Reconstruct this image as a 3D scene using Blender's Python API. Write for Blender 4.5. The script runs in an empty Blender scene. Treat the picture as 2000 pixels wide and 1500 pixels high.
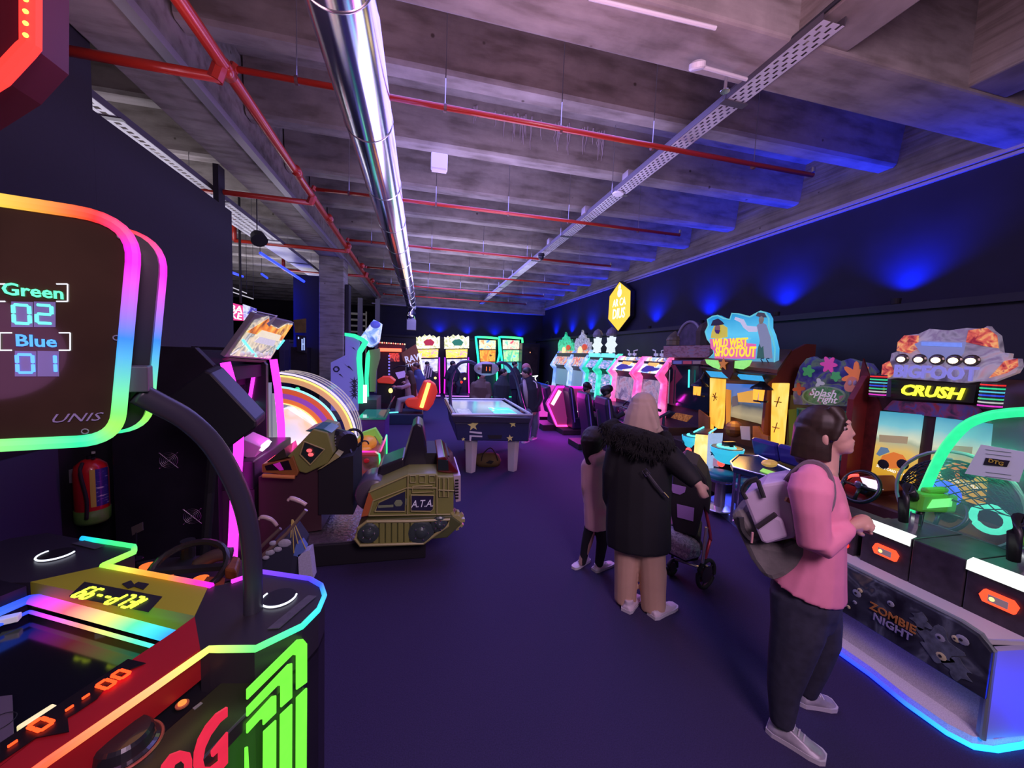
import bpy, bmesh, math, random
from mathutils import Vector, Matrix, Euler
from math import sin, cos, pi, radians as R
random.seed(7)
sc = bpy.context.scene
# ------------------------------------------------------------------ camera
F = 742.0
CAMZ = 1.82
ax = Vector((0.97239071, -0.22998462, 0.03953972))     # image right in world
ay = Vector((0.02073126, -0.08363077, -0.99628114))    # image down in world
az = Vector((0.23243607, 0.96959423, -0.07655391))     # view direction
cd = bpy.data.cameras.new('camera'); cam = bpy.data.objects.new('camera', cd)
sc.collection.objects.link(cam); sc.camera = cam
cam.matrix_world = Matrix(((ax.x, -ay.x, -az.x, 0), (ax.y, -ay.y, -az.y, 0), (ax.z, -ay.z, -az.z, CAMZ), (0, 0, 0, 1)))
cd.sensor_width = 36.0; cd.lens = F/2000*36; cd.clip_start = .02; cd.clip_end = 100
C0 = Vector((0, 0, CAMZ))
# survey helpers: the point of a real plane seen at a pixel of the 2000x1500 frame
def ray(px, py): return ax*(px-1000)+ay*(py-750)+az*F
def oz(px, py, z): d = ray(px, py); return C0+d*((z-CAMZ)/d.z)
def ox(px, py, x): d = ray(px, py); return C0+d*(x/d.x)
def oy(px, py, y): d = ray(px, py); return C0+d*(y/d.y)
def op(px, py, P, n): d = ray(px, py); n = Vector(n); return C0+d*((Vector(P)-C0).dot(n)/d.dot(n))
def OZ(pts, z): return [oz(a, b, z) for a, b in pts]
def OX(pts, x): return [ox(a, b, x) for a, b in pts]
def OY(pts, y): return [oy(a, b, y) for a, b in pts]
# ------------------------------------------------------------------ world, exposure
sc.view_settings.view_transform = 'Standard'; sc.view_settings.look = 'None'
sc.view_settings.exposure = 0.0; sc.view_settings.gamma = 1.0
sc.view_settings.use_curve_mapping = False
w = bpy.data.worlds.new('world'); sc.world = w; w.use_nodes = True
w.node_tree.nodes['Background'].inputs[0].default_value = (.30, .20, .42, 1)
w.node_tree.nodes['Background'].inputs[1].default_value = .16
# ------------------------------------------------------------------ lamp function, and fill lamps added to light the hall
def lamp(kind, name, loc, col, power, size=.2, aim=None, spot=None, blend=.6, sy=None):
    d = bpy.data.lights.new(name, kind); o = bpy.data.objects.new(name, d); sc.collection.objects.link(o)
    o.location = loc; d.color = col; d.energy = power
    if kind == 'AREA':
        d.size = size
        if sy: d.shape = 'RECTANGLE'; d.size_y = sy
    else: d.shadow_soft_size = size
    if spot: d.spot_size = R(spot); d.spot_blend = blend
    if aim: o.rotation_euler = (Vector(aim)-Vector(loc)).to_track_quat('-Z', 'Y').to_euler()
    return o
# unseen soft lamps added for the machines' glow, above head height, aimed at the ceiling
for n, (loc, col, p, s) in enumerate([
        ((1.0, 1.2, 2.6), (1, .50, .72), 38, 1.6), ((1.0, 4.8, 2.7), (.64, .50, 1), 70, 2.2),
        ((1.2, 9.0, 2.9), (.68, .60, 1), 78, 2.6), ((1.2, 13.5, 2.9), (.64, .58, 1), 72, 2.6),
        ((-4.5, 6.5, 2.6), (.88, .80, .95), 70, 2.4), ((-4.5, 12, 2.6), (.85, .8, .95), 85, 2.6),
        ((-1.2, 2.2, 2.9), (1, .58, .82), 10, .8)]):
    lamp('AREA', 'ceiling_glow', loc, col, p, s, aim=(loc[0], loc[1]+.01, 9))
# added soft fill falling on floor and people
lamp('AREA', 'hall_fill', (.8, 6.5, 4.15), (.32, .27, 1), 215, 3.0, aim=(.8, 6.51, 0), sy=7)
lamp('AREA', 'hall_fill', (1.2, 12.0, 4.15), (.30, .28, 1), 330, 3.0, aim=(1.2, 12.01, 0), sy=6)
lamp('AREA', 'rear_fill', (1.1, -1.2, 3.4), (1, .66, .95), 95, 1.2, aim=(1.5, 2.4, .9))
# ------------------------------------------------------------------ materials
_m = {}
def nt(m): return m.node_tree.nodes, m.node_tree.links
def M(name, col=(.5, .5, .5), rough=.5, metal=0, emit=0, var=0, vscale=6, bump=0, ecol=None, alpha=1, trans=0, spec=.5, coat=0):
    key = name
    if key in _m: return _m[key]
    m = bpy.data.materials.new(name); m.use_nodes = True; N, L = nt(m); b = N['Principled BSDF']
    b.inputs['Base Color'].default_value = (*col, 1); b.inputs['Roughness'].default_value = rough
    b.inputs['Metallic'].default_value = metal; b.inputs['Specular IOR Level'].default_value = spec
    if coat: b.inputs['Coat Weight'].default_value = coat
    if emit:
        b.inputs['Emission Color'].default_value = (*(ecol or col), 1); b.inputs['Emission Strength'].default_value = emit
    if trans: b.inputs['Transmission Weight'].default_value = trans; b.inputs['IOR'].default_value = 1.1
    if alpha < 1: b.inputs['Alpha'].default_value = alpha
    tc = N.new('ShaderNodeTexCoord'); nz = N.new('ShaderNodeTexNoise'); nz.inputs['Scale'].default_value = vscale; nz.inputs['Detail'].default_value = 5
    L.new(tc.outputs['Object'], nz.inputs['Vector'])
    if var:
        mx = N.new('ShaderNodeMix'); mx.data_type = 'RGBA'; mx.blend_type = 'MULTIPLY'; mx.inputs[0].default_value = 1
        cr = N.new('ShaderNodeValToRGB'); cr.color_ramp.elements[0].position = .3; cr.color_ramp.elements[1].position = .7
        cr.color_ramp.elements[0].color = (1-var, 1-var, 1-var, 1); cr.color_ramp.elements[1].color = (1, 1, 1, 1)
        L.new(nz.outputs['Fac'], cr.inputs[0]); mx.inputs[6].default_value = (*col, 1); L.new(cr.outputs[0], mx.inputs[7]); L.new(mx.outputs[2], b.inputs['Base Color'])
    if bump:
        bp = N.new('ShaderNodeBump'); bp.inputs['Strength'].default_value = bump; bp.inputs['Distance'].default_value = .01
        L.new(nz.outputs['Fac'], bp.inputs['Height']); L.new(bp.outputs[0], b.inputs['Normal'])
    _m[key] = m; return m
def E(name, col=None, s=1, body=.02):      # something that gives off light
    if name in _m: return _m[name]
    m = bpy.data.materials.new(name); m.use_nodes = True; N, L = nt(m); b = N['Principled BSDF']
    b.inputs['Base Color'].default_value = (col[0]*body, col[1]*body, col[2]*body, 1); b.inputs['Roughness'].default_value = .4
    b.inputs['Emission Color'].default_value = (*col, 1); b.inputs['Emission Strength'].default_value = s
    nz = N.new('ShaderNodeTexNoise'); nz.inputs['Scale'].default_value = 30
    mr = N.new('ShaderNodeMapRange'); mr.inputs[3].default_value = s*.85; mr.inputs[4].default_value = s*1.1
    tc = N.new('ShaderNodeTexCoord'); L.new(tc.outputs['Object'], nz.inputs['Vector']); L.new(nz.outputs['Fac'], mr.inputs[0]); L.new(mr.outputs[0], b.inputs['Emission Strength'])
    _m[name] = m; return m
def ramp(N, stops, const=False):
    cr = N.new('ShaderNodeValToRGB'); e = cr.color_ramp.elements
    if const: cr.color_ramp.interpolation = 'CONSTANT'
    while len(e) < len(stops): e.new(.5)
    for el, (p, c) in zip(e, stops): el.position = p; el.color = (*c, 1)
    return cr
def ART(name, stops, scale=8, s=1.0, kind='noise', emis=True, stretch=(1, 1, 1), rough=.3, detail=3, const=False):   # printed or shown artwork
    if name in _m: return _m[name]
    m = bpy.data.materials.new(name); m.use_nodes = True; N, L = nt(m); b = N['Principled BSDF']
    tc = N.new('ShaderNodeTexCoord'); mp = N.new('ShaderNodeMapping'); mp.inputs['Scale'].default_value = stretch
    L.new(tc.outputs['Object'], mp.inputs[0])
    if kind == 'noise': t = N.new('ShaderNodeTexNoise'); t.inputs['Detail'].default_value = detail; t.inputs['Distortion'].default_value = .8
    elif kind == 'voro': t = N.new('ShaderNodeTexVoronoi'); t.feature = 'F1'
    else: t = N.new('ShaderNodeTexWave'); t.inputs['Distortion'].default_value = 3
    t.inputs['Scale'].default_value = scale; L.new(mp.outputs[0], t.inputs['Vector'])
    cr = ramp(N, stops, const); L.new(t.outputs['Color' if kind != 'voro' else 'Distance'] if kind == 'wave' else (t.outputs['Fac'] if kind == 'noise' else t.outputs['Distance']), cr.inputs[0])
    L.new(cr.outputs[0], b.inputs['Base Color']); b.inputs['Roughness'].default_value = rough
    if emis: L.new(cr.outputs[0], b.inputs['Emission Color']); b.inputs['Emission Strength'].default_value = s
    _m[name] = m; return m
def LED(name='rgb_led', s=3.0):     # strip whose diodes each have their own colour, stored along its length
    if name in _m: return _m[name]
    m = bpy.data.materials.new(name); m.use_nodes = True; N, L = nt(m); b = N['Principled BSDF']
    a = N.new('ShaderNodeVertexColor'); a.layer_name = 'led'
    b.inputs['Base Color'].default_value = (.05, .05, .05, 1); L.new(a.outputs[0], b.inputs['Emission Color']); b.inputs['Emission Strength'].default_value = s
    _m[name] = m; return m
def concrete(name, base, lines=0, dirn=(1, 1, 1)):
    if name in _m: return _m[name]
    m = bpy.data.materials.new(name); m.use_nodes = True; N, L = nt(m); b = N['Principled BSDF']
    tc = N.new('ShaderNodeTexCoord'); b.inputs['Roughness'].default_value = .85; b.inputs['Specular IOR Level'].default_value = .2
    mp = N.new('ShaderNodeMapping'); mp.inputs['Scale'].default_value = dirn; L.new(tc.outputs['Object'], mp.inputs[0])
    n1 = N.new('ShaderNodeTexNoise'); n1.inputs['Scale'].default_value = 1.3; n1.inputs['Detail'].default_value = 8; n1.inputs['Roughness'].default_value = .65; L.new(tc.outputs['Object'], n1.inputs['Vector'])
    n2 = N.new('ShaderNodeTexNoise'); n2.inputs['Scale'].default_value = 9; n2.inputs['Detail'].default_value = 6; L.new(mp.outputs[0], n2.inputs['Vector'])
    c1 = ramp(N, [(.3, tuple(x*.62 for x in base)), (.55, base), (.8, tuple(min(1, x*1.25) for x in base))]); L.new(n1.outputs['Fac'], c1.inputs[0])
    c2 = ramp(N, [(.32, (.62, .6, .58)), (.5, (.95, .95, .95)), (.7, (1.1, 1.1, 1.1))]); L.new(n2.outputs['Fac'], c2.inputs[0])
    v = N.new('ShaderNodeTexVoronoi'); v.inputs['Scale'].default_value = 2.6; L.new(tc.outputs['Object'], v.inputs['Vector'])
    c3 = ramp(N, [(.035, (.35, .33, .3)), (.06, (1, 1, 1))]); L.new(v.outputs['Distance'], c3.inputs[0])
    a = N.new('ShaderNodeMix'); a.data_type = 'RGBA'; a.blend_type = 'MULTIPLY'; a.inputs[0].default_value = 1; L.new(c1.outputs[0], a.inputs[6]); L.new(c2.outputs[0], a.inputs[7])
    d = N.new('ShaderNodeMix'); d.data_type = 'RGBA'; d.blend_type = 'MULTIPLY'; d.inputs[0].default_value = 1; L.new(a.outputs[2], d.inputs[6]); L.new(c3.outputs[0], d.inputs[7])
    L.new(d.outputs[2], b.inputs['Base Color'])
    bp = N.new('ShaderNodeBump'); bp.inputs['Strength'].default_value = .4; bp.inputs['Distance'].default_value = .02; L.new(n2.outputs['Fac'], bp.inputs['Height']); L.new(bp.outputs[0], b.inputs['Normal'])
    _m[name] = m; return m
BLK = M('black_laminate', (.018, .015, .024), .35, var=.3); MAT = M('black_matte', (.01, .009, .013), .7)
DRK = M('dark_grey_plastic', (.035, .032, .045), .45, var=.2); CHR = M('chrome', (.8, .8, .85), .15, 1); STL = M('brushed_steel', (.55, .55, .6), .3, 1, var=.2, vscale=20)
WHT = M('white_plastic', (.75, .75, .78), .4); GRY = M('grey_plastic', (.25, .25, .28), .5); RUB = M('rubber', (.02, .02, .022), .8)
RED = M('red_plastic', (.65, .02, .015), .3); SKIN = M('skin', (.55, .33, .26), .55, var=.08, vscale=12); GLS = M('clear_acrylic', (.8, .9, .95), .03, alpha=.10)
SCRN = M('dark_screen', (.008, .012, .016), .12)
# ------------------------------------------------------------------ objects
def tagit(o, label=None, cat=None, group=None, kind=None):
    if label: o['label'] = label
    if cat: o['category'] = cat
    if group: o['group'] = group
    if kind: o['kind'] = kind
    return o
def thing(name, label, cat, loc=(0, 0, 0), group=None, rz=0):
    o = bpy.data.objects.new(name, None); sc.collection.objects.link(o); o.empty_display_size = .1
    o.location = loc; o.rotation_euler = (0, 0, rz); return tagit(o, label, cat, group)
class G:
    def __init__(s): s.bm = bmesh.new(); s.T = Matrix.Identity(4); s.col = None
    def v(s, p): return s.bm.verts.new(s.T @ Vector(p))
    def f(s, vs, m=0):
        try: fc = s.bm.faces.new(vs); fc.material_index = m; return fc
        except ValueError: return None
    def box(s, c, d, m=0, rot=None, taper=1.0):
        c = Vector(c); d = Vector(d)/2; Q = Matrix.Identity(3) if rot is None else Euler(rot).to_matrix()
        v = []
        for z in (-1, 1):
            t = taper if z > 0 else 1
            for x, y in ((-1, -1), (1, -1), (1, 1), (-1, 1)): v.append(s.v(c+Q @ Vector((x*d.x*t, y*d.y*t, z*d.z))))
        for q in ((3, 2, 1, 0), (4, 5, 6, 7), (0, 1, 5, 4), (1, 2, 6, 5), (2, 3, 7, 6), (3, 0, 4, 7)): s.f([v[i] for i in q], m)
        return s
    def bb(s, x0, x1, y0, y1, z0, z1, m=0): return s.box(((x0+x1)/2, (y0+y1)/2, (z0+z1)/2), (abs(x1-x0), abs(y1-y0), abs(z1-z0)), m)
    def prism(s, pts, off, m=0, m2=None):
        off = Vector(off); a = [s.v(p) for p in pts]; b = [s.v(Vector(p)+off) for p in pts]
        s.f(a, m); s.f(b[::-1], m if m2 is None else m2); n = len(a)
        for i in range(n): s.f([a[i], b[i], b[(i+1) % n], a[(i+1) % n]][::-1], m if m2 is None else m2)
        return s
    def prof(s, pts, x0, x1, m=0):      # (y,z) profile extruded along x
        return s.prism([(x0, y, z) for y, z in pts], (x1-x0, 0, 0), m)
    def quad(s, pts, m=0): s.f([s.v(p) for p in pts], m); return s
    def ring(s, c, t, r, n, up=None, r2=None):
        t = Vector(t).normalized(); u = Vector(up) if up else (Vector((0, 0, 1)) if abs(t.z) < .9 else Vector((1, 0, 0)))
        a = t.cross(u).normalized(); b = a.cross(t).normalized(); r2 = r if r2 is None else r2
        return [s.v(Vector(c)+a*(r*cos(2*pi*k/n))+b*(r2*sin(2*pi*k/n))) for k in range(n)]
    def skin(s, rings, m=0, cap=True, closed=False):
        n = len(rings[0]); L = list(zip(rings, rings[1:]))+([(rings[-1], rings[0])] if closed else [])
        for p, q in L:
            for k in range(n): s.f([p[k], p[(k+1) % n], q[(k+1) % n], q[k]], m)
        if cap and not closed: s.f(rings[0][::-1], m); s.f(rings[-1], m)
        return s
    def tube(s, pts, r, n=8, m=0, closed=False, up=None, r2=None):
        pts = [Vector(p) for p in pts]; k = len(pts); rs = []
        for i, p in enumerate(pts):
            a = pts[(i-1) % k] if (closed or i > 0) else p; b = pts[(i+1) % k] if (closed or i < k-1) else p
            ri = r[i] if isinstance(r, (list, tuple)) else r
            rs.append(s.ring(p, b-a, ri, n, up, (r2[i] if isinstance(r2, (list, tuple)) else r2) if r2 else None))
        return s.skin(rs, m, closed=closed)
    def lathe(s, c, prof, n=20, m=0, axis=(0, 0, 1)):
        ax_ = Vector(axis).normalized(); c = Vector(c); rs = [s.ring(c+ax_*z, ax_, max(r, .0005), n) for r, z in prof]
        return s.skin(rs, m)
    def cyl(s, c, r, h, n=20, m=0, axis=(0, 0, 1)): return s.lathe(c, [(r, 0), (r, h)], n, m, axis)
    def ell(s, c, r, m=0, n=14, k=8, rot=None):
        c = Vector(c); Q = Matrix.Identity(3) if rot is None else Euler(rot).to_matrix(); rs = []
        if not isinstance(r, (tuple, list)): r = (r, r, r)
        for i in range(1, k):
            t = -pi/2+pi*i/k; rs.append([s.v(c+Q @ Vector((r[0]*cos(t)*cos(2*pi*j/n), r[1]*cos(t)*sin(2*pi*j/n), r[2]*sin(t)))) for j in range(n)])
        s.skin(rs, m, cap=False); a = s.v(c+Q @ Vector((0, 0, -r[2]))); b = s.v(c+Q @ Vector((0, 0, r[2])))
        for j in range(n): s.f([a, rs[0][(j+1) % n], rs[0][j]], m); s.f([b, rs[-1][j], rs[-1][(j+1) % n]], m)
        return s
    def loft(s, rings, n=16, m=0, sup=2.0):     # rings: (centre, rx, ry[, yaw])  stacked horizontally, superellipse
        rs = []
        for q in rings:
            c, rx, ry = Vector(q[0]), q[1], q[2]; yw = q[3] if len(q) > 3 else 0; tl = Vector(q[4]) if len(q) > 4 else None
            row = []
            for j in range(n):
                t = 2*pi*j/n; x = abs(cos(t))**(2/sup)*(1 if cos(t) > 0 else -1)*rx; y = abs(sin(t))**(2/sup)*(1 if sin(t) > 0 else -1)*ry
                p = Vector((x*cos(yw)-y*sin(yw), x*sin(yw)+y*cos(yw), 0))
                if tl: p.z = p.x*tl.x+p.y*tl.y
                row.append(s.v(c+p))
            rs.append(row)
        return s.skin(rs, m)
    def strip(s, pts, cols, wd, th, closed=False, up=(0, 0, 1), sub=6):   # LED tube along a path, colour stops over its length
        P = [Vector(p) for p in pts]
        if closed: P.append(P[0])
        Q = []; 
        for a, b in zip(P, P[1:]):
            for k in range(sub): Q.append(a.lerp(b, k/sub))
        Q.append(P[-1]); ln = [0]
        for a, b in zip(Q, Q[1:]): ln.append(ln[-1]+(b-a).length)
        bypt = len(cols) == len(P)-(1 if closed else 0) and sub > 0 and not getattr(s, 'uni', 0)
        if bypt and closed: cols = list(cols)+[cols[0]]
        lay = s.bm.verts.layers.float_color.get('led') or s.bm.verts.layers.float_color.new('led'); rs = []
        for i, p in enumerate(Q):
            t = Q[min(i+1, len(Q)-1)]-Q[max(i-1, 0)]; r_ = s.ring(p, t, wd/2, 8, up, th/2); u = (i/sub if bypt else ln[i]/ln[-1]*(len(cols)-1)); k = min(int(u), len(cols)-2); fr = u-k
            c = [cols[k][j]*(1-fr)+cols[k+1][j]*fr for j in range(3)]
            for v_ in r_: v_[lay] = (*c, 1)
            rs.append(r_)
        return s.skin(rs, 0)
    def mesh(s, name, mats):
        me = bpy.data.meshes.new(name)
        bmesh.ops.recalc_face_normals(s.bm, faces=s.bm.faces[:]); s.bm.to_mesh(me); s.bm.free()
        for m_ in (mats if isinstance(mats, (list, tuple)) else [mats]): me.materials.append(m_)
        return me
def rootof(o):
    while o.parent: o = o.parent
    return o
def part(name, g, mats, parent=None, bevel=0, smooth=False, sub=0, label=None, remesh=0, sm=0, world=True):
    me = g.mesh(name, mats); o = bpy.data.objects.new(name, me); sc.collection.objects.link(o)
    if parent:
        o.parent = parent; rt = rootof(parent)
        if world and rt.type == 'EMPTY': me.transform(Matrix.Translation(rt.location*-1) if rt.rotation_euler.z == 0 else (Matrix.Translation(rt.location) @ rt.rotation_euler.to_matrix().to_4x4()).inverted())
    if remesh:
        md = o.modifiers.new('r', 'REMESH'); md.mode = 'VOXEL'; md.voxel_size = remesh; md.use_smooth_shade = True
        if sm: q = o.modifiers.new('s', 'SMOOTH'); q.factor = .5; q.iterations = sm
    if bevel:
        md = o.modifiers.new('b', 'BEVEL'); md.width = bevel; md.segments = 2; md.limit_method = 'ANGLE'; md.angle_limit = R(40)
    if sub: md = o.modifiers.new('u', 'SUBSURF'); md.levels = sub; md.render_levels = sub
    if smooth:
        for p in me.polygons: p.use_smooth = True
    if label: o['label'] = label
    return o
def solo(name, g, mats, label, cat, group=None, kind=None, loc=None, **k):
    o = part(name, g, mats, **k)
    if loc is not None: o.data.transform(Matrix.Translation(Vector(loc)*-1)); o.location = loc
    return tagit(o, label, cat, group, kind)
def struct(name, g, mats, parent=None, **k):
    o = part(name, g, mats, parent, **k)
    if not parent: o['kind'] = 'structure'
    return o
def text(name, s_, P, rt, up, h, mat, parent, depth=.003, align='CENTER', off=0, squash=1.0, label=None, spacing=1.0, shear=0):
    cu = bpy.data.curves.new(name, 'FONT'); cu.body = s_; cu.align_x = align; cu.align_y = 'CENTER'; cu.size = 1; cu.offset = off; cu.extrude = .5; cu.space_character = spacing; cu.shear = shear; cu.resolution_u = 2
    tmp = bpy.data.objects.new(name, cu); sc.collection.objects.link(tmp); dg = bpy.context.evaluated_depsgraph_get()
    me = bpy.data.meshes.new_from_object(tmp.evaluated_get(dg)); bpy.data.objects.remove(tmp); bpy.data.curves.remove(cu)
    rt = Vector(rt).normalized(); up = Vector(up); up = (up-rt*up.dot(rt)).normalized(); n = rt.cross(up)
    P = Vector(P); me.transform(Matrix(((rt.x*h*squash, up.x*h, n.x*depth, P.x), (rt.y*h*squash, up.y*h, n.y*depth, P.y), (rt.z*h*squash, up.z*h, n.z*depth, P.z), (0, 0, 0, 1))))
    me.materials.clear(); me.materials.append(mat); o = bpy.data.objects.new(name, me); sc.collection.objects.link(o)
    if parent:
        o.parent = parent; r0 = rootof(parent)
        if r0.type == 'EMPTY': me.transform((Matrix.Translation(r0.location) @ r0.rotation_euler.to_matrix().to_4x4()).inverted())
    if label: o['label'] = label
    return o
def copytree(o, parent=None, root=True):
    c = o.copy(); sc.collection.objects.link(c)
    if parent: c.parent = parent
    for ch in list(o.children): copytree(ch, c, False)
    return c
def arc(c, r, a0, a1, n, u=(1, 0, 0), v=(0, 0, 1), r2=None):
    c, u, v = Vector(c), Vector(u), Vector(v); r2 = r if r2 is None else r2
    return [c+u*(r*cos(a0+(a1-a0)*k/n))+v*(r2*sin(a0+(a1-a0)*k/n)) for k in range(n+1)]
def smoothpath(pts, k=4):
    P = [Vector(p) for p in pts]; out = []
    for i in range(len(P)-1):
        p0, p1, p2, p3 = P[max(i-1, 0)], P[i], P[i+1], P[min(i+2, len(P)-1)]
        for j in range(k):
            t = j/k; out.append(.5*((2*p1)+(p2-p0)*t+(2*p0-5*p1+4*p2-p3)*t*t+(3*p1-p0-3*p2+p3)*t**3))
    out.append(P[-1]); return out
def star(c, r, u, v, n=5, k=.42):
    c, u, v = Vector(c), Vector(u), Vector(v); return [c+u*((r if i % 2 == 0 else r*k)*sin(pi*i/n))+v*((r if i % 2 == 0 else r*k)*cos(pi*i/n)) for i in range(2*n)]
MAG = E('magenta_led', (1, .03, .85), 2.6); GRN = E('green_led', (.02, 1, .35), 1.9); BLU = E('blue_led', (.02, .05, 1), 4); WLT = E('white_led', (1, .97, 1), 3)
REDL = E('red_led', (1, .02, .01), 3); CYN = E('cyan_led', (.1, .85, 1), 2); YEL = E('yellow_led', (1, .85, .2), 2.2); ORG = E('orange_led', (1, .35, .05), 2.2)
# ------------------------------------------------------------------ the hall
CON = concrete('ceiling_concrete', (.36, .33, .31), dirn=(.25, 1, 1)); COG = concrete('board_marked_concrete', (.33, .30, .275), dirn=(.3, .12, 2.2))
WALLM = M('dark_painted_wall', (.018, .016, .045), .8, var=.25, vscale=3); BWALL = M('black_painted_wall', (.017, .014, .026), .75, var=.15, vscale=30, bump=.1)
XR, YB, ZB, ZS, ZG = 5.6, 17.6, 4.29, 4.85, 4.03
fl = M('carpet', (.046, .036, .100), .95, var=.3, vscale=160, bump=.3, spec=.15)
g = G(); g.bb(-10, XR+.2, -5, 26, -.1, 0); struct('floor', g, fl)
g = G(); g.bb(-10, XR+.2, -5, 26, ZS, ZS+.15); CEIL = struct('ceiling', g, CON)
def rib(y, x0, x1, bw=.22, sl=.05):
    g = G(); g.prof([(y-sl, ZS), (y, ZB+.03), (y+.03, ZB), (y+bw-.03, ZB), (y+bw, ZB+.03), (y+bw+sl, ZS)], x0, x1); return g
ys = [3.63+1.232*k for k in range(12)]+[1.05, -.2]
for y in ys: part('ceiling_rib', rib(y, -1.9, XR), CON, CEIL)
for y in ys+[18.4, 19.6, 20.9, 22.1, 23.3]: part('ceiling_rib', rib(y, -10, -2.45), CON, CEIL)
g = G(); g.bb(-1.95, XR, 2.26, 2.72, ZG, ZS); part('cross_girder', g, CON, CEIL, bevel=.02)
g = G(); g.bb(-2.48, -1.92, -5, 26, ZG, ZS); part('main_girder', g, CON, CEIL, bevel=.015)
g = G(); g.bb(-1.99, -1.90, -5, 26, ZG-.035, ZG+.03); part('girder_ledge', g, M('galvanised_profile', (.5, .48, .52), .4, .6), CEIL)
for x in (2.45, 4.12): g = G(); g.bb(x, x+.44, -5, 2.3, ZG+.02, ZS); part('long_beam', g, COG, CEIL, bevel=.015)
g = G(); g.bb(XR-.02, XR+.2, 2.7, YB, ZG, ZS); part('edge_girder', g, COG, CEIL)
g = G(); g.bb(-1.9, XR, YB-.35, YB, 3.74, ZS); part('end_girder', g, CON, CEIL)
g = G(); g.bb(XR, XR+.2, -5, YB+.2, 0, ZG+.02); struct('wall_right', g, WALLM)
g = G(); g.bb(-1.95, XR+.2, YB, YB+.2, 0, ZS); struct('wall_back', g, WALLM)
g = G(); g.bb(-10.2, -10, -5, 26, 0, ZS); struct('wall_left', g, BWALL)
g = G(); g.bb(-10, XR, 26, 26.2, 0, ZS); struct('wall_far', g, M('far_wall', (.10, .09, .11), .8))
g = G(); g.bb(XR-.05, XR, 2.0, YB, ZG-.03, ZG+.015); g.bb(XR-.03, XR, 2.0, YB, ZG-.075, ZG-.045); struct('trim_1', g, M('painted_metal_trim', (.55, .5, .62), .4, .3))
g = G(); g.bb(-2.1, XR-.1, YB-.40, YB-.36, 3.74, 3.78); struct('trim_2', g, M('painted_metal_trim'))
# boxed ledge that the wall lights stand on
g = G(); g.bb(XR-.42, XR, -2, YB, 2.48, 2.56); g.bb(XR-.36, XR, -2, YB, 0, 2.48); struct('trim_3', g, M('black_cladding', (.016, .014, .026), .6, var=.4, vscale=2))
g = G(); g.bb(-1.9, XR-.42, YB-.45, YB, 2.40, 2.48); g.bb(-1.9, XR-.42, YB-.38, YB, 0, 2.40); struct('trim_4', g, M('black_cladding'))
# black partition on the left: a full-height piece, then a lower one ending beyond the dark cabinet
g = G(); g.bb(-2.65, -2.5, -3, 3.75, 0, ZS); struct('wall_partition', g, BWALL)
g = G(); g.bb(-2.65, -2.5, 3.751, 5.95, 0, 3.57); struct('wall_partition', g, BWALL)
g = G(); g.bb(-2.56, -2.5, 5.62, 5.78, 3.57, 4.03); struct('trim_5', g, BWALL)
# wall washers
BL = (.0, .02, 1)
def washer(loc, aim, grp, lab, p=26):
    o = thing('wall_uplight', lab, 'uplight', loc, grp); x, y, z = loc
    g = G(); g.lathe((x, y, z), [(.05, 0), (.05, .012), (.02, .014), (.02, .03), (.045, .035), (.05, .10), (.044, .10), (.04, .07)], 16); part('housing', g, MAT, o)
    g = G(); g.cyl((x, y, z+.08), .036, .004, 14); part('lens', g, BLU, o)
    lamp('SPOT', 'uplight_beam', (x, y, z+.11), BL, p, .03, aim=aim, spot=128, blend=1)
for y in (3.39, 4.95, 6.6, 8.4, 10.5, 12.1, 13.8, 15.6):
    washer((XR-.17, y, 2.56), (XR-.28, y, 5), 'uplights along the right wall ledge', 'small black uplight on the ledge washing the right wall blue', 210)
for x in (.75, 2.0, 3.3, 4.5):
    washer((x, YB-.17, 2.48), (x, YB-.28, 5), 'uplights along the back wall ledge', 'small black uplight on the ledge washing the back wall blue', 130)
# concrete column with a blue lit black pier beside it
g = G(); g.bb(-2.46, -1.9, 10.2, 10.75, 0, ZG); solo('concrete_column', g, COG, 'square grey concrete column carrying the ceiling girder on the left', 'column', loc=(-2.2, 10.4, 0), bevel=.02)
g = G(); g.bb(-3.05, -2.48, 10.3, 10.6, 0, 3.55); g.bb(-1.88, -1.8, 10.3, 10.6, 0, 3.4); solo('black_pier', g, BWALL, 'black pier standing against the concrete column, edged in blue light', 'pier', loc=(-2.7, 10.4, 0))
lamp('AREA', 'blue_edge_light', (-3.3, 10.1, 1.8), BL, 30, .15, aim=(-2.9, 10.4, 1.8), sy=3)
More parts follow.
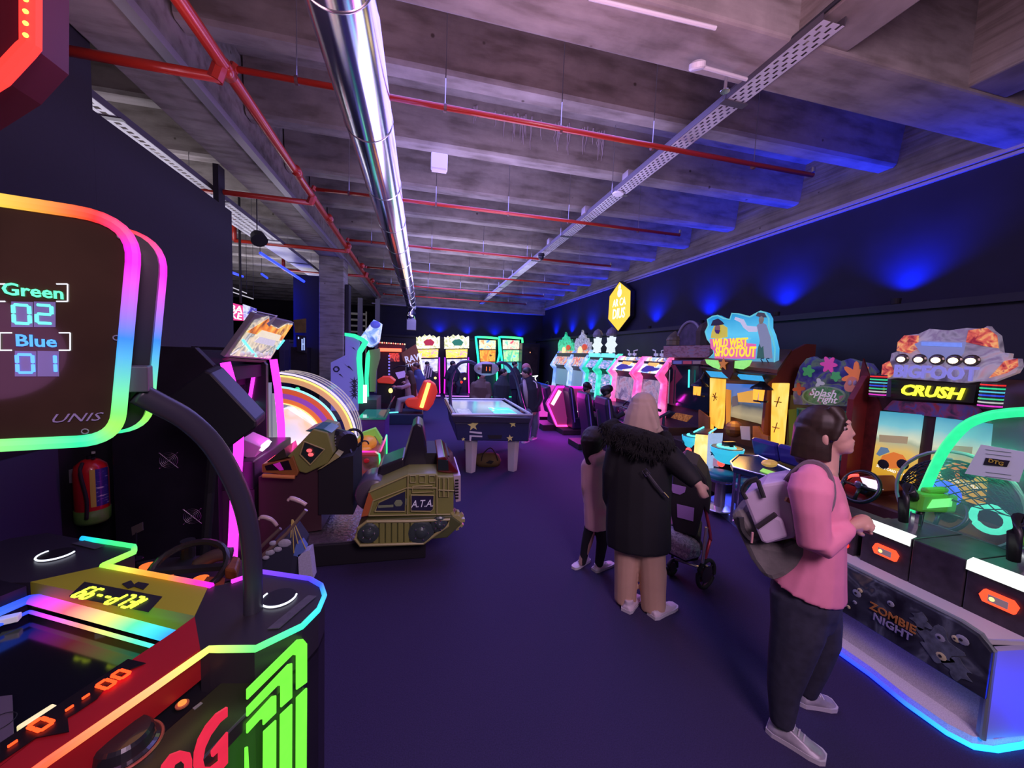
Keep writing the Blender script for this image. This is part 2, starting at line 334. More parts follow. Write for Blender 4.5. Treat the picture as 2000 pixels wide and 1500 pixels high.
# ------------------------------------------------------------------ seven-segment lettering
SEG = {'0': 'abcdef', '1': 'bc', '2': 'abged', '3': 'abgcd', '6': 'acdefg', '7': 'abc', '9': 'abcdfg', 'd': 'bcdeg', 'J': 'bcde', 'H': 'bcefg', 'E': 'adefg', 'L': 'def', 'P': 'abefg', '-': 'g', '5': 'afgcd', '4': 'fgbc', '8': 'abcdefg'}
def digits(name, s_, P, rt, up, h, mat, parent, wd=.55, gap=.3, th=.13, dep=.004):
    rt = Vector(rt).normalized(); up = Vector(up).normalized(); n = rt.cross(up); P = Vector(P); w_ = h*wd; tot = len(s_)*w_+(len(s_)-1)*h*gap; g = G()
    L_ = {'a': ((0, 1), (1, 1)), 'b': ((1, 1), (1, .5)), 'c': ((1, .5), (1, 0)), 'd': ((0, 0), (1, 0)), 'e': ((0, .5), (0, 0)), 'f': ((0, 1), (0, .5)), 'g': ((0, .5), (1, .5))}
    for i, ch in enumerate(s_):
        o = -tot/2+i*(w_+h*gap)
        for sg in SEG.get(ch, ''):
            (x0, y0), (x1, y1) = L_[sg]; a = Vector((o+x0*w_, (y0-.5)*h)); b = Vector((o+x1*w_, (y1-.5)*h)); d = (b-a).normalized(); q = Vector((-d.y, d.x))*h*th/2; a = a+d*h*.045; b = b-d*h*.045
            pp = [a-q, a-d*h*.03, a+q, b+q, b+d*h*.03, b-q]; g.prism([P+rt*p.x+up*p.y for p in pp], n*dep)
    return part(name, g, mat, parent)
SW = dict(red=(1, .03, .02), org=(1, .30, .03), yel=(.9, .75, .08), grn=(.05, 1, .22), tea=(.01, .80, .42), cyn=(.01, .42, .95), blu=(.01, .03, .95), vio=(.25, .01, .95), mag=(1, .01, .75), pnk=(1, .04, .25), lim=(.35, .95, .08))
def sw(s_): return [SW[k] for k in s_.split()]
RGB = LED('rgb_led', 1.35)
# ------------------------------------------------------------------ table game with the lit scoreboard (front left)
T = thing('table_game', 'large black arcade table game with rainbow lit rails, cup holders and a hanging score panel', 'arcade table', (-1.0, 1.5, 0))
u = Vector((-.906, .424, 0)).normalized(); v = Vector((-u.y, u.x, 0))
if v.y > 0: v = -v
Z = .90
outl = OZ([(410, 1268), (497, 1268), (590, 1222), (622, 1190), (634, 1162), (628, 1143), (605, 1130), (510, 1116), (452, 1137)], Z)
red_o = OZ([(391, 1266), (380, 1203)], Z)
yl = OZ([(205, 1104), (406, 1146), (380, 1202), (59, 1136)], Z)
nb = OZ([(262, 1078), (262, 1068), (160, 1052)], Z)
side0 = oz(590, 1222, Z)                        # a point of the right-hand side face
# body under the top
bl = outl[1:]+[yl[0]+Vector((0, -.01, 0)), nb[0], nb[2], nb[2]+u*.22, nb[2]+u*.30+v*.08, nb[2]+u*.30+v*1.6, side0+v*1.6]
g = G(); g.prism([Vector((p.x, p.y, .06)) for p in bl], (0, 0, .70)); part('body', g, BLK, T)
cc = sum(bl, Vector((0, 0, 0)))/len(bl); g = G(); g.prism([Vector((cc.x+(p.x-cc.x)*.93, cc.y+(p.y-cc.y)*.93, 0)) for p in bl], (0, 0, .06)); part('plinth', g, MAT, T)
# right pod
g = G(); pd = outl+[oz(406, 1146, Z), oz(380, 1203, Z), oz(391, 1266, Z)]
g.prism([p+Vector((0, 0, -.003)) for p in pd], (0, 0, -.15)); part('corner_pod', g, M('pod_laminate', (.03, .026, .036), .35), T)
# left pod
lp = [yl[0], nb[0], nb[1], nb[2], nb[2]+u*.22, nb[2]+u*.30+v*.08, nb[2]+u*.30+v*.3, yl[3]+u*.32+v*.1, yl[3]]
g = G(); g.prism([p+Vector((0, 0, -.003)) for p in lp], (0, 0, -.15)); part('corner_pod', g, M('pod_laminate'), T)
# coloured end apron and red side apron
g = G(); g.prism([p-Vector((0, 0, .001)) for p in yl], (0, 0, -.1)); part('end_apron', g, M('olive_yellow_panel', (.42, .42, .02), .5), T)
ri = OZ([(343, 1230), (312, 1251), (247, 1294), (252, 1302), (225, 1318), (130, 1382), (0, 1475)], Z)
vv = v*.8
ra = [oz(380, 1203, Z), oz(391, 1266, Z), oz(80, 1496, Z), oz(80, 1496, Z)+v*.6, oz(0, 1560, Z)+v*.55]+ri[::-1]
g = G(); g.prism([p-Vector((0, 0, .002)) for p in ra], (0, 0, -.1)); part('side_apron', g, M('red_panel', (.42, .012, .02), .45, var=.1), T)
# far left rail + playfield
A0, A1 = oz(59, 1146, Z), oz(352, 1222, Z)
g = G(); f0 = oz(59, 1146, Z)+u*.03; g.prism([Vector((p.x, p.y, .79)) for p in (f0, A1, A1+v*1.4, f0+v*1.4)], (0, 0, -.02)); part('playfield', g, M('gloss_black_field', (.006, .006, .010), .12), T)
g = G(); g.prism([A0+u*.02, A0+u*.30, A0+u*.30+v*1.4, A0+u*.02+v*1.4], (0, 0, -.15)); part('left_rail', g, BLK, T)
g = G(); zz = Vector((0, 0, -.045))
g.strip([A0+zz+v*.9, A0+zz+v*.3, A0+zz]+[A0.lerp(A1, q)+zz for q in (.12, .3, .45, .58, .72, .88, 1)], [(.05, .5, 1), (.04, .3, 1), (.02, .06, 1), (.8, .05, 1), (1, .12, .2), (1, .5, .25), (.7, .9, .2), (.1, .95, .4), (.03, .6, 1), (.02, .08, 1)], .05, .02, sub=14); part('inner_light_strip', g, RGB, T)
g = G(); g.strip([A0+zz*1.9+v*.9+u*-.012, A0+zz*1.9-u*.012+v*.012]+[A0.lerp(A1, q)+zz*1.9+v*.012 for q in (.15, .4, .58, .75, 1)], [(.05, .5, 1), (.02, .06, 1), (.8, .05, 1), (1, .3, .2), (.6, .9, .2), (.1, .95, .5), (.03, .4, 1)], .012, .012, sub=14); part('inner_light_strip', g, RGB, T)
# outer light line: rail, pod, far edge
cols1 = [(1, .05, .08), (1, .12, .04), (1, .5, .18), (.75, .95, .15), (.12, 1, .2), (.03, .95, .55), (.03, .7, .9), (.04, .45, 1), (.03, .1, 1), (.08, .04, 1), (.2, .05, 1), (1, .05, .9)]
r0 = oz(95, 1486, Z)
g = G(); g.strip([r0+v*.5, r0, oz(300, 1344, Z), oz(408, 1268, Z), oz(499, 1267, Z), oz(590, 1223, Z), oz(622, 1191, Z), oz(634, 1163, Z), oz(628, 1144, Z), oz(605, 1131, Z), oz(510, 1117, Z), oz(452, 1137, Z)], cols1, .017, .022, sub=5); part('outer_light_strip', g, RGB, T)
g = G(); g.strip([oz(414, 1145, Z), oz(200, 1105, Z), nb[0], nb[1], nb[2]], sw('mag pnk org org yel lim lim grn grn tea cyn'), .02, .026, sub=8); part('outer_light_strip', g, RGB, T)
g = G(); q = [oz(452, 1137, Z), oz(414, 1145, Z)]
for px_, py_, in ((545, 1168), (110, 1083)):
    c = oz(px_, py_, Z); h = part('cup_holder', G().cyl(c+Vector((0, 0, .0)), .055, .003, 28), M('cup_well', (.003, .003, .004), .6), T)
    g = G(); g.tube(arc(c+Vector((0, 0, .004)), .056, pi*.83, pi*2.05, 24, (1, 0, 0), (0, 1, 0)), .0035, 6); part('light_ring', g, E('cool_white_led', (.8, .85, 1), 1.6), h)
g = G(); a, b = oz(622, 1160, Z), oz(598, 1188, Z); c, d = oz(525, 1232, Z), oz(548, 1212, Z)
g.prism([oz(602, 1163, Z), oz(618, 1165, Z), oz(545, 1228, Z), oz(522, 1229, Z)], (0, 0, .002)); part('tread_sticker', g, M('grey_sticker', (.09, .085, .10), .6, var=.3, vscale=60), T)
g = G(); g.prism([oz(165, 1056, Z), oz(205, 1066, Z), oz(185, 1073, Z), oz(140, 1062, Z)], (0, 0, .002)); part('tread_sticker', g, M('grey_sticker'), T)
# end display
g = G(); g.prism(OZ([(165, 1137), (317, 1166), (290, 1196), (135, 1165)], Z+.001), (0, 0, .002)); dp = part('end_display', g, MAT, T)
a, b = oz(292, 1186, Z), oz(150, 1157, Z); dd = (b-a).normalized(); digits('lit_digits', '1ELP--99', (a+b)/2+Vector((0, 0, .005)), dd, Vector((0, 0, 1)).cross(dd), .055, E('display_yellow', (.8, 1, .05), 2.4), dp, wd=.42, gap=.26, th=.13)
g = G(); g.prism(OZ([(238, 1141), (256, 1134), (262, 1142), (270, 1137), (291, 1141), (280, 1152), (262, 1146), (250, 1150)], Z+.001), (0, 0, .002)); part('printed_emblem', g, MAT, T)
# red digits along the side apron
g = G(); g.prism(OZ([(0, 1490), (0, 1452), (250, 1288), (285, 1296), (250, 1310), (205, 1345), (190, 1365), (150, 1392), (132, 1402), (135, 1430), (70, 1442)], Z+.001), (0, 0, .002)); ds = part('side_display', g, M('display_black', (.008, .006, .008), .4), T)
sd = (oz(250, 1312, Z)-oz(60, 1440, Z)).normalized(); un = Vector((0, 0, 1)).cross(sd)
DR = E('display_red', (1, .05, .01), 3.2)
for s_, p_, h_ in (('00', (222, 1331), .038), ('-', (168, 1365), .03), ('-', (136, 1388), .03), ('0', (80, 1420), .042), ('-', (25, 1458), .03)):
    digits('lit_digits', s_, oz(*p_, Z)+Vector((0, 0, .005)), sd, un, h_, DR, ds, th=.16)
# pucks and paddle on the field
for p_ in ((205, 1203), (18, 1209)):
    g = G(); g.box(oz(*p_, .82), (.05, .03, .022), rot=(0, 0, .35)); part('ball_block', g, M('milky_block', (.7, .7, .7), .3, emit=.25), T, bevel=.003)
a, b = oz(36, 1428, .82), oz(108, 1382, .82); g = G(); g.box((a+b)/2, ((b-a).length, .02, .022), rot=(0, 0, math.atan2((b-a).y, (b-a).x))); part('paddle', g, M('milky_paddle', (.8, .75, .5), .3, emit=.7, ecol=(1, .9, .4)), T, bevel=.004)
g = G(); g.prism(OZ([(-40, 1365), (24, 1357), (28, 1470), (-40, 1480)], .84), (0, 0, -.02)); pl = part('printed_plate', g, M('plate_grey', (.12, .10, .13), .5), T)
g = G(); g.tube(arc(oz(-5, 1412, .842), .03, 0, 2*pi, 24, (1, 0, 0), (0, 1, 0))[:-1], .001, 5, closed=True); part('printed_ring', g, MAT, pl)
# player shelf with button and control knob
zs = .79
g = G(); s0 = Vector((side0.x, side0.y, zs)); g.prism([s0+v*.05, s0+v*1.55, s0+v*1.55+u*.16, s0+v*.10+u*.16], (0, 0, -.04)); part('player_shelf', g, M('shelf_gloss', (.03, .032, .02), .28), T)
c = oz(356, 1377, zs); g = G(); g.lathe(c, [(.016, 0), (.016, .004), (.012, .005)], 20, 0); b_ = part('push_button', g, M('button_rim', (.5, .15, .08), .3), T)
g = G(); g.cyl(c+Vector((0, 0, .005)), .010, .004, 16); part('button_lens', g, E('button_orange', (1, .25, .05), 1.5), b_)
g = G(); g.prism(OZ([(376, 1384), (392, 1372), (396, 1374), (380, 1387)], zs), (0, 0, .002)); part('slot_plate', g, GRY, T)
c = oz(243, 1462, zs); c = Vector((c.x, c.y, zs)); g = G(); g.lathe(c, [(.068, 0), (.068, .006), (.060, .010), (.056, .034), (.050, .042), (.03, .045), (.0, .046)], 40); kn = part('control_knob', g, M('knob_black', (.02, .02, .026), .22, coat=.5), T, smooth=False)
g = G(); g.tube(arc(c+Vector((0, 0, .002)), .072, 0, 2*pi, 40, (1, 0, 0), (0, 1, 0))[:-1], .004, 6, closed=True); part('knob_ring', g, M('copper_ring', (.55, .18, .12), .3, .5), kn)
# side face artwork
n_ = -u
def SF(pts): return [op(x, y, side0, n_)+n_*.002 for x, y in pts]
def zpx(pts): return [(x/3.0303, 1040+y/3.0303) for x, y in pts]
LG = E('logo_green', (.20, 1, .06), 1.15)
low = [(1745, 3200), (1808, 3200)]
for sh in ([(1450, 925), (1750, 632), (1785, 628), (1808, 655), (1808, 885), (1745, 930), (1745, 725), (1722, 722), (1450, 990)],
           [(1450, 1035), (1695, 778), (1720, 770), (1720, 975), (1652, 1035), (1652, 905), (1632, 905), (1450, 1090)],
           [(1450, 1130), (1600, 968), (1625, 960), (1625, 1065), (1547, 1140), (1547, 1102), (1528, 1105), (1450, 1190)],
           [(1745, 975), (1808, 915), (1795, 3000), (1738, 3000)], [(1650, 1075), (1720, 1010), (1712, 3000), (1644, 3000)],
           [(1550, 1175), (1625, 1105), (1618, 3000), (1540, 3000)], [(1440, 1270), (1457, 1262), (1480, 1700), (1440, 1700)]):
    g = G(); g.prism(SF(zpx(sh)), n_*.006); part('logo_stripe', g, LG, T, bevel=.0025)
pT = op(442, 1384, side0, n_)
LR = E('logo_red', (1, .03, .08), .85)
for sh in ([(1333, 1030), (1270, 1070), (1210, 1140), (1165, 1220), (1142, 1300), (1138, 1380), (1160, 1430), (1220, 1440), (1300, 1400), (1335, 1360), (1335, 1178), (1240, 1292), (1246, 1325), (1285, 1288), (1285, 1350), (1240, 1385), (1198, 1385), (1187, 1340), (1200, 1270), (1235, 1195), (1290, 1120), (1333, 1085)],
           [(925, 1480), (950, 1375), (1000, 1310), (1060, 1288), (1110, 1298), (1122, 1340), (1120, 1700), (1080, 1700), (1085, 1370), (1060, 1345), (1020, 1370), (990, 1480)]):
    g = G(); g.prism(SF(zpx(sh)), n_*.006); part('side_letter', g, LR, T)
g = G(); e0, e1 = side0+v*.05, side0+v*1.5; e0.z = e1.z = zs+.003; g.tube([e0, e1], .004, 6); part('shelf_edge', g, M('dark_chrome', (.2, .2, .22), .3, .8), T)
# hanging score panel and its arms
BD = Vector((.919, .394, 0)).normalized(); BN = Vector((BD.y, -BD.x, 0))    # along the panel, and towards the camera
P0 = oy(250, 770, 1.2)
def SB(pts, off=0): return [op(x, y, P0, BN)+BN*off for x, y in pts]
def rrect(pts, rad, k=5):   # rounded polygon
    out = []; n = len(pts)
    for i in range(n):
        a, b, c = Vector(pts[i-1]), Vector(pts[i]), Vector(pts[(i+1) % n]); r_ = min(rad[i] if isinstance(rad, (list, tuple)) else rad, .49*(a-b).length, .49*(c-b).length); p = b+(a-b).normalized()*r_; q = b+(c-b).normalized()*r_
        for j in range(k+1): t = j/k; out.append(p*(1-t)**2+b*2*t*(1-t)+q*t*t)
    return out
cr = SB([(262, 442), (232, 862)]); TRc, BRc = op(268, 432, P0, BN), op(228, 858, P0, BN)
TLc = op(0, 399, P0, BN)-BD*.30; BLc = op(0, 862, P0, BN)-BD*.30
pan = rrect([TLc, TRc, BRc, BLc], [.1, .11, .07, .1], 8)
g = G(); g.prism([p+BN*.0 for p in pan], -BN*.10); SBp = part('score_panel', g, M('panel_reflection_tone', (.060, .036, .018), .12, var=.6, vscale=2.5, coat=.3), T, bevel=.004)  # dark panel; room reflections imitated by brown colour and mottling
def frame(off, dx=Vector((0, 0, 0)), nm='panel_light_frame', wd=.030):
    i0 = 8+1; pts = pan[9:]+pan[:9]
    # start at the top left, run over the top, down the right, back along the bottom
    pts = [p+BN*off+dx for p in pan]; order = pts
    st = [(0, 'lim'), (.13, 'lim'), (.17, 'yel'), (.21, 'org'), (.26, 'red'), (.29, 'pnk'), (.31, 'mag'), (.355, 'mag'), (.385, 'vio'), (.41, 'blu'), (.445, 'cyn'), (.48, 'tea'), (.51, 'grn'), (.545, 'lim'), (.575, 'tea'), (.60, 'grn'), (.65, 'lim'), (.8, 'cyn'), (.9, 'grn'), (1, 'lim')]; cols = []
    for k in range(101):
        q = k/100; i = max(j for j in range(len(st)) if st[j][0] <= q); i = min(i, len(st)-2); fr = (q-st[i][0])/(st[i+1][0]-st[i][0]); cols.append(tuple(SW[st[i][1]][c]*(1-fr)+SW[st[i+1][1]][c]*fr for c in range(3)))
    g = G(); g.strip(order, cols, wd, .022, closed=True, up=BN, sub=2); return part(nm, g, LED('panel_led', 1.25), SBp)
frame(.004); frame(-.16, BD*.035)
g = G(); g.prism([p-BN*.12+BD*.035 for p in pan], -BN*.05); part('rear_score_panel', g, BLK, T)
SC = (op(20, 600, P0, BN))
def onb(px_, py_, o=.004): return op(px_, py_, P0, BN)+BN*o
UPV = (0, 0, 1)
hh = (onb(66, 558)-onb(66, 582)).length
text('score_word', 'Green', onb(67, 570), BD, UPV, hh*1.35, E('score_green', (.12, 1, .5), 1.6), SBp, .002, off=.02, squash=.95)
text('score_word', 'Blue', onb(72, 667), BD, UPV, hh*1.35, E('score_blue', (.06, .3, 1), 1.9), SBp, .002, off=.02, squash=.95)
for cx, cy, t_, mt in ((66, 614, '02', E('score_digits_green', (.1, 1, .6), 2.2)), (73, 710, '01', E('score_digits_blue', (.08, .3, 1), 2.2))):
    for k, c_ in enumerate(t_):
        xa = cx-43+k*44; g = G(); g.prism([onb(xa, cy-25, .001), onb(xa+42, cy-24, .001), onb(xa+42, cy+25, .001), onb(xa, cy+25, .001)], BN*.002); wdw = part('digit_window', g, M('digit_window', (.10, .08, .22), .3, emit=.22, ecol=(.42, .33, .8)), SBp)
        digits('score_digit', c_, onb(xa+21, cy, .005), BD, UPV, .042, mt, wdw, wd=.56, th=.15, dep=.001)
BW = E('bracket_white', (.9, .9, 1), 1.1)
for cy, x0, x1 in ((572, -12, 133), (667, 1, 138)):
    g = G()
    for (xa, xb) in ((x0, x0+24), (x1-22, x1)):
        for yy in (cy-17, cy+17): g.tube([onb(xa, yy), onb(xb, yy)], .0016, 4)
    for xa in (x0, x1): g.tube([onb(xa, cy-17), onb(xa, cy+17)], .0016, 4)
    part('score_bracket', g, BW, SBp)
text('maker_mark', 'UNIS', onb(147, 816), BD, UPV, .03, M('silver_print', (.35, .33, .5), .3, .2), SBp, .001, squash=1.3, shear=.4)
for p_ in ((236, 462), (167, 842), (228, 660)): g = G(); g.tube(arc(onb(*p_), .006, 0, 2*pi, 12, BD, (0, 0, 1))[:-1], .0015, 4, closed=True); part('screw_cap', g, GRY, SBp)
ft = oz(495, 1192, Z); end = op(262, 772, P0, BN)-BN*.05; an = (end-ft); an.z = 0; an = Vector((-an.y, an.x, 0)).normalized()
ap = [ft-Vector((0, 0, .03))]+[op(x, y, ft, an) for x, y in ((494, 1130), (490, 1060), (478, 995), (455, 935), (415, 868), (365, 820), (312, 790))]+[end]
g = G(); g.tube(smoothpath(ap, 4), .030, 14, up=an, r2=.020); part('support_arm', g, M('arm_black', (.035, .032, .05), .35), T, smooth=True)
g = G(); g.box(op(262, 742, P0, BN)-BN*.06, (.05, .08, .07), rot=(0, 0, math.atan2(BD.y, BD.x))); part('arm_bracket', g, M('bracket_dark', (.08, .08, .10), .4), T, bevel=.004)
lamp('POINT', 'panel_spill', tuple(P0+BN*.25-BD*.3+Vector((0, 0, .1))), (.9, .3, .9), 1.2, .15)
# ------------------------------------------------------------------ red lit marquee at the top left corner
g0 = thing('lit_marquee', 'octagonal marquee edged in red light hanging high in the top left corner', 'marquee', tuple(op(20, 60, oy(20, 60, 1.5), (0, 1, 0))))
pl_ = [oy(x, y, 1.5) for x, y in ((60, -120), (60, 88), (0, 152), (-160, 250), (-400, 250), (-400, -120))]
g = G(); g.prism([p+Vector((0, .005, 0)) for p in pl_], (0, .12, 0)); part('marquee_box', g, M('marquee_dark_red', (.12, .01, .02), .5), g0)
g = G(); g.strip(pl_, sw('red red red red red red'), .055, .03, closed=True, up=(0, 1, 0)); lf_ = part('marquee_light_tube', g, LED('red_tube', 1.8), g0)
for k in range(9): g = G(); g.ell(pl_[0].lerp(pl_[1], (k+.5)/9)-Vector((0, .014, 0)), .007, 0, 8, 5); part('diode', g, E('diode_amber', (1, .5, .08), 3), lf_)
# ------------------------------------------------------------------ extinguisher
X = -2.385
e = thing('fire_extinguisher', 'red fire extinguisher with green base band hung on the black partition', 'fire extinguisher', (X, 3.42, .45))
g = G(); g.lathe((X, 3.42, .45), [(.085, .0), (.094, .02), (.094, .38), (.085, .43), (.05, .465), (.03, .475)], 28); part('cylinder', g, M('extinguisher_red', (.6, .015, .02), .3, coat=.4), e, smooth=True)
g = G(); g.lathe((X, 3.42, .45), [(.086, -.005), (.0975, .015), (.0975, .10)], 28); part('base_band', g, M('band_green', (.12, .30, .05), .45), e, smooth=True)
g = G(); g.lathe((X, 3.42, .92), [(.022, 0), (.022, .03)], 14); g.box((X+.03, 3.40, .97), (.10, .02, .018), rot=(0, -.3, -.9)); g.box((X+.03, 3.40, .945), (.09, .02, .012), rot=(0, .1, -.9)); part('valve_head', g, BLK, e)
def cyl_label(c, r, a0, a1, z0, z1, mt, nm, par):
    g = G(); n = 8
    for k in range(n):
        t0, t1 = a0+(a1-a0)*k/n, a0+(a1-a0)*(k+1)/n; g.quad([(c[0]+r*cos(t), c[1]+r*sin(t), z) for t, z in ((t0, z0), (t1, z0), (t1, z1), (t0, z1))])
    return part(nm, g, mt, par)
cyl_label((X, 3.42), .0955, -1.05, -.75, .58, .86, M('label_yellow', (.6, .5, .08), .4), 'label', e)
cyl_label((X, 3.42), .0957, -.75, .15, .58, .86, ART('label_blue', [(.4, (.03, .03, .22)), (.62, (.05, .05, .3)), (.64, (.5, .5, .6))], 90, 0, emis=False, stretch=(.2, .2, 1)), 'label', e)
g = G(); g.tube(smoothpath([(X, 3.35, .91), (X+.02, 3.30, .85), (X+.04, 3.315, .65), (X+.03, 3.32, .5)], 4), .011, 8); part('hose', g, RUB, e, smooth=True)
g = G(); g.box((X-.1, 3.42, .80), (.03, .05, .1)); part('wall_bracket', g, GRY, e)
g = G(); g.bb(-2.5, -2.485, 2.3, 3.3, .0, 1.05); struct('trim_6', g, M('blue_grey_skirting', (.05, .055, .11), .7))
# ------------------------------------------------------------------ dark alley cabinet with magenta pillars
X0 = -1.5
t = thing('alley_cabinet', 'tall black alley game with magenta light pillars, tilted marquee and side fan vents', 'arcade machine', (-2.0, 3.9, 0))
sidep = [(-1.56, 0), (-1.56, 1.62), (-1.70, 1.78), (-2.22, 1.78), (-2.25, 1.2), (-2.25, 0)]
for y in (3.42, 4.40): g = G(); g.prism([(x, y, z) for x, z in sidep], (0, .06, 0)); sp = part('side_panel', g, BLK, t, bevel=.004); sd0 = sp if y < 4 else sd0
for px_, py_, wd in ((330, 899, .05), (376, 1008, .05)):
    c = oy(px_, py_, 3.415); g = G()
    for k in range(1, 6): g.tube(arc(c-Vector((0, .004, 0)), .012*k, 0, 2*pi, 20)[:-1], .0022, 4, closed=True)
    for a_ in (pi/4, 3*pi/4): d = Vector((cos(a_), 0, sin(a_)))*.085; g.tube([c-d-Vector((0, .004, 0)), c+d-Vector((0, .004, 0))], .003, 4)
    for sx in (-1, 1):
        for sz in (-1, 1): g.ell(c+Vector((sx*.06, -.006, sz*.06)), .005, 0, 8, 5)
    part('fan_grille', g, M('grille_wire', (.35, .30, .38), .35, .9), t)
g = G(); g.bb(-2.2, -1.75, 3.48, 4.40, .5, 1.75); g.bb(-1.75, -1.6, 3.48, 4.40, 1.5, 1.62); part('monitor_housing', g, MAT, t)
g = G(); g.prism([(-1.70, 3.50, .98), (-1.70, 4.38, .98), (-1.76, 4.38, 1.50), (-1.76, 3.50, 1.50)], (-.02, 0, 0)); part('screen', g, SCRN, t)
g = G(); g.tube([(-1.67, 3.52, 1.05), (-1.67, 4.0, 1.10), (-1.67, 4.36, 1.22)], .012, 6); part('cyan_tube', g, CYN, t)
def pillar(y, pts, nm='light_pillar', w_=.05, dx=.0):
    g = G(); P = OY(pts, y); g.tube(P, w_/2, 4, up=(0, 1, 0), r2=.035); return part(nm, g, MAG, t)
pillar(3.40, [(440, 708), (466, 800), (466, 880), (460, 960), (454, 1088)], w_=.075)
pillar(4.44, [(534, 702), (543, 760), (549, 830), (551, 900)], w_=.075)
pillar(4.38, [(497, 722), (491, 760), (484, 800)], w_=.035)
# tilted marquee: a box open at the top with a printed face
TL, TR, BR, BL_ = oy(498, 613, 3.4), oy(574, 630, 4.45), oy(528, 703, 4.45), oy(438, 697, 3.4)
e1, e2 = (TR-TL), (TL-BL_); nn = e1.cross(e2).normalized()
if nn.x < 0: nn = -nn
g = G(); g.prism([BL_, BR, TR, TL], -nn*.035); mq = part('marquee_box', g, M('marquee_case', (.20, .18, .22), .4), t, bevel=.004)
def mqp(a, b, off=.003): return BL_.lerp(BR, a).lerp(TL.lerp(TR, a), b)+nn*off
FIRE = ART('marquee_fire', [(.3, (.08, .01, .01)), (.45, (.9, .25, .02)), (.55, (1, .6, .1)), (.65, (.25, .05, .02)), (.75, (1, .75, .3))], 6, .9, stretch=(1, 1, .6))
g = G(); g.prism([mqp(.06, .05), mqp(.95, .04), mqp(.98, .97), mqp(.80, .96), mqp(.66, .80), mqp(.40, .86), mqp(.26, 1.03), mqp(.05, .88)], nn*.004); fa = part('marquee_face', g, ART('marquee_art', [(.25, (.05, .06, .07)), (.42, (.35, .33, .30)), (.5, (.75, .65, .4)), (.6, (.15, .2, .22)), (.72, (.85, .85, .75))], 7, 1.0), mq)
g = G(); g.prism([mqp(.05, .60, .008), mqp(.95, .52, .008), mqp(.97, .94, .008), mqp(.80, .93, .008), mqp(.66, .78, .008), mqp(.40, .84, .008), mqp(.28, .98, .008)], nn*.002); part('fire_band', g, FIRE, fa)
for a0, a1, bb_, mt in ((.25, .85, .60, E('art_cream', (1, .85, .7), .9)), (.3, .8, .46, E('art_lilac', (.8, .7, .95), .8))):
    g = G(); g.prism([mqp(a0, bb_-.05, .012), mqp(a1, bb_-.10, .012), mqp(a1-.03, bb_+.05, .012), mqp(a0+.05, bb_+.10, .012)], nn*.002); part('printed_block', g, mt, fa)
for q in ((mqp(.08, .42, .012), mqp(.55, .08, .012)), (mqp(.95, .30, .012), mqp(.99, .55, .012))): g = G(); g.tube(list(q), .010, 5); part('cyan_streak', g, CYN, fa)
for k in range(6): g = G(); g.ell(mqp(.22+.10*k, .12+.03*(k % 2), .012), (.028, .028, .022), 0, 8, 5); part('printed_crowd', g, M('printed_white', (.75, .75, .7), .5, emit=.35), fa)
g = G(); g.tube([TL+Vector((0, 0, .02)), mqp(.42, 1.06)], .006, 5); g.prism([mqp(.30, .86), mqp(.42, 1.08), mqp(.40, .80)], nn*.01); part('marquee_fin', g, M('steel_edge', (.5, .5, .5), .3, .5), mq)
g = G(); g.prism([mqp(.1, -.02), mqp(.92, -.03), mqp(.9, -.12, -.03), mqp(.12, -.12, -.03)], -nn*.02); part('speaker_slot', g, M('warm_grey_panel', (.25, .20, .15), .5), mq)
# control shelf with the pale card reader
g = G(); g.prof([(3.48, .62), (3.48, .86), (4.40, .86), (4.40, .62)], -1.75, -1.33); part('control_shelf', g, BLK, t, bevel=.01)
g = G(); g.box(oy(494, 870, 3.75), (.16, .30, .13), rot=(0, .5, .1)); rd = part('card_reader', g, M('reader_grey', (.30, .27, .30), .4), t, bevel=.006)
g = G(); g.box(oy(518, 870, 3.72), (.035, .20, .05), rot=(0, .5, .1)); part('reader_light', g, E('reader_white', (1, .8, 1), 2.2), rd)
g = G(); g.bb(-1.6, -1.33, 3.48, 4.4, 0, .62); part('front_box', g, M('magenta_lit_black', (.03, .02, .03), .4), t)
lamp('AREA', 'pillar_glow', (-1.1, 3.7, 1.0), (1, .05, .8), 9, .3, aim=(-1.3, 4.2, .2))
# ------------------------------------------------------------------ ball game with arched clear canopy
t = thing('dome_game', 'ball game under an arched clear canopy banded in orange, purple and cyan light', 'arcade machine', (-1.5, 5.9, 0))
cx, cz = -1.82, .56
def dome(rx, rz, y, a0=0, a1=pi*.5): return [(cx+rx*cos(a), y, cz+rz*sin(a)) for a in [a0+(a1-a0)*k/22 for k in range(23)]]
def band(r0, r1, y, h, th, mt, nm):
    g = G(); a, b = dome(r0, r0*h, y), dome(r1, r1*h, y)
    for k in range(22): g.prism([a[k], a[k+1], b[k+1], b[k]], (0, th, 0))
    return part(nm, g, mt, t)
H = .93
band(.99, .965, 5.42, H, .02, E('rim_lavender', (.75, .65, 1), 1.3), 'arch_rim'); band(.95, .925, 5.44, H, .02, E('rim_yellow', (1, .75, .2), 1.3), 'arch_rim')
band(.925, .85, 5.46, H, .02, M('arch_tan', (.55, .35, .16), .3, emit=.5, ecol=(.8, .45, .2)), 'arch_band')
band(.80, .775, 5.40, H, .02, E('rim_cyan', (.3, .9, 1), 1.4), 'arch_rim'); band(.775, .70, 5.42, H, .03, M('arch_red', (.5, .08, .03), .4, emit=.55, ecol=(.8, .13, .04)), 'arch_band')
band(.70, .63, 5.42, H, .03, M('arch_purple', (.25, .08, .35), .4, emit=.5, ecol=(.35, .09, .6)), 'arch_band'); band(.63, .57, 5.42, H, .03, M('arch_orange', (.6, .16, .03), .4, emit=.6, ecol=(.9, .22, .05)), 'arch_band')
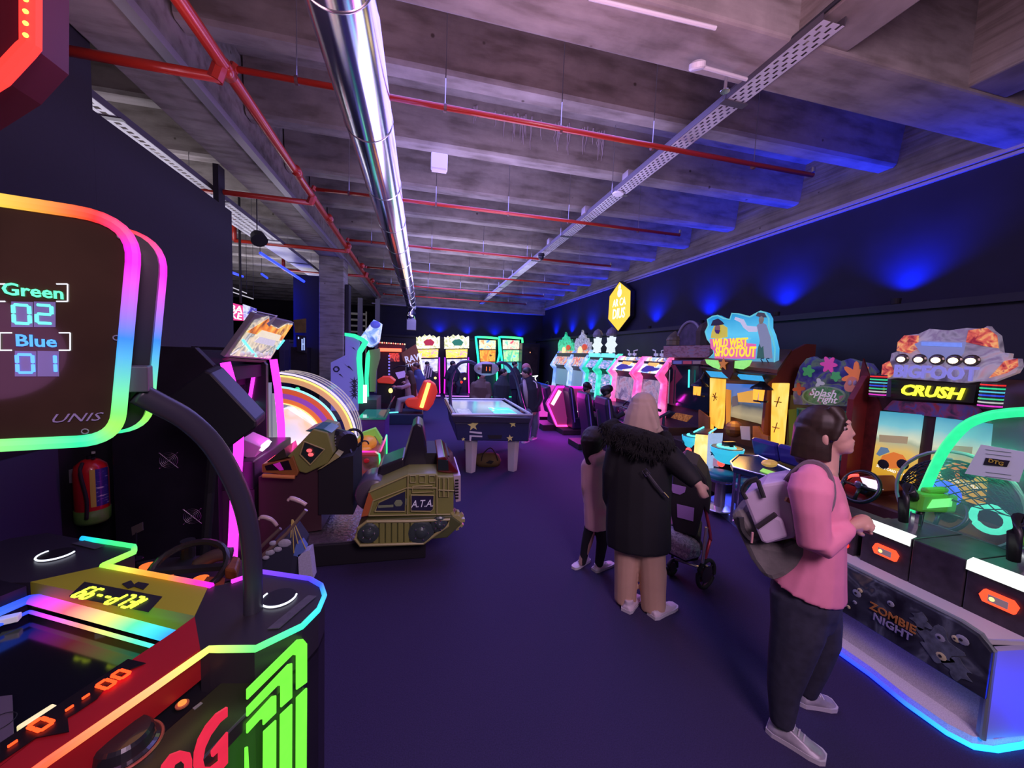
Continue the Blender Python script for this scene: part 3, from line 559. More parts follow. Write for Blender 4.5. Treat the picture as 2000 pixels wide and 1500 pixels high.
band(.57, .555, 5.41, H, .03, E('rim_gold', (1, .7, .25), 1.4), 'arch_rim')
g = G(); a, b = dome(.99, .99*H, 5.42), dome(.99, .99*H, 5.95)
for k in range(22): g.quad([a[k], a[k+1], b[k+1], b[k]])
part('canopy', g, M('canopy_acrylic', (.85, .9, 1), .05, alpha=.22, emit=.03), t, smooth=True)
for y in (5.62, 5.78, 5.95):
    g = G(); g.tube(dome(.985-.03*(y-5.42), .985*H, y), .007, 5); part('canopy_rib', g, E('rib_light', (.8, .65, .6), .6), t)
g = G(); g.bb(cx-.3, cx+.98, 5.42, 6.0, 0, .50); part('base_cabinet', g, M('purple_black', (.03, .015, .05), .4), t)
g = G(); g.prism([(cx-.3, 5.46, .50), (cx+.93, 5.46, .50), (cx+.93, 5.96, .50), (cx-.3, 5.96, .50)], (0, 0, .02)); dk = part('playfield', g, M('lit_playfield', (.8, .75, .7), .4, emit=.5, ecol=(1, .85, .75)), t)
g = G()
for k in range(3): g.tube(arc((cx+.15, 5.7, .53), .06+.08*k, 0, pi, 16, (1, 0, 0), (0, 1, 0)), .012, 5)
part('field_line', g, E('field_orange', (1, .5, .1), .9), dk)
g = G(); g.bb(cx-.28, cx-.22, 5.5, 5.95, .5, 1.3); part('back_panel', g, M('back_glow', (.3, .3, .35), .4, emit=.3), t)
for p_ in ((.25, .25), (.12, .45), (.4, .12)): g = G(); g.ell((cx+p_[0], 5.9, cz+.2+p_[1]), .035, 0, 10, 6); part('game_ball', g, E('ball_green', (.05, .9, .4), .9), t)
g = G(); g.prism(OY([(547, 800), (562, 799), (640, 850), (628, 868), (547, 868)], 5.55), (0, .3, 0)); part('lit_ramp', g, ART('ramp_glow', [(.35, (1, .75, .45)), (.5, (1, .93, .85)), (.65, (.85, .9, 1))], 3, .62), dk)
g = G(); g.prism([(cx-.2, 5.9, .52), (cx+.5, 5.9, .52), (cx+.46, 5.9, .95), (cx+.2, 5.9, 1.1), (cx-.2, 5.9, 1.15)], (0, .03, 0)); part('back_glass', g, M('back_glass', (.2, .22, .28), .2, emit=.35, ecol=(.5, .45, .55)), t)
lamp('AREA', 'canopy_lamp', (cx+.4, 5.75, 1.30), (1, .8, .8), .8, .3, aim=(cx+.4, 5.95, 0))
# ------------------------------------------------------------------ tank simulator
t = thing('tank_ride', 'olive green tank shaped ride with black seat and tracks on a low black platform', 'arcade ride', (-.3, 3.6, 0))
OL = M('olive_panel', (.27, .29, .07), .45, var=.15); OLD = M('olive_dark', (.10, .12, .035), .5, var=.15); OLE = M('olive_edge', (.42, .40, .14), .4); ORP = M('orange_trim', (.55, .15, .04), .4)
g = G(); g.bb(-.96, .07, 3.30, 4.35, 0, .19); part('platform', g, MAT, t, bevel=.01)
dp_ = ART('diamond_plate', [(.0, (.55, .5, .55)), (.18, (.45, .4, .45)), (.3, (.22, .2, .24))], 26, 0, 'voro', False, rough=.3)
g = G(); g.bb(-.95, -.42, 3.32, 4.33, .19, .20); part('tread_plate', g, M('tread_plate', (.42, .38, .44), .3, .7, var=.5, vscale=30, bump=.8), t)
Y0 = 3.20
def tk(pts): return OY([(680+x/6.52, 860+y/6.52) for x, y in pts], Y0)
hull = tk([(160, 985), (262, 655), (760, 440), (1140, 432), (1150, 460), (1350, 470), (1345, 920), (1300, 960)])
g = G(); g.prism([p+Vector((0, .02, 0)) for p in hull], (0, 1.0, 0)); hu = part('hull', g, OL, t, bevel=.012)
g = G(); g.prism(tk([(165, 975), (262, 660), (318, 775), (262, 955)]), (0, .02, 0)); part('front_plate', g, ORP, hu)
g = G()
for pth in ([(318, 772), (745, 606), (1130, 606)], [(262, 660), (760, 445)], [(318, 772), (262, 958)], [(762, 445), (755, 955)], [(1130, 440), (1130, 940)], [(262, 958), (1300, 940)], [(1150, 632), (1350, 640)], [(340, 905), (390, 790), (730, 640), (725, 905), (340, 905)], [(800, 695), (1090, 700), (1085, 875), (1050, 905), (800, 900), (800, 695)], [(820, 585), (1070, 575), (1090, 655), (815, 665), (820, 585)]):
    g.tube([p-Vector((0, .003, 0)) for p in tk(pth)], .006, 5)
for x in (790, 910, 1035):
    q = tk([(x, 450), (x+70, 450), (x+70, 535), (x, 535)]); g.tube([p-Vector((0, .003, 0)) for p in q], .005, 5, closed=True)
for x in (1160, 1225): q = tk([(x, 480), (x+50, 480), (x+50, 720), (x, 720)]); g.tube(q, .005, 5, closed=True)
part('panel_ridge', g, OLE, hu)
g = G(); g.prism(tk([(345, 900), (395, 795), (725, 650), (720, 900)]), (0, .03, 0)); vp = part('printed_window', g, M('window_navy', (.03, .035, .07), .3), hu)
g = G(); c = tk([(640, 800)])[0]; g.ell(c+Vector((0, .012, 0)), (.075, .014, .06)); g.box(c+Vector((-.10, .0, -.02)), (.12, .01, .02)); part('printed_pilot', g, M('print_green', (.25, .32, .16), .5), vp)
g = G(); g.prism(tk([(805, 705), (1088, 710), (1082, 870), (1045, 900), (805, 895)]), (0, .02, 0)); bd = part('badge', g, M('badge_navy', (.025, .02, .06), .4), hu)
text('badge_lettering', 'A.T.A.', tk([(945, 808)])[0]-Vector((0, .004, 0)), (1, 0, 0), (0, 0, 1), .088, M('letter_white', (.7, .65, .8), .5, emit=.15), bd, .003, squash=.8, shear=.25)
# tracks
g = G(); g.prism([p+Vector((0, -.02, 0)) for p in tk([(85, 1230), (130, 1080), (240, 1000), (1310, 950), (1450, 1050), (1260, 1230), (1030, 1250), (960, 1290), (155, 1320)])], (0, .28, 0)); tr = part('track_guard', g, OLD, t, bevel=.01)
g = G(); pth = [p-Vector((0, .035, 0)) for p in tk([(100, 1230), (140, 1090), (245, 1010), (860, 1005), (1290, 985), (1270, 1060), (1030, 1230), (960, 1285), (160, 1310)])]; g.tube(pth, .013, 6, closed=True); part('track_edge', g, OLE, tr)
g = G(); g.prism([p-Vector((0, .024, 0)) for p in tk([(140, 1160), (250, 1030), (315, 1030), (310, 1295), (165, 1290)])], (0, .01, 0)); g.prism([p-Vector((0, .024, 0)) for p in tk([(870, 1025), (1275, 1005), (1270, 1060), (1040, 1200), (960, 1270), (870, 1280)])], (0, .01, 0)); part('wheel_recess', g, M('recess_black', (.008, .008, .01), .7), tr)
for x, y, r_ in ((265, 1155, .085), (930, 1150, .105), (1158, 1050, .07)):
    c = tk([(x, y)])[0]; g = G(); g.lathe(c-Vector((0, .02, 0)), [(r_, 0), (r_, .018), (r_*.8, .025), (r_*.5, .03), (r_*.3, .045), (.01, .05)], 20, axis=(0, -1, 0)); wl = part('road_wheel', g, M('wheel_green_grey', (.07, .10, .09), .3, .3), tr)
    for k in range(5): q = c+Vector((cos(k*1.257)*r_*.55, -.052, sin(k*1.257)*r_*.55)); g = G(); g.ell(q, .009, 0, 8, 5); part('wheel_bolt', g, CHR, wl)
g = G()
for k in range(7): q = tk([(325+k*78, 1025), (325+k*78+66, 1025), (325+k*78+66, 1288), (325+k*78, 1290)]); g.prism([p-Vector((0, .035, 0)) for p in q], (0, .02, 0))
part('ribbed_skirt', g, OL, tr, bevel=.006)
g = G(); c = tk([(1360, 1040)])[0]
for k in range(10): a_ = k*.628; g.box(c+Vector((cos(a_)*.07, .04, sin(a_)*.07)), (.035, .05, .026), rot=(0, -a_, 0))
g.cyl(c+Vector((0, .07, 0)), .062, .08, 20, axis=(0, -1, 0)); part('drive_sprocket', g, OLE, tr)
g = G(); g.prism([p+Vector((0, .05, 0)) for p in tk([(1350, 480), (1440, 470), (1440, 800), (1380, 815)])], (0, .6, 0)); rr = part('rear_louvre', g, M('rear_white', (.55, .45, .5), .4), t)
g = G()
for k in range(7): q = tk([(1368, 525+38*k), (1412, 522+38*k), (1412, 545+38*k), (1368, 548+38*k)]); g.prism([p+Vector((0, .045, 0)) for p in q], (0, .01, 0))
part('louvre_slot', g, MAT, rr)
g = G(); g.prism([p+Vector((0, .1, 0)) for p in tk([(1140, 265), (1235, 250), (1290, 300), (1425, 460), (1300, 470), (1140, 450)])], (0, .7, 0)); rc = part('engine_cover', g, M('red_gloss', (.12, .01, .012), .15), t, bevel=.01)
g = G(); q = tk([(1150, 280), (1280, 290), (1290, 420), (1150, 420)]); g.prism([p+Vector((0, .085, 0)) for p in q], (0, .01, 0)); part('glossy_inset', g, M('gloss_inset', (.02, .03, .03), .08), rc)
# seat
sb = [(x/6.52+680, y/6.52+860) for x, y in ((400, 360), (720, 225), (790, 10), (810, -60))]
g = G(); q = OY([(806, 834), (815, 826), (826, 832), (832, 860), (838, 925), (800, 932), (778, 938), (790, 890)], 3.5); g.prism(q, (0, .42, 0)); st = part('seat_back', g, M('seat_vinyl', (.022, .018, .030), .28), t, bevel=.02)
q = OY([(740, 912), (790, 893), (792, 940), (775, 950), (728, 962)], 3.5); g = G(); g.prism(q, (0, .42, 0)); part('seat_cushion', g, M('seat_vinyl'), t, bevel=.02)
q = OY([(845, 884), (856, 882), (860, 925), (846, 925)], 3.5); g = G(); g.prism(OY([(828, 885), (853, 885), (878, 890), (880, 930), (830, 930)], 3.5), (0, .5, 0)); part('seat_support', g, MAT, t)
g = G(); c = oy(727, 968, 3.35); g.lathe(c+Vector((0, .4, 0)), [(.02, 0), (.11, .02), (.145, .06), (.145, .38), (.13, .4)], 20, axis=(0, -1, 0)); part('round_fender', g, M('fender_dark', (.10, .085, .11), .3), t, smooth=True)
g = G(); c = oy(857, 890, 4.3); g.box(c+Vector((0, 0, .02)), (.05, .04, .18)); part('red_light_post', g, E('dim_red', (1, .12, .08), .8), t)
# ------------------------------------------------------------------ the ride's console, olive with orange trim
t = thing('tank_console', 'angular olive console with orange trim and red lit buttons facing the tank ride', 'arcade console', (-1.0, 3.8, 0))
g = G(); g.prism(OY([(505, 932), (628, 905), (628, 1035), (594, 1040), (590, 1085), (505, 1085)], 3.5), (0, .55, 0)); part('console_base', g, M('console_maroon', (.06, .025, .03), .5), t)
g = G(); g.prism(OY([(622, 905), (690, 890), (690, 1005), (622, 1005)], 3.47), (0, .5, 0)); part('console_base', g, MAT, t)
g = G(); g.prism(OY([(560, 893), (612, 838), (640, 845), (652, 885), (640, 905), (598, 925), (585, 922), (570, 895)], 3.44), (0, .5, 0)); part('console_head', g, OL, t, bevel=.01)
g = G(); g.prism(OY([(594, 862), (634, 878), (606, 908), (586, 888)], 3.43), (0, .02, 0)); mp_ = part('button_panel', g, M('panel_teal_black', (.02, .035, .035), .3), t)
g = G()
for a_, b_ in (((594, 862), (634, 878)), ((634, 878), (606, 908)), ((606, 908), (586, 888)), ((586, 888), (594, 862))): g.tube(OY([a_, b_], 3.425), .006, 5)
part('panel_frame', g, OLE, mp_)
for p_ in ((604, 880), (607, 888)): g = G(); g.ell(oy(*p_, 3.415), (.022, .012, .016), 0, 10, 6); part('red_button', g, E('button_red', (1, .1, .12), 1.5), mp_)
g = G()
q = OY([(511, 907), (565, 897), (572, 890), (583, 922), (580, 930), (511, 923)], 3.42); g.prism(q, (0, .3, 0)); oc = part('trim_wing', g, M('wing_orange', (.32, .12, .03), .4), t, bevel=.006)
g = G(); q = OY([(517, 910), (563, 899), (570, 918), (520, 919)], 3.415); g.prism(q, (0, .01, 0)); part('wing_window', g, M('wing_black', (.02, .008, .02), .2), oc)
g = G(); q = OY([(533, 907), (546, 903), (554, 918), (546, 919)], 3.41); g.prism(q, (0, .005, 0)); part('painted_wing_reflection', g, M('wing_magenta', (.5, .02, .4), .2, emit=.4), oc)  # magenta reflection painted as a glowing patch on the window
g = G(); g.tube(OY([(513, 929), (576, 932)], 3.40), .016, 8); part('orange_bar', g, M('bar_orange', (.75, .30, .08), .35), oc)
g = G(); g.prism(OY([(520, 903), (555, 876), (560, 893), (530, 902)], 3.44), (0, .3, 0)); part('trim_wing', g, M('wing_olive_black', (.04, .035, .02), .4), t)
g = G(); g.prism(OY([(640, 905), (655, 885), (664, 892), (628, 915), (620, 918)], 3.42), (0, .3, 0)); part('side_flange', g, OLE, t)
g = G(); g.prism(OY([(596, 842), (614, 836), (632, 838), (648, 845), (622, 846)], 3.46), (0, .3, 0)); part('top_cap', g, M('teal_cap', (.05, .18, .20), .2), t)
g = G(); g.lathe(oy(655, 862, 3.75), [(.10, 0), (.12, .03), (.12, .16), (.10, .19)], 20, axis=(.7, -.7, 0)); gn = part('gun_drum', g, M('gun_metal', (.035, .03, .035), .35, .4), t)
for k in range(4): g = G(); g.ell(oy(655, 852+k*6, 3.55), .008, 0, 8, 5); part('drum_stud', g, CHR, gn)
g = G(); g.tube(arc(oy(690, 856, 3.8), .085, 0, 2*pi, 20, (.9, .3, 0), (0, 0, 1))[:-1], .014, 6, closed=True); g.tube([oy(662, 858, 3.75), oy(690, 856, 3.8)], .02, 6); part('steering_yoke', g, M('yoke_black', (.02, .02, .025), .3), t)
g = G(); g.tube([oy(678, 862, 3.7), oy(688, 890, 3.6)], .014, 6); part('lever', g, BLK, t)
# ------------------------------------------------------------------ kids' cabinet with the yellow hood
t = thing('hood_game', "low orange children's cabinet outlined in pink and green light with a yellow animal hood", 'arcade machine', (-.66, 5.1, 0))
g = G(); g.bb(-.86, -.48, 4.9, 5.6, 0, .545); part('cabinet_body', g, M('cabinet_orange', (.40, .10, .05), .45, var=.2), t, bevel=.03)
g = G(); q = OY([(684, 891), (738, 892), (735, 934), (684, 934)], 4.895); g.prism(q, (0, .004, 0)); fa = part('front_artwork', g, ART('mine_art', [(.3, (.05, .04, .03)), (.45, (.20, .14, .07)), (.6, (.30, .22, .20)), (.7, (.5, .15, .08))], 6, 0, emis=False), t)
g = G(); g.ell(oy(716, 900, 4.885), (.035, .008, .03), 0, 12, 6); part('printed_dot', g, M('dot_red', (.6, .03, .03), .4), fa)
g = G(); g.ell(oy(689, 910, 4.86), (.045, .03, .07), 0, 8, 6); part('glowing_gem', g, E('gem_red', (1, .12, .05), 1.7), t)
g = G(); q = OY([(662, 884), (700, 882), (732, 882), (741, 887), (742, 900), (740, 960)], 4.88); g.strip(q, sw('mag mag pnk tea grn grn'), .022, .022, up=(0, 1, 0)); part('edge_light', g, RGB, t)
g = G(); q = [(-.475, 4.9, .56), (-.46, 5.25, .60), (-.46, 5.55, .62), (-.46, 5.6, .40), (-.46, 5.6, .1)]; g.strip(q, sw('pnk pnk tea grn grn'), .022, .022, up=(1, 0, 0)); part('edge_light', g, RGB, t)
hp = oy(716, 862, 5.2)
g = G(); g.ell(hp+Vector((0, 0, -.02)), (.13, .16, .11), 0, 16, 10); g.ell(hp+Vector((-.03, -.13, -.07)), (.11, .09, .045), 0, 14, 8); hd = part('animal_hood', g, M('hood_yellow', (.85, .45, .04), .4, emit=.12), t, smooth=True)
g = G(); g.tube(arc(hp+Vector((.0, -.165, .0)), .045, 0, pi, 10), .01, 5); part('hood_brow', g, MAT, hd)
g = G(); g.tube(arc(hp+Vector((-.03, -.225, -.075)), .07, pi, 2*pi, 10, (1, 0, 0), (0, .2, .4)), .008, 5); part('hood_mouth', g, M('mouth_red', (.5, .05, .03), .4), hd)
g = G(); g.prism([hp+Vector(q) for q in ((-.16, -.02, -.02), (-.05, -.05, .12), (.10, 0, .17), (.18, .1, .0), (.16, .12, -.08), (.10, .02, .06), (-.04, -.03, .05))], (0, .12, 0)); part('green_collar', g, M('collar_green', (.25, .65, .08), .4, emit=.25), t, bevel=.01)
g = G(); g.ell(hp+Vector((-.19, .0, -.03)), (.07, .07, .08), 0, 12, 8); part('black_mallet', g, BLK, t, smooth=True)
# ------------------------------------------------------------------ folded pushchair with hanging paper bag
Y_ = 2.25
def by(pts, d=0): return OY(pts, Y_+d)
t = thing('folded_pushchair', 'folded pushchair with pale hook handles leaning beside the table game', 'pushchair', (-.8, Y_, 0))
PK = M('handle_pale', (.55, .40, .40), .3)
for q in (by([(598, 996), (560, 1042), (508, 1090), (470, 1120)]), by([(548, 1032), (520, 1058), (470, 1110)], .25)): g = G(); g.tube(q, .011, 8); fr = part('frame_tube', g, M('frame_bronze', (.30, .20, .18), .3, .5), t)
g = G(); g.tube(smoothpath(by([(598, 986), (588, 980), (573, 974), (566, 974), (562, 978)]), 3), [.011]*4+[.013]*5+[.008]*4, 8); part('hook_handle', g, PK, t, smooth=True)
g = G(); g.tube(smoothpath(by([(541, 1027), (532, 1016), (517, 1010), (508, 1011), (505, 1015)], .25), 3), [.011]*4+[.013]*5+[.008]*4, 8); part('hook_handle', g, PK, t, smooth=True)
g = G(); g.prism(by([(560, 1040), (585, 1075), (575, 1150), (512, 1135), (500, 1110), (520, 1075)]), (0, .22, 0)); fb = part('fabric_bundle', g, M('bundle_navy', (.02, .022, .045), .8), t, bevel=.03)
g = G()
for p_, r_ in (((556, 1060), .035), ((543, 1072), .022), ((528, 1078), .025), ((520, 1088), .018), ((534, 1060), .02)): g.ell(by([p_])[0]-Vector((0, .005, 0)), (r_, .01, r_*.7), 0, 10, 6)
part('printed_blossom', g, M('blossom_grey', (.35, .36, .42), .6), fb)
g = G(); g.tube(by([(512, 1100), (508, 1180), (505, 1240)], .1), .011, 8); g.tube(by([(575, 1120), (590, 1200), (600, 1260)], .1), .011, 8); part('leg_tube', g, M('frame_bronze'), t)
for p_ in ((505, 1250), (600, 1268)): c = by([p_], .1)[0]; g = G(); g.cyl(Vector((c.x-.012, c.y, .055)), .055, .024, 18, axis=(1, 0, 0)); part('wheel', g, RUB, t)
b = thing('paper_bag', 'small white patterned paper bag hanging on yellow cords from the folded pushchair', 'bag', tuple(by([(598, 1110)])[0]))
g = G(); g.prism(by([(582, 1084), (605, 1074), (612, 1131), (584, 1129)]), (0, .07, 0)); part('bag_body', g, M('bag_paper', (.50, .50, .68), .6, var=.25, vscale=120), b)
g = G()
for a_, b_ in (((571, 1015), (574, 1080)), ((571, 1015), (582, 1062)), ((572, 1015), (597, 1072)), ((570, 1015), (568, 1050))): g.tube(by([a_, b_], -.005), .0028, 5)
part('cord', g, M('cord_yellow', (.55, .45, .12), .6), b)
g = G(); g.prism(by([(573, 1085), (578, 1064), (588, 1058), (597, 1072), (583, 1088)]), (0, .05, 0)); part('blue_tissue', g, M('tissue_blue', (.10, .18, .5), .6), b)
# ------------------------------------------------------------------ low driving console beyond the table
t = thing('driving_console', 'low black driving console with orange buttons and a tilted black monitor hood', 'arcade console', (-1.35, 2.6, 0))
g = G(); g.prism(OZ([(262, 1098), (300, 1090), (440, 1080), (480, 1095), (486, 1125), (400, 1150), (340, 1130)], .765), (0, 0, -.74)); part('console_body', g, M('console_black', (.014, .012, .015), .4), t, bevel=.01)
zc = .77
g = G(); g.tube(arc(oz(368, 1112, .84), .14, 0, 2*pi, 28, (1, 0, 0), (0, .75, .5))[:-1], .015, 7, closed=True); g.box(oz(368, 1112, .84), (.26, .03, .02)); g.cyl(oz(368, 1112, .70), .03, .15, 12); part('steering_wheel', g, M('wheel_black', (.02, .02, .022), .3), t)
for p_, r_ in (((289, 1110), .03), ((392, 1136), .03), ((330, 1123), .02)): g = G(); g.cyl(oz(*p_, .78), r_, .015, 14); part('orange_button', g, E('button_orange2', (1, .16, .03), 1.3), t)
g = G(); q = OZ([(405, 1130), (440, 1133), (437, 1147), (395, 1143)], .79); g.prism(q, (0, 0, .01)); part('instruction_plate', g, M('plate_orange', (.4, .12, .05), .4), t)
g = G(); g.tube(smoothpath([oz(385, 1105, .82), oz(420, 1085, .86), oz(452, 1082, .86)], 4), .03, 8); part('padded_grip', g, M('grip_maroon', (.08, .05, .05), .5), t, smooth=True)
g = G(); q = OZ([(438, 1110), (455, 1083), (470, 1088), (462, 1115)], .85); g.prism(q, (0, 0, -.05)); part('leather_pouch', g, M('pouch_rust', (.30, .10, .03), .5, var=.5, vscale=25), t, bevel=.01)
hy = 2.7
q = OY([(399, 723), (412, 729), (500, 822), (500, 835), (440, 880), (430, 876), (314, 783)], hy); g = G(); g.prism(q, (0, .16, .03)); hdm = part('monitor_hood', g, M('hood_black', (.012, .011, .018), .45), t, bevel=.012)
g = G(); g.tube([oy(420, 830, 2.85), oy(410, 960, 2.95), oy(400, 1090, 2.95)], .03, 8); part('monitor_post', g, MAT, t)
s_ = thing('placard_stand', 'small dark placard on a thin stand by the cup holder end of the table', 'placard', tuple(oz(268, 1092, .80)))
g = G(); g.tube([oy(266, 1092, 2.45), oy(266, 1040, 2.45)], .004, 5); g.cyl(oy(266, 1092, 2.45), .03, .004, 12); part('stem', g, BLK, s_); g = G(); g.prism(OY([(256, 1030), (278, 1020), (279, 1036), (258, 1046)], 2.45), (0, .006, 0)); part('card', g, M('card_brown', (.08, .06, .06), .6), s_)
def DX(pts, x, dx=0): return [p+Vector((dx, 0, 0)) for p in OX(pts, x)]
def slab(px_, x, th, mt, nm, par, m2=None, bevel=0, dx=0, **k):
    g = G(); g.prism(DX(px_, x, dx), (th, 0, 0)); return part(nm, g, mt, par, bevel=bevel, **k)
def sol(nm, pts, y0, y1, mt, par, bevel=.004):     # xz outline extruded along y
    g = G(); g.prism([(x, y0, z) for x, z in pts], (0, y1-y0, 0)); return part(nm, g, mt, par, bevel=bevel)
def ccw(f): return f
# ------------------------------------------------------------------ hanging hexagonal sign
t = thing('hexagon_sign', 'tall yellow hexagonal lit sign with white lettering on the right wall', 'sign', tuple(ox(1210, 600, 5.42)))
hx = [(1210, 549), (1232, 567), (1231, 617), (1207, 648), (1187, 624), (1190, 578)]
g = G(); g.prism(DX(hx, 5.42), (.12, 0, 0)); bx_ = part('sign_box', g, BLK, t); k_ = .96; c_ = (1209.5, 598)
slab([(c_[0]+(x-c_[0])*k_, c_[1]+(y-c_[1])*k_) for x, y in hx], 5.415, .004, E('sign_yellow', (1, .62, .05), 1.25), 'sign_face', bx_)
WS = E('sign_white', (1, .95, .8), 1.8)
for s_, p_, h_ in (('AR CA', (1209, 591), .30), ('DIUS', (1208, 613), .40)): text('sign_lettering', s_, ox(*p_, 5.41), (0, -1, 0), (0, 0, 1), h_, WS, bx_, .004, off=.015, squash=.82)
g = G(); g.ell(ox(1210, 572, 5.41), (.01, .12, .12), 0, 14, 8); q = ox(1210, 563, 5.41); g.prism([q+Vector((0, -.07, .0)), q+Vector((0, -.03, .13)), q+Vector((0, 0, .02)), q+Vector((0, .04, .11)), q+Vector((0, .07, 0))], (.006, 0, 0)); part('sign_emblem', g, WS, bx_)
# ------------------------------------------------------------------ monster truck racer
XB = 4.5
t = thing('truck_racer', 'two seat monster truck racing cabinet with a big cloud shaped marquee and two desert screens', 'arcade machine', (4.8, 2.3, 0))
y0, y1 = 1.72, 2.98
sol('cabinet_body', [(4.56, .0), (4.56, 1.55), (4.62, 1.78), (5.15, 1.78), (5.15, 0)], y0, y1, M('truck_body', (.05, .015, .02), .4, var=.3), t)
for y in (1.64, 2.98): sol('side_wing', [(4.35, 0), (4.35, 1.5), (4.50, 1.75), (5.12, 1.75), (5.12, 0)], y, y+.06, M('wing_red', (.22, .02, .02), .35, var=.3), t)
cloud = [(1720, 740), (1722, 720), (1735, 705), (1738, 690), (1752, 685), (1750, 668), (1765, 655), (1790, 652), (1812, 642), (1850, 645), (1885, 640), (1915, 642), (1925, 636), (1932, 645), (1945, 655), (1948, 672), (1950, 688), (1968, 690), (1966, 700), (1985, 700), (1988, 715), (1980, 728), (1935, 745), (1900, 745), (1880, 748), (1800, 742), (1745, 738)]
g = G(); g.prism(DX(cloud, XB, .02), (.06, 0, 0)); mq = part('marquee', g, ART('truck_marquee', [(.3, (.10, .08, .13)), (.45, (.34, .30, .38)), (.52, (.25, .19, .30)), (.6, (.42, .38, .46)), (.68, (.5, .30, .32))], 5, .42), t, bevel=.004)
slab([(1785, 672), (1800, 665), (1860, 668), (1885, 668), (1880, 690), (1868, 705), (1805, 700)], XB, .01, M('print_truck', (.22, .24, .4), .3, emit=.35, ecol=(.35, .4, .8)), 'printed_truck', mq, dx=.005)
slab([(1800, 668), (1878, 670), (1878, 678), (1800, 675)], XB, .01, E('print_blue', (.2, .3, 1), .9), 'truck_visor', mq, dx=-.004)
for pts in ([(1750, 685), (1752, 668), (1765, 655), (1792, 655), (1790, 680), (1775, 690)], [(1885, 668), (1890, 645), (1925, 640), (1945, 655), (1948, 680), (1915, 675)], [(1720, 735), (1722, 712), (1735, 705), (1745, 728), (1735, 738)], [(1960, 705), (1985, 700), (1986, 715), (1965, 728), (1930, 738), (1945, 722)]):
    slab(pts, XB, .01, ART('print_flame', [(.35, (.30, .02, .04)), (.5, (.75, .14, .08)), (.62, (1, .5, .15)), (.7, (.4, .06, .10))], 16, .55), 'printed_flame', mq, dx=.008)
for k in range(5):
    c = ox(1762+k*34, 701+k*.8, XB); g = G(); g.ell(c, (.02, .055, .05), 0, 14, 8); g_ = part('roof_lamp', g, M('lamp_bezel', (.10, .08, .06), .3, .5), mq); g = G(); g.ell(c+Vector((-.018, 0, -.005)), (.008, .034, .026), 0, 12, 6); part('lamp_glow', g, E('lamp_warm', (1, .8, .45), 3.4), g_)
text('marquee_word', 'BIGFOOT', ox(1829, 729, XB)-Vector((.05, 0, 0)), (0, -1, 0), (0, 0, 1), .16, M('word_steel', (.12, .12, .5), .35, .3, emit=.9, ecol=(.22, .20, .55)), mq, .02, off=.03, squash=.84, spacing=1.0)
slab([(1742, 742), (1908, 752), (1902, 787), (1740, 778)], XB, .06, M('word_board', (.02, .018, .01), .35), 'name_board', t, dx=-.005)
text('marquee_word', 'CRUSH', ox(1818, 766, XB)-Vector((.02, 0, 0)), (0, -1, 0), (0, 0, 1), .135, E('word_yellow', (1, 1, .04), 1.9), mq, .01, off=.035, squash=1.0, shear=.2)
for p0, p1 in (((1717, 732), (1713, 775)), ((1940, 748), (1932, 798))):
    a, b = ox(*p0, 4.42), ox(*p1, 4.42); g = G(); g.tube([a, b], .062, 16); tt = part('signal_tower', g, M('tower_smoke', (.05, .05, .06), .2), t)
    for k, c_ in enumerate((REDL, GRN, CYN, BLU, GRN, WLT, MAG)):
        q = a.lerp(b, (k+.6)/7.4); g = G(); g.tube([q+Vector((0, 0, .006)), q-Vector((0, 0, .006))], .065, 16); part('signal_ring', g, E('ring%d' % k, ((1, .03, .03), (.03, .8, .35), (.1, .6, .8), (.03, .08, .9), (.05, .7, .3), (.6, .6, .6), (.9, .05, .7))[k], .9), tt)
DES = ART('screen_desert', [(.25, (.30, .12, .04)), (.42, (.75, .38, .10)), (.55, (.85, .50, .16)), (.7, (.95, .72, .35))], 5, .85, stretch=(1, 1, 2))
def gradmat(name, stops, zlo, zhi, s=.95):
    m = bpy.data.materials.new(name); m.use_nodes = True; N, L = nt(m); b = N['Principled BSDF']; tc = N.new('ShaderNodeTexCoord'); sp = N.new('ShaderNodeSeparateXYZ'); mr = N.new('ShaderNodeMapRange'); mr.inputs[1].default_value = zlo; mr.inputs[2].default_value = zhi
    nz = N.new('ShaderNodeTexNoise'); nz.inputs['Scale'].default_value = 6; ad = N.new('ShaderNodeMath'); ad.operation = 'MULTIPLY_ADD'; ad.inputs[1].default_value = .12
    L.new(tc.outputs['Object'], sp.inputs[0]); L.new(tc.outputs['Object'], nz.inputs['Vector']); L.new(sp.outputs[2], mr.inputs[0]); L.new(nz.outputs['Fac'], ad.inputs[0]); L.new(mr.outputs[0], ad.inputs[2]); cr = ramp(N, stops); L.new(ad.outputs[0], cr.inputs[0])
    L.new(cr.outputs[0], b.inputs['Emission Color']); b.inputs['Emission Strength'].default_value = s; b.inputs['Base Color'].default_value = (.02, .02, .02, 1); b.inputs['Roughness'].default_value = .15; return m
SKYD = gradmat('screen_desert_scene', [(.0, (.75, .35, .02)), (.22, (.8, .45, .04)), (.45, (.85, .55, .15)), (.56, (.45, .50, .35)), (.62, (.75, .80, .60)), (.8, (.22, .62, .72)), (1, (.06, .38, .58))], .76, 1.46, .85)
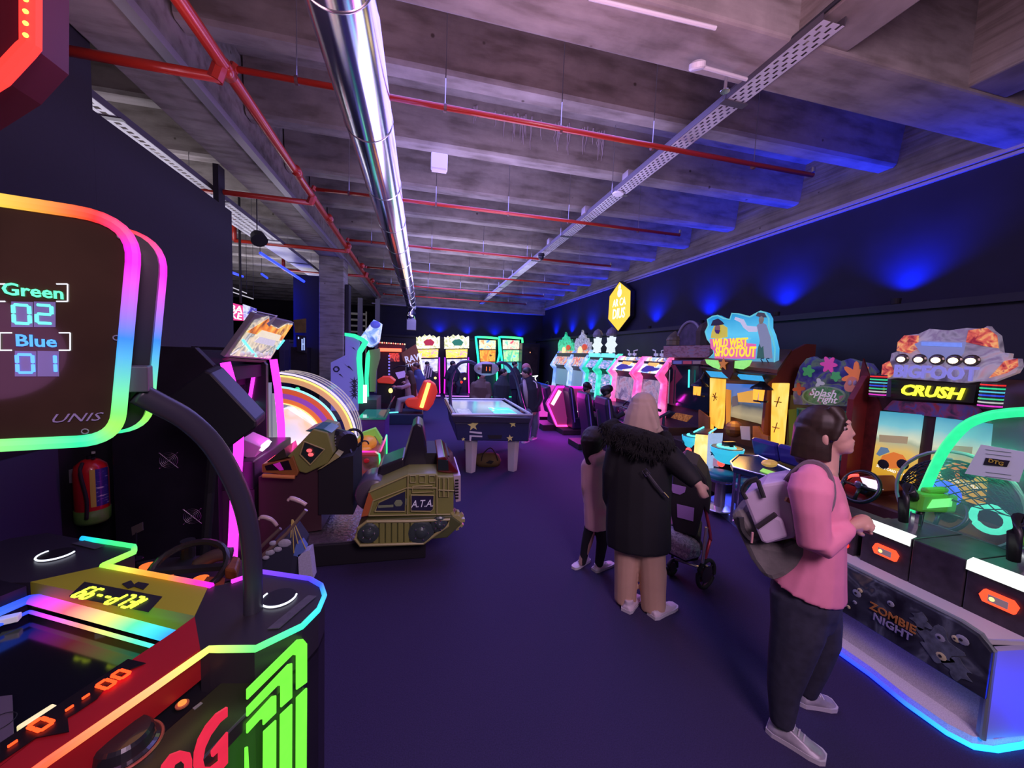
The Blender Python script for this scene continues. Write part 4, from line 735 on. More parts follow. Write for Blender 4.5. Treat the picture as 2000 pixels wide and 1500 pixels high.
for i, (q, ct) in enumerate((([(1715, 803), (1796, 810), (1778, 945), (1697, 925)], (1742, 885)), ([(1824, 815), (1930, 828), (1915, 990), (1805, 955)], (1868, 905)))):
    g = G(); g.prism(DX(q, XB, .03), (.03, 0, 0)); s_ = part('race_screen', g, SKYD, t)
    dx_ = ct[0]; dy_ = ct[1]
    for pts, mt in (([(-30, 22), (-22, 5), (0, -2), (18, 4), (30, 22), (10, 30), (-20, 30)], M('shown_truck', (.5, .1, .02), .4, emit=.6, ecol=(.9, .25, .04))), ([(-34, 2), (-25, -12), (-12, -10), (-8, -2), (-28, 6)], M('shown_truck_blue', (.1, .2, .3), .4, emit=.4, ecol=(.2, .35, .5)))):
        slab([(dx_+a, dy_+b) for a, b in pts], XB, .004, mt, 'shown_vehicle', s_, dx=.022)
    for a_ in (-20, 18): g = G(); g.ell(ox(dx_+a_, dy_+22, XB)+Vector((.02, 0, 0)), (.006, .05, .05), 0, 12, 6); part('shown_wheel', g, MAT, s_)
    slab([(dx_-28, dy_-36), (dx_+28, dy_-32), (dx_+26, dy_-18), (dx_-28, dy_-22)], XB, .004, M('shown_logo', (.3, .25, .15), .4, emit=.45, ecol=(.55, .42, .22)), 'shown_title', s_, dx=.022)
    text('screen_words', 'SWIPE CARD TO PLAY', ox(dx_, dy_+36, XB)+Vector((.018, 0, 0)), (0, -1, -.12), (0, -.1, 1), .036, E('word_white', (1, .95, .8), 1.2), s_, .002, off=.01, squash=.8)
slab([(1680, 700), (1715, 800), (1697, 925), (1640, 935), (1655, 820)], XB, .02, M('side_red_art', (.16, .02, .02), .4, var=.6, vscale=14), 'side_artwork', t, dx=.04)
slab([(1738, 782), (1900, 792), (1930, 826), (1800, 812), (1720, 800)], XB, .02, ART('art_header', [(.35, (.02, .02, .05)), (.5, (.16, .03, .10)), (.6, (.05, .05, .22)), (.7, (.2, .02, .04))], 10, .25), 'header_artwork', t, dx=.035)
for yy in (2.62, 2.05):
    g = G(); c = Vector((4.02, yy, .72)); g.tube(arc(c, .15, 0, 2*pi, 26, (0, 1, 0), (.45, 0, .9))[:-1], .018, 8, closed=True); g.tube([c+Vector((.0, .14, 0)), c, c-Vector((0, .14, 0))], .016, 6); g.tube([c, c+Vector((-.06, 0, -.13))], .016, 6); g.lathe(c+Vector((.1, 0, -.05)), [(.05, 0), (.055, .08), (.03, .11)], 14, axis=(-.9, 0, .45)); wh = part('steering_wheel', g, M('wheel_black'), t, smooth=True)
    g = G(); g.ell(c+Vector((-.03, 0, .02)), (.01, .035, .035), 0, 12, 6); part('wheel_badge', g, STL, wh)
g = G(); g.prof([(1.75, .0), (1.75, .60), (2.95, .60), (2.95, 0)], 4.05, 4.6); part('dash', g, M('dash_red', (.12, .02, .02), .35), t, bevel=.02)
slab([(1640, 955), (1668, 930), (1700, 930), (1720, 960), (1650, 985)], 4.15, .3, M('seat_red', (.20, .02, .015), .35), 'dash_cowl', t, bevel=.01)
g = G(); g.tube(smoothpath(OX([(1633, 955), (1645, 940), (1660, 930), (1676, 928)], 4.05), 3), .014, 6); part('red_light_bar', g, E('red_bar', (1, .06, .04), 2.6), t)
slab([(1680, 932), (1715, 940), (1722, 957), (1690, 955)], 4.05, .02, E('dash_display', (.9, .75, 1), 1.3), 'dash_display', t)
g = G(); g.tube(arc(Vector((3.92, 2.30, .42)), .09, 0, 2*pi, 24, (0, 1, 0), (.3, 0, 1))[:-1], .012, 6, closed=True); part('start_ring', g, E('start_blue', (.02, .15, 1), 3.2), t)
g = G(); g.bb(3.75, 4.3, 1.75, 2.95, 0, .38); part('foot_box', g, MAT, t)
# ------------------------------------------------------------------ splash cabinet
t = thing('splash_cabinet', 'dark water shooting cabinet topped by cartoon splash shapes and an oval name plate', 'arcade machine', (4.8, 3.45, 0))
sol('cabinet_body', [(4.62, 0), (4.62, 1.45), (5.15, 1.45), (5.15, 0)], 3.04, 3.9, M('splash_body', (.03, .03, .045), .4), t)
top = [(1548, 775), (1552, 745), (1562, 715), (1575, 700), (1590, 696), (1600, 702), (1620, 698), (1640, 706), (1660, 700), (1680, 706), (1700, 710), (1712, 725), (1705, 745), (1703, 780), (1690, 795), (1550, 790)]
g = G(); g.prism(DX(top, 4.6), (.05, 0, 0)); mq = part('marquee', g, ART('splash_back', [(.35, (.02, .02, .12)), (.5, (.05, .04, .2)), (.6, (.10, .14, .10)), (.7, (.03, .02, .10))], 7, .35), t, bevel=.004)
def blob(cx_, cy_, r_, n_, amp, mt, nm, ph=0, x=4.59, par=None, sy=1):
    pts = [(cx_+(r_*(1+amp*sin(n_*a+ph)))*cos(a), cy_+sy*(r_*(1+amp*sin(n_*a+ph)))*sin(a)) for a in [2*pi*k/48 for k in range(48)]]
    return slab(pts, x, .012, mt, nm, par or mq)
blob(1672, 735, 22, 7, .35, M('splat_orange', (.5, .12, .04), .4, emit=.4, ecol=(.8, .2, .07)), 'printed_splat'); blob(1664, 752, 15, 3, .1, M('splat_face', (.4, .13, .10), .4, emit=.25, ecol=(.7, .22, .2)), 'printed_face', x=4.575)
for d in (-5, 5): g = G(); g.ell(ox(1665+d, 748, 4.57), (.01, .02, .03), 0, 10, 6); part('printed_eye', g, M('eye_white', (.6, .5, .5), .4), mq)
blob(1618, 712, 13, 6, .3, M('splat_pink', (.5, .05, .25), .4, emit=.35, ecol=(.8, .08, .45)), 'printed_splat', 1); blob(1578, 725, 10, 5, .25, M('splat_green', (.05, .25, .08), .4, emit=.25, ecol=(.1, .5, .2)), 'printed_splat', 2)
blob(1632, 735, 9, 5, .2, M('splat_green'), 'printed_splat', 0); blob(1600, 748, 7, 3, .4, M('splat_white', (.5, .5, .55), .4, emit=.25), 'printed_splat', 1); blob(1690, 770, 10, 3, .5, M('splat_white'), 'printed_splat', 2); blob(1560, 760, 9, 4, .4, M('splat_red', (.35, .05, .05), .4, emit=.2), 'printed_splat', 2)
ov = [(1608+42*cos(a)*(1 if abs(cos(a)) < .8 else 1), 773+19*sin(a)) for a in [2*pi*k/32 for k in range(32)]]
slab(ov, 4.56, .02, M('oval_rim', (.2, .28, .2), .4, emit=.2), 'oval_plate', mq); pl_ = slab([(1608+(x-1608)*.92, 773+(y-773)*.88) for x, y in ov], 4.555, .02, ART('oval_art', [(.4, (.03, .12, .04)), (.55, (.08, .22, .10)), (.65, (.35, .08, .18))], 12, .3), 'oval_face', mq)
text('plate_lettering', 'Splash', ox(1606, 768, 4.55), (0, -1, 0), (0, 0, 1), .12, M('script_white', (.6, .5, .6), .4, emit=.4), mq, .004, off=.015, shear=.3); text('plate_lettering', 'Fight', ox(1614, 780, 4.55), (0, -1, 0), (0, 0, 1), .11, M('script_white'), mq, .004, off=.015, shear=.3)
slab([(1562, 800), (1690, 812), (1685, 905), (1562, 890)], 4.6, .02, M('splash_screen', (.02, .05, .05), .15, emit=.35, ecol=(.03, .09, .10)), 'screen', t)
g = G(); g.tube(OX([(1558, 890), (1558, 798), (1692, 808), (1688, 910)], 4.58), .016, 6); part('screen_frame', g, M('frame_teal', (.02, .14, .12), .3, emit=.12), t)
slab([(1540, 800), (1556, 798), (1556, 880), (1542, 880)], 4.6, .3, M('frame_green', (.06, .14, .04), .4), 'side_strip', t)
deck = OZ([(1427, 903), (1443, 889), (1482, 891), (1545, 920), (1530, 940), (1432, 913)], .75)
g = G(); g.prism(deck, (0, 0, -.05)); dk = part('control_deck', g, M('deck_navy', (.015, .03, .09), .25), t, bevel=.004)
g = G(); g.tube([p+Vector((0, 0, .005)) for p in deck], .011, 6, closed=True); part('deck_rim', g, CHR, dk)
g = G(); g.bb(3.85, 4.62, 3.04, 3.9, 0, .70); part('deck_base', g, MAT, t)
for p_ in ((1437, 912), (1446, 915)):
    q = oz(*p_, .72); g = G(); g.tube([q, Vector((q.x, q.y, .11))], .014, 8); part('deck_leg', g, CHR, t)
for a_, b_, mt in (((1502, 900), (1516, 912), M('stick_gold', (.7, .4, .1), .3, emit=.35)),):
    g = G(); g.ell(oz(1503, 905, .80), (.09, .06, .04), 0, 12, 6); part('gold_pistol', g, mt, dk)
g = G(); g.prism(OZ([(1490, 915), (1521, 925), (1516, 932), (1484, 920)], .755), (0, 0, .004)); part('lit_strip', g, E('lime_strip', (.4, .9, .2), .8), dk)
g = G(); g.box(ox(1497, 877, 3.9), (.07, .34, .22), rot=(0, -.3, 0)); part('blue_speaker_pod', g, M('pod_blue', (.03, .03, .22), .3), t, bevel=.03)
g = G(); g.box(ox(1545, 890, 3.9), (.07, .26, .22), rot=(0, -.3, 0)); part('blue_speaker_pod', g, M('pod_blue'), t, bevel=.03)
# ------------------------------------------------------------------ western shooting cabinet
t = thing('western_shooter', 'wooden western shooting cabinet with glowing orange posts and a blue cowboy sign on its roof', 'arcade machine', (4.75, 4.75, 0))
WD = M('wood_brown', (.20, .07, .02), .45, var=.5, vscale=5); WDD = M('wood_dark', (.09, .03, .012), .5, var=.4)
sol('cabinet_body', [(4.70, 0), (4.70, 1.9), (5.16, 1.9), (5.16, 0)], 4.12, 5.35, WDD, t)
OP = ART('post_glow', [(.3, (.9, .35, .03)), (.5, (1, .55, .06)), (.7, (1, .75, .18))], 5, 1.0, stretch=(1, 1, .4))
slab([(1386, 735), (1408, 740), (1405, 822), (1402, 838), (1385, 825)], 4.42, .10, OP, 'glow_post', t, bevel=.01); slab([(1507, 748), (1531, 748), (1519, 885), (1504, 868)], 4.42, .10, OP, 'glow_post', t, bevel=.01)
slab([(1385, 825), (1389, 827), (1387, 862), (1383, 858)], 4.42, .05, OP, 'glow_post_tail', t)
for s0, ch in (((1396, 775), 3), ((1519, 785), 2), ((1515, 835), 2)):
    g = G(); c = ox(*s0, 4.40)
    for k in range(ch): a_ = k*1.9; g.tube([c+Vector((0, .05*cos(a_), .07*sin(a_))), c-Vector((0, .05*cos(a_), .07*sin(a_)))], .006, 5)
    part('brand_mark', g, M('brand_brown', (.25, .10, .01), .5), t)
slab([(1408, 742), (1512, 748), (1508, 860), (1475, 850), (1405, 825)], 4.66, .03, WD, 'plank_frame', t)
slab([(1418, 749), (1500, 752), (1497, 832), (1478, 826), (1420, 812)], 4.62, .03, gradmat('western_scene', [(0, (.35, .27, .15)), (.25, (.55, .45, .28)), (.42, (.35, .30, .22)), (.52, (.10, .12, .16)), (.7, (.10, .22, .55)), (1, (.05, .2, .75))], .98, 1.5, .75), 'screen', t)
for pts, mt in (([(1418, 760), (1428, 762), (1426, 832), (1418, 838)], M('shown_post', (.5, .25, .05), .4, emit=.5)), ([(1440, 768), (1470, 762), (1476, 782), (1486, 788), (1442, 785)], M('shown_title_gold', (.6, .3, .05), .4, emit=.7, ecol=(.9, .45, .08))), ([(1430, 775), (1440, 772), (1442, 790), (1430, 795)], M('shown_house', (.12, .13, .2), .4, emit=.4))):
    slab(pts, 4.60, .006, mt, 'shown_shape', t)
for lx in ((1366, 758), (1487, 765)):
    c = ox(*lx, 4.2); lt = thing('hanging_lantern', 'dark hanging lantern with two amber panes under the '+('left' if lx[0] < 1400 else 'right')+' end of the wooden roof', 'lantern', tuple(c), 'amber lanterns under the wooden roof')
    g = G(); g.lathe(c+Vector((0, 0, .03)), [(.13, 0), (.11, .03), (.05, .07), (.02, .11)], 16); g.cyl(c+Vector((0, 0, -.13)), .08, .02, 16); g.tube([c+Vector((0, 0, .12)), c+Vector((.1, 0, .30))], .01, 6); part('lantern_cap', g, BLK, lt)
    for d in (-.042, .042): g = G(); g.prism([c+Vector((-.05, d-.034, .03)), c+Vector((-.05, d+.034, .03)), c+Vector((-.05, d+.026, -.11)), c+Vector((-.05, d-.026, -.11))], (.02, 0, 0)); part('amber_pane', g, E('amber', (1, .38, .04), 1.6), lt)
slab([(1378, 724), (1416, 727), (1425, 739), (1388, 736)], 4.05, .01, E('sky_blue_panel', (.05, .45, .9), .9), 'sky_panel', t); slab([(1436, 730), (1487, 734), (1492, 745), (1447, 741)], 4.05, .01, E('sky_blue_panel'), 'sky_panel', t)
g = G(); q = [ox(1368, 712, 4.0), ox(1518, 729, 4.0), Vector((4.75, 4.05, 2.0)), Vector((4.75, 5.38, 2.0))]; g.prism(q, (0, 0, .04)); part('roof', g, WD, t)
g = G(); q = [ox(1368, 718, 4.0), ox(1518, 733, 4.0), ox(1500, 748, 4.4), ox(1384, 738, 4.4)]; g.prism(q, (.0, 0, .02)); part('roof_soffit', g, M('soffit_dark', (.06, .03, .015), .5), t)
slab([(1402, 703), (1432, 704), (1432, 728), (1425, 742), (1410, 728)], 3.96, .2, WDD, 'roof_crest', t, bevel=.01)
g = G(); g.prism([p-Vector((.01, 0, 0)) for p in star(ox(1413, 711, 3.95), .09, (0, 1, 0), (0, 0, 1))], (.01, 0, 0)); part('star_emblem', g, M('star_orange', (.7, .25, .04), .4, emit=.3), t)
HG = E('horn_green', (.35, .95, .25), .9)
slab([(1377, 702), (1400, 704), (1405, 722), (1392, 717), (1380, 710)], 3.95, .05, HG, 'green_horn', t); slab([(1435, 705), (1463, 703), (1458, 714), (1446, 721), (1434, 719)], 3.95, .05, HG, 'green_horn', t)
g = G(); g.prism([(4.42, 4.06, 0), (4.42, 4.06, 1.72), (4.30, 4.06, 1.80), (5.0, 4.06, 2.12), (5.16, 4.06, 2.12), (5.16, 4.06, 0)], (0, .04, 0)); part('side_panel', g, M('maroon_side', (.16, .035, .025), .5), t)
# sign on the roof
sg = [(1384, 700), (1395, 690), (1392, 675), (1382, 662), (1378, 648), (1384, 636), (1382, 624), (1392, 618), (1402, 616), (1414, 622), (1426, 624), (1430, 612), (1442, 613), (1465, 619), (1478, 612), (1486, 608), (1496, 611), (1502, 622), (1502, 640), (1508, 655), (1514, 680), (1513, 712), (1470, 710), (1400, 702)]
SIGNB = gradmat('sign_sky', [(0, (.12, .30, .45)), (.3, (.06, .45, .85)), (.6, (.12, .60, .95)), (1, (.02, .32, .70))], 1.85, 2.55, .95)
g = G(); g.prism(DX(sg, 4.25), (.07, 0, 0)); mq = part('roof_sign', g, SIGNB, t, bevel=.006)
g = G(); g.tube([p-Vector((.004, 0, 0)) for p in DX(sg, 4.25)], .010, 6, closed=True); part('sign_rim', g, E('rim_cyan2', (.15, .6, .75), .9), mq)
def sp(pts, mt, nm, x=4.24, th=.008): return slab(pts, x, th, mt, nm, mq)
sp([(1390, 648), (1396, 634), (1408, 632), (1420, 640), (1420, 658), (1402, 662), (1388, 660)], M('print_yellow', (.6, .5, .05), .4, emit=.5, ecol=(.75, .65, .05)), 'printed_outlaw_coat')
g = G(); g.ell(ox(1401, 642, 4.235), (.008, .055, .065), 0, 12, 8); hd = part('printed_outlaw_face', g, M('print_brown_skin', (.30, .15, .10), .5, emit=.25), mq)
sp([(1388, 636), (1392, 626), (1402, 622), (1410, 628), (1414, 633), (1400, 636)], M('print_black', (.02, .02, .03), .5), 'printed_hat', 4.23)
sp([(1396, 644), (1406, 645), (1403, 652), (1398, 651)], M('print_purple', (.15, .03, .2), .5), 'printed_mouth', 4.225)
sp([(1436, 619), (1452, 624), (1458, 636), (1480, 638), (1478, 648), (1462, 648), (1452, 640), (1446, 630), (1434, 624)], M('print_white_sleeve', (.6, .62, .65), .5, emit=.55), 'printed_arm')
sp([(1478, 636), (1486, 628), (1496, 634), (1505, 660), (1508, 700), (1478, 700), (1484, 665)], M('print_grey_coat', (.25, .30, .35), .5, emit=.45), 'printed_cowboy_coat')
g = G(); g.ell(ox(1487, 624, 4.235), (.008, .04, .055), 0, 12, 8); part('printed_cowboy_face', g, M('print_olive_skin', (.3, .28, .16), .5, emit=.3), mq)
sp([(1476, 617), (1480, 610), (1492, 611), (1497, 620), (1486, 620)], M('print_hat_brown', (.12, .12, .08), .5, emit=.1), 'printed_hat', 4.23)
sp([(1480, 680), (1483, 672), (1486, 680), (1490, 676), (1492, 700), (1478, 700)], M('print_cactus', (.05, .2, .12), .5, emit=.2), 'printed_cactus', 4.235)
sp([(1386, 662), (1455, 661), (1458, 670), (1476, 672), (1474, 701), (1396, 700), (1394, 685), (1388, 680)], E('title_magenta', (.85, .15, .45), .9), 'title_back', 4.235)
text('sign_lettering', 'WILD WEST', ox(1424, 670, 4.225), (0, -1, 0), (0, 0, 1), .165, E('title_yellow', (1, .75, .04), 1.1), mq, .006, off=.03, squash=.70)
text('sign_lettering', 'SHOOTOUT', ox(1434, 688, 4.22), (0, -1, 0), (0, 0, 1), .185, E('title_yellow'), mq, .006, off=.03, squash=.68)
for x_ in (1488, 1499): text('sign_lettering', 'S', ox(x_, 706, 4.225), (0, -1, 0), (0, 0, 1), .12, M('print_black'), mq, .004)
# gun stations
CYB = M('bowl_cyan', (.05, .45, .6), .35, emit=.75, ecol=(.04, .62, .85))
def bowl(px_, py_, x, r_):
    c = ox(px_, py_, x); g = G(); g.loft([(c+Vector((0, 0, -.19)), r_*.35, r_*.5), (c+Vector((0, 0, -.15)), r_*.65, r_*.75), (c+Vector((0, 0, -.06)), r_*.92, r_*.95), (c, r_, r_)], 24); b_ = part('gun_bowl', g, CYB, t, smooth=False)
    g = G(); g.loft([(c+Vector((0, 0, .0)), r_*.93, r_*.93), (c+Vector((0, 0, .008)), r_*.9, r_*.9)], 24); bt = part('bowl_top', g, M('bowl_top', (.02, .12, .08), .3, var=.5), b_)
    g = G(); g.tube(arc(c+Vector((0, 0, .015)), r_*.55, 0, pi*1.6, 18, (1, 0, 0), (0, 1, 0)), .012, 6); part('bowl_ring', g, CYN, b_)
    g = G(); g.prism(star(c+Vector((-r_*.80, r_*.3, -.085)), .04, (.35, -.9, 0), (0, 0, 1)), (.01, 0, 0)); part('bowl_star', g, M('star_teal', (.01, .14, .14), .4), b_)
    g = G(); g.box(c+Vector((.02, 0, .05)), (.16, .05, .05)); g.tube([c+Vector((.03, 0, .05)), c+Vector((.10, 0, -.02))], .02, 6); part('holstered_gun', g, M('gun_black', (.02, .02, .022), .3), b_)
bowl(1356, 852, 3.95, .17); bowl(1420, 874, 3.70, .19)
slab([(1358, 848), (1382, 850), (1380, 925), (1352, 912)], 3.80, .18, ART('column_glow', [(.3, (1, .55, .08)), (.6, (1, .85, .30)), (.75, (1, .70, .5))], 4, 1.1), 'glow_column', t, bevel=.008)
slab([(1383, 848), (1390, 846), (1384, 925), (1379, 925)], 3.79, .18, E('column_edge', (.45, .6, .95), .8), 'column_edge', t)
g = G(); g.prism([ox(1358, 848, 3.8), ox(1384, 850, 3.8), ox(1396, 842, 4.1), ox(1375, 838, 4.1)], (0, 0, .02)); part('column_cap', g, WDD, t)
g = G(); g.tube([ox(1355, 848, 3.78)+Vector((0, 0, .03)), ox(1374, 838, 4.08)+Vector((0, 0, .03))], .011, 6); part('cyan_edge', g, CYN, t)
g = G(); g.tube([ox(1385, 850, 3.78)+Vector((0, 0, .03)), ox(1398, 841, 4.08)+Vector((0, 0, .03))], .011, 6); part('cyan_edge', g, CYN, t)
for p_ in ((1345, 880), (1408, 905)): g = G(); g.ell(ox(*p_, 3.72), (.03, .055, .045), 0, 12, 6); part('red_start_button', g, E('start_red', (1, .08, .06), 1.6), t)
slab([(1393, 895), (1403, 897), (1402, 912), (1392, 910)], 3.74, .02, M('print_card', (.5, .4, .4), .4, emit=.3), 'instruction_card', t)
g = G(); g.bb(3.86, 4.7, 4.15, 5.3, .08, .62); part('station_base', g, M('station_black', (.03, .02, .018), .4), t, bevel=.01)
slab([(1364, 800), (1384, 815), (1384, 850), (1364, 845)], 4.3, .03, M('saloon_door', (.35, .12, .03), .5, var=.4), 'saloon_door', t); slab([(1470, 832), (1480, 832), (1488, 848), (1500, 852), (1500, 870), (1470, 865)], 4.3, .03, M('saloon_door'), 'saloon_door', t)
g = G(); g.ell(ox(1434, 838, 4.3), (.14, .10, .12), 0, 12, 8); part('barrel', g, WDD, t)
slab([(1445, 832), (1464, 833), (1465, 860), (1448, 858)], 4.2, .01, M('wanted_poster', (.45, .42, .36), .6), 'poster', t)
lamp('AREA', 'post_glow_lamp', (4.2, 4.3, 1.2), (1, .5, .1), 5, .3, aim=(3.6, 4.0, .3)); 
# ------------------------------------------------------------------ blue platform with two stools
g = G(); g.prism([oz(x, y, .0) for x, y in ((1383, 985), (1480, 1066), (1560, 1080), (1560, 990), (1440, 950))], (0, 0, .08)); solo('stool_platform', g, M('platform_blue_grey', (.10, .16, .30), .35), 'low blue grey platform under the two teal stools', 'platform', loc=(3.6, 3.6, 0))
def stool(p_, zt, lab):
    b = oz(*p_, .08); o = thing('bar_stool', lab, 'stool', (b.x, b.y, .08), 'chrome stools with teal seats'); x, y = b.x, b.y
    g = G(); g.lathe((x, y, .08), [(.17, 0), (.16, .012), (.06, .03), (.055, zt-.08)], 20); part('pedestal', g, M('pedestal_metal', (.40, .38, .42), .3, .7), o, smooth=False)
    g = G(); g.lathe((x, y, zt), [(.16, 0), (.185, .01), (.185, .035)], 24); part('chrome_rim', g, CHR, o); g = G(); g.lathe((x, y, zt+.035), [(.18, 0), (.185, .03), (.175, .06), (.10, .07), (.0, .071)], 24); part('seat', g, M('seat_teal', (.02, .22, .24), .35), o, smooth=True)
stool((1404, 992), .42, 'chrome stool with round teal seat beside the orange lit column'); stool((1462, 1018), .42, 'chrome stool with round teal seat partly hidden by the lilac backpack')
g = G(); g.prism(OZ([(1405, 945), (1445, 960), (1440, 972), (1405, 968)], .09), (0, 0, .01)); lamp('AREA', 'platform_blue', (3.9, 3.9, .35), (.05, .1, 1), 6, .3, aim=(3.7, 3.7, 0))
# ------------------------------------------------------------------ big dark screen cabinet with temple topper
t = thing('temple_shooter', 'wide dark screen shooting cabinet topped by a stone arch and small dome', 'arcade machine', (4.85, 6.1, 0))
sol('cabinet_body', [(4.72, 0), (4.72, 1.95), (5.16, 1.95), (5.16, 0)], 5.42, 6.45, M('temple_body', (.03, .02, .03), .4), t)
slab([(1300, 712), (1384, 716), (1384, 806), (1298, 788)], 4.66, .03, M('temple_screen', (.01, .02, .03), .08), 'screen', t)
slab([(1436-72, 705), (1372, 705), (1370, 745), (1366, 745)], 4.6, .01, BLK, 'frame_strip', t)
g = G(); g.tube(OX([(1346, 722), (1345, 757)], 4.6), .014, 6); part('teal_tube', g, E('teal_tube', (.05, .8, .75), 1.6), t)
g = G(); g.tube(OX([(1308, 722), (1305, 788)], 4.6), .010, 6); part('pale_tube', g, M('pale_tube', (.4, .35, .38), .4, emit=.2), t)
g = G(); g.tube(OX([(1332, 690), (1292, 697), (1284, 704), (1287, 725), (1293, 770), (1290, 790)], 4.62), .012, 6); part('outline_tube', g, M('outline_pale', (.5, .42, .5), .4, emit=.25), t)
slab([(1296, 676), (1386, 674), (1386, 698), (1296, 698)], 4.5, .3, ART('stone_frieze', [(.35, (.16, .07, .09)), (.5, (.30, .14, .16)), (.65, (.22, .16, .22))], 10, .12, stretch=(1, 1, 3)), 'stone_frieze', t)
slab([(1312, 703), (1372, 703), (1372, 712), (1312, 711)], 4.5, .02, M('title_strip', (.10, .06, .12), .4), 'title_strip', t)
for k, c_ in enumerate(((.12, .14, .35), (.40, .06, .08), (.25, .16, .16))): slab([(1315+k*19, 705), (1331+k*19, 705), (1331+k*19, 711), (1315+k*19, 711)], 4.49, .01, M('title_block%d' % k, c_, .4, emit=.25), 'title_block', t)
g = G(); c = ox(1345, 674, 4.6); g.prism([c+Vector((0, .33*cos(a), .36*sin(a)*1.15)) for a in [pi*k/16 for k in range(17)]], (.12, 0, 0)); ar = part('stone_arch', g, M('arch_stone', (.10, .07, .11), .7, var=.6, vscale=9), t)
g = G(); g.tube([c+Vector((-.01, .33*cos(a), .36*sin(a)*1.15)) for a in [pi*k/16 for k in range(17)]], .022, 6); part('arch_rim', g, M('arch_rim_pale', (.30, .26, .32), .6), ar)
g = G(); c = ox(1317, 674, 4.6); g.lathe(c, [(.14, 0), (.14, .08), (.15, .09), (.13, .14), (.07, .21), (.01, .26)], 14); part('small_dome', g, M('dome_gold', (.20, .16, .08), .5, var=.5), t)
g = G(); c = ox(1378, 676, 4.7); g.lathe(c, [(.16, 0), (.17, .25), (.12, .36), (.02, .42)], 10); part('rubble', g, M('rubble_brown', (.10, .06, .03), .7, var=.5), t)
slab([(1320, 806), (1352, 812), (1340, 824), (1310, 816)], 4.1, .02, ART('instruction_gold', [(.4, (.25, .08, .02)), (.6, (.55, .22, .05))], 30, .3), 'instruction_plate', t)
g = G(); g.bb(4.0, 4.72, 5.45, 6.4, 0, .72); part('gun_station', g, M('temple_station', (.04, .02, .025), .4), t, bevel=.01)
for yy in (5.8, 6.4): g = G(); g.tube([(4.0, yy, .80), (4.25, yy, .92), (4.5, yy, .86)], [.02, .035, .03], 8); g.tube([(4.15, yy, .86), (4.15, yy, .72)], .025, 8); part('mounted_gun', g, M('gun_blue_black', (.03, .04, .08), .3), t)
# ------------------------------------------------------------------ zombie gun game (front right)
t = thing('zombie_gun_game', 'long zombie shooting machine with a green arched glass canopy and blue floor light', 'arcade machine', (3.1, 1.4, 0))
PB = OZ([(1600, 1238), (1635, 1272), (1700, 1318), (1770, 1375), (1850, 1432), (1900, 1458), (1945, 1464), (2000, 1455)], .02)
xf = 2.70; yN, yF = 1.12, 2.12
base = [PB[0]+Vector((.02, .02, -.02))]+[p+Vector((.035, .02, -.02)) for p in PB[1:]]
g = G(); q = base+[Vector((3.6, .95, 0)), Vector((3.6, yF, 0)), Vector((base[0].x, yF, 0))]; g.prism(q, (0, 0, .045)); part('base_plate', g, M('granite_white', (.75, .72, .75), .5, var=.35, vscale=220), t)
g = G(); g.strip(PB+[PB[-1]+Vector((.35, .02, 0))], sw('blu blu cyn blu'), .028, .022, sub=5); part('floor_light', g, LED('blue_strip', 3.5), t)
GRA = M('granite_panel', (.70, .67, .70), .45, var=.35, vscale=180)
a0, a1, a2, a3 = ox(1640, 1185, 2.72), ox(1920, 1360, 2.72), ox(1908, 1450, 2.72), ox(1635, 1268, 2.72)
g = G(); g.prism([Vector((2.74, 1.14, .045)), Vector((2.74, yF, .045)), Vector((2.74, yF, .27)), Vector((2.74, 1.14, .27))], (.03, 0, 0)); part('kick_panel', g, GRA, t)
ZA = ART('zombie_art', [(.3, (.012, .012, .018)), (.48, (.04, .045, .06)), (.56, (.12, .14, .16)), (.62, (.04, .05, .07)), (.7, (.15, .13, .10))], 6, 0, emis=False)
fr_ = [(2.66, yF, .56), (2.66, 1.24, .56), (2.66, 1.17, .545), (2.66, 1.12, .50), (2.66, 1.12, .26), (2.66, yF, .26)]
g = G(); g.prism(fr_, (.05, 0, 0)); fp = part('front_panel', g, ZA, t, bevel=.004)
random.seed(3)
for k in range(26):
    yy = 1.16+random.random()*.9; zz = .30+random.random()*.22
    if .31 < zz < .47 and 1.36 < yy < 1.66: continue
    r_ = .012+random.random()*.014; g = G(); g.ell((2.658, yy, zz), (.004, r_, r_*.9), 0, 12, 6); ey = part('printed_eyeball', g, M('eyeball_yellow', (.62, .56, .28), .5) if k % 3 else M('eyeball_grey', (.3, .32, .36), .5), fp); g = G(); g.ell((2.653, yy+.003, zz), (.003, r_*.3, r_*.3), 0, 8, 4); part('printed_pupil', g, MAT, ey)
for k, (yy, zz, s1) in enumerate(((1.30, .40, .10), (1.95, .42, .11), (1.22, .33, .06), (1.8, .34, .06), (1.38, .47, .05))):
    g = G(); pts = [Vector((2.656, yy+s1*(1+.35*sin(5*a+k))*cos(a)*.8, zz+s1*(1+.3*cos(4*a))*sin(a)*.8)) for a in [2*pi*j/30 for j in range(30)]]; g.prism(pts, (.003, 0, 0)); part('printed_creature', g, M('creature_grey', (.14, .17, .2), .5, var=.6, vscale=30), fp)
text('panel_lettering', 'ZOMBIE', (2.652, 1.50, .405), (0, -1, 0), (0, 0, 1), .062, M('zombie_orange', (.45, .18, .04), .5), fp, .004, off=.02); text('panel_lettering', 'NIGHT', (2.652, 1.495, .352), (0, -1, 0), (0, 0, 1), .06, M('zombie_lilac', (.30, .28, .42), .5), fp, .004, off=.02)
g = G(); g.tube([(2.69, yF, .565), (2.69, 1.24, .565), (2.69, 1.17, .55), (2.69, 1.125, .50), (2.69, 1.12, .05)], .012, 8); part('panel_rim', g, M('rim_grey_green', (.25, .30, .28), .35, .3), t)
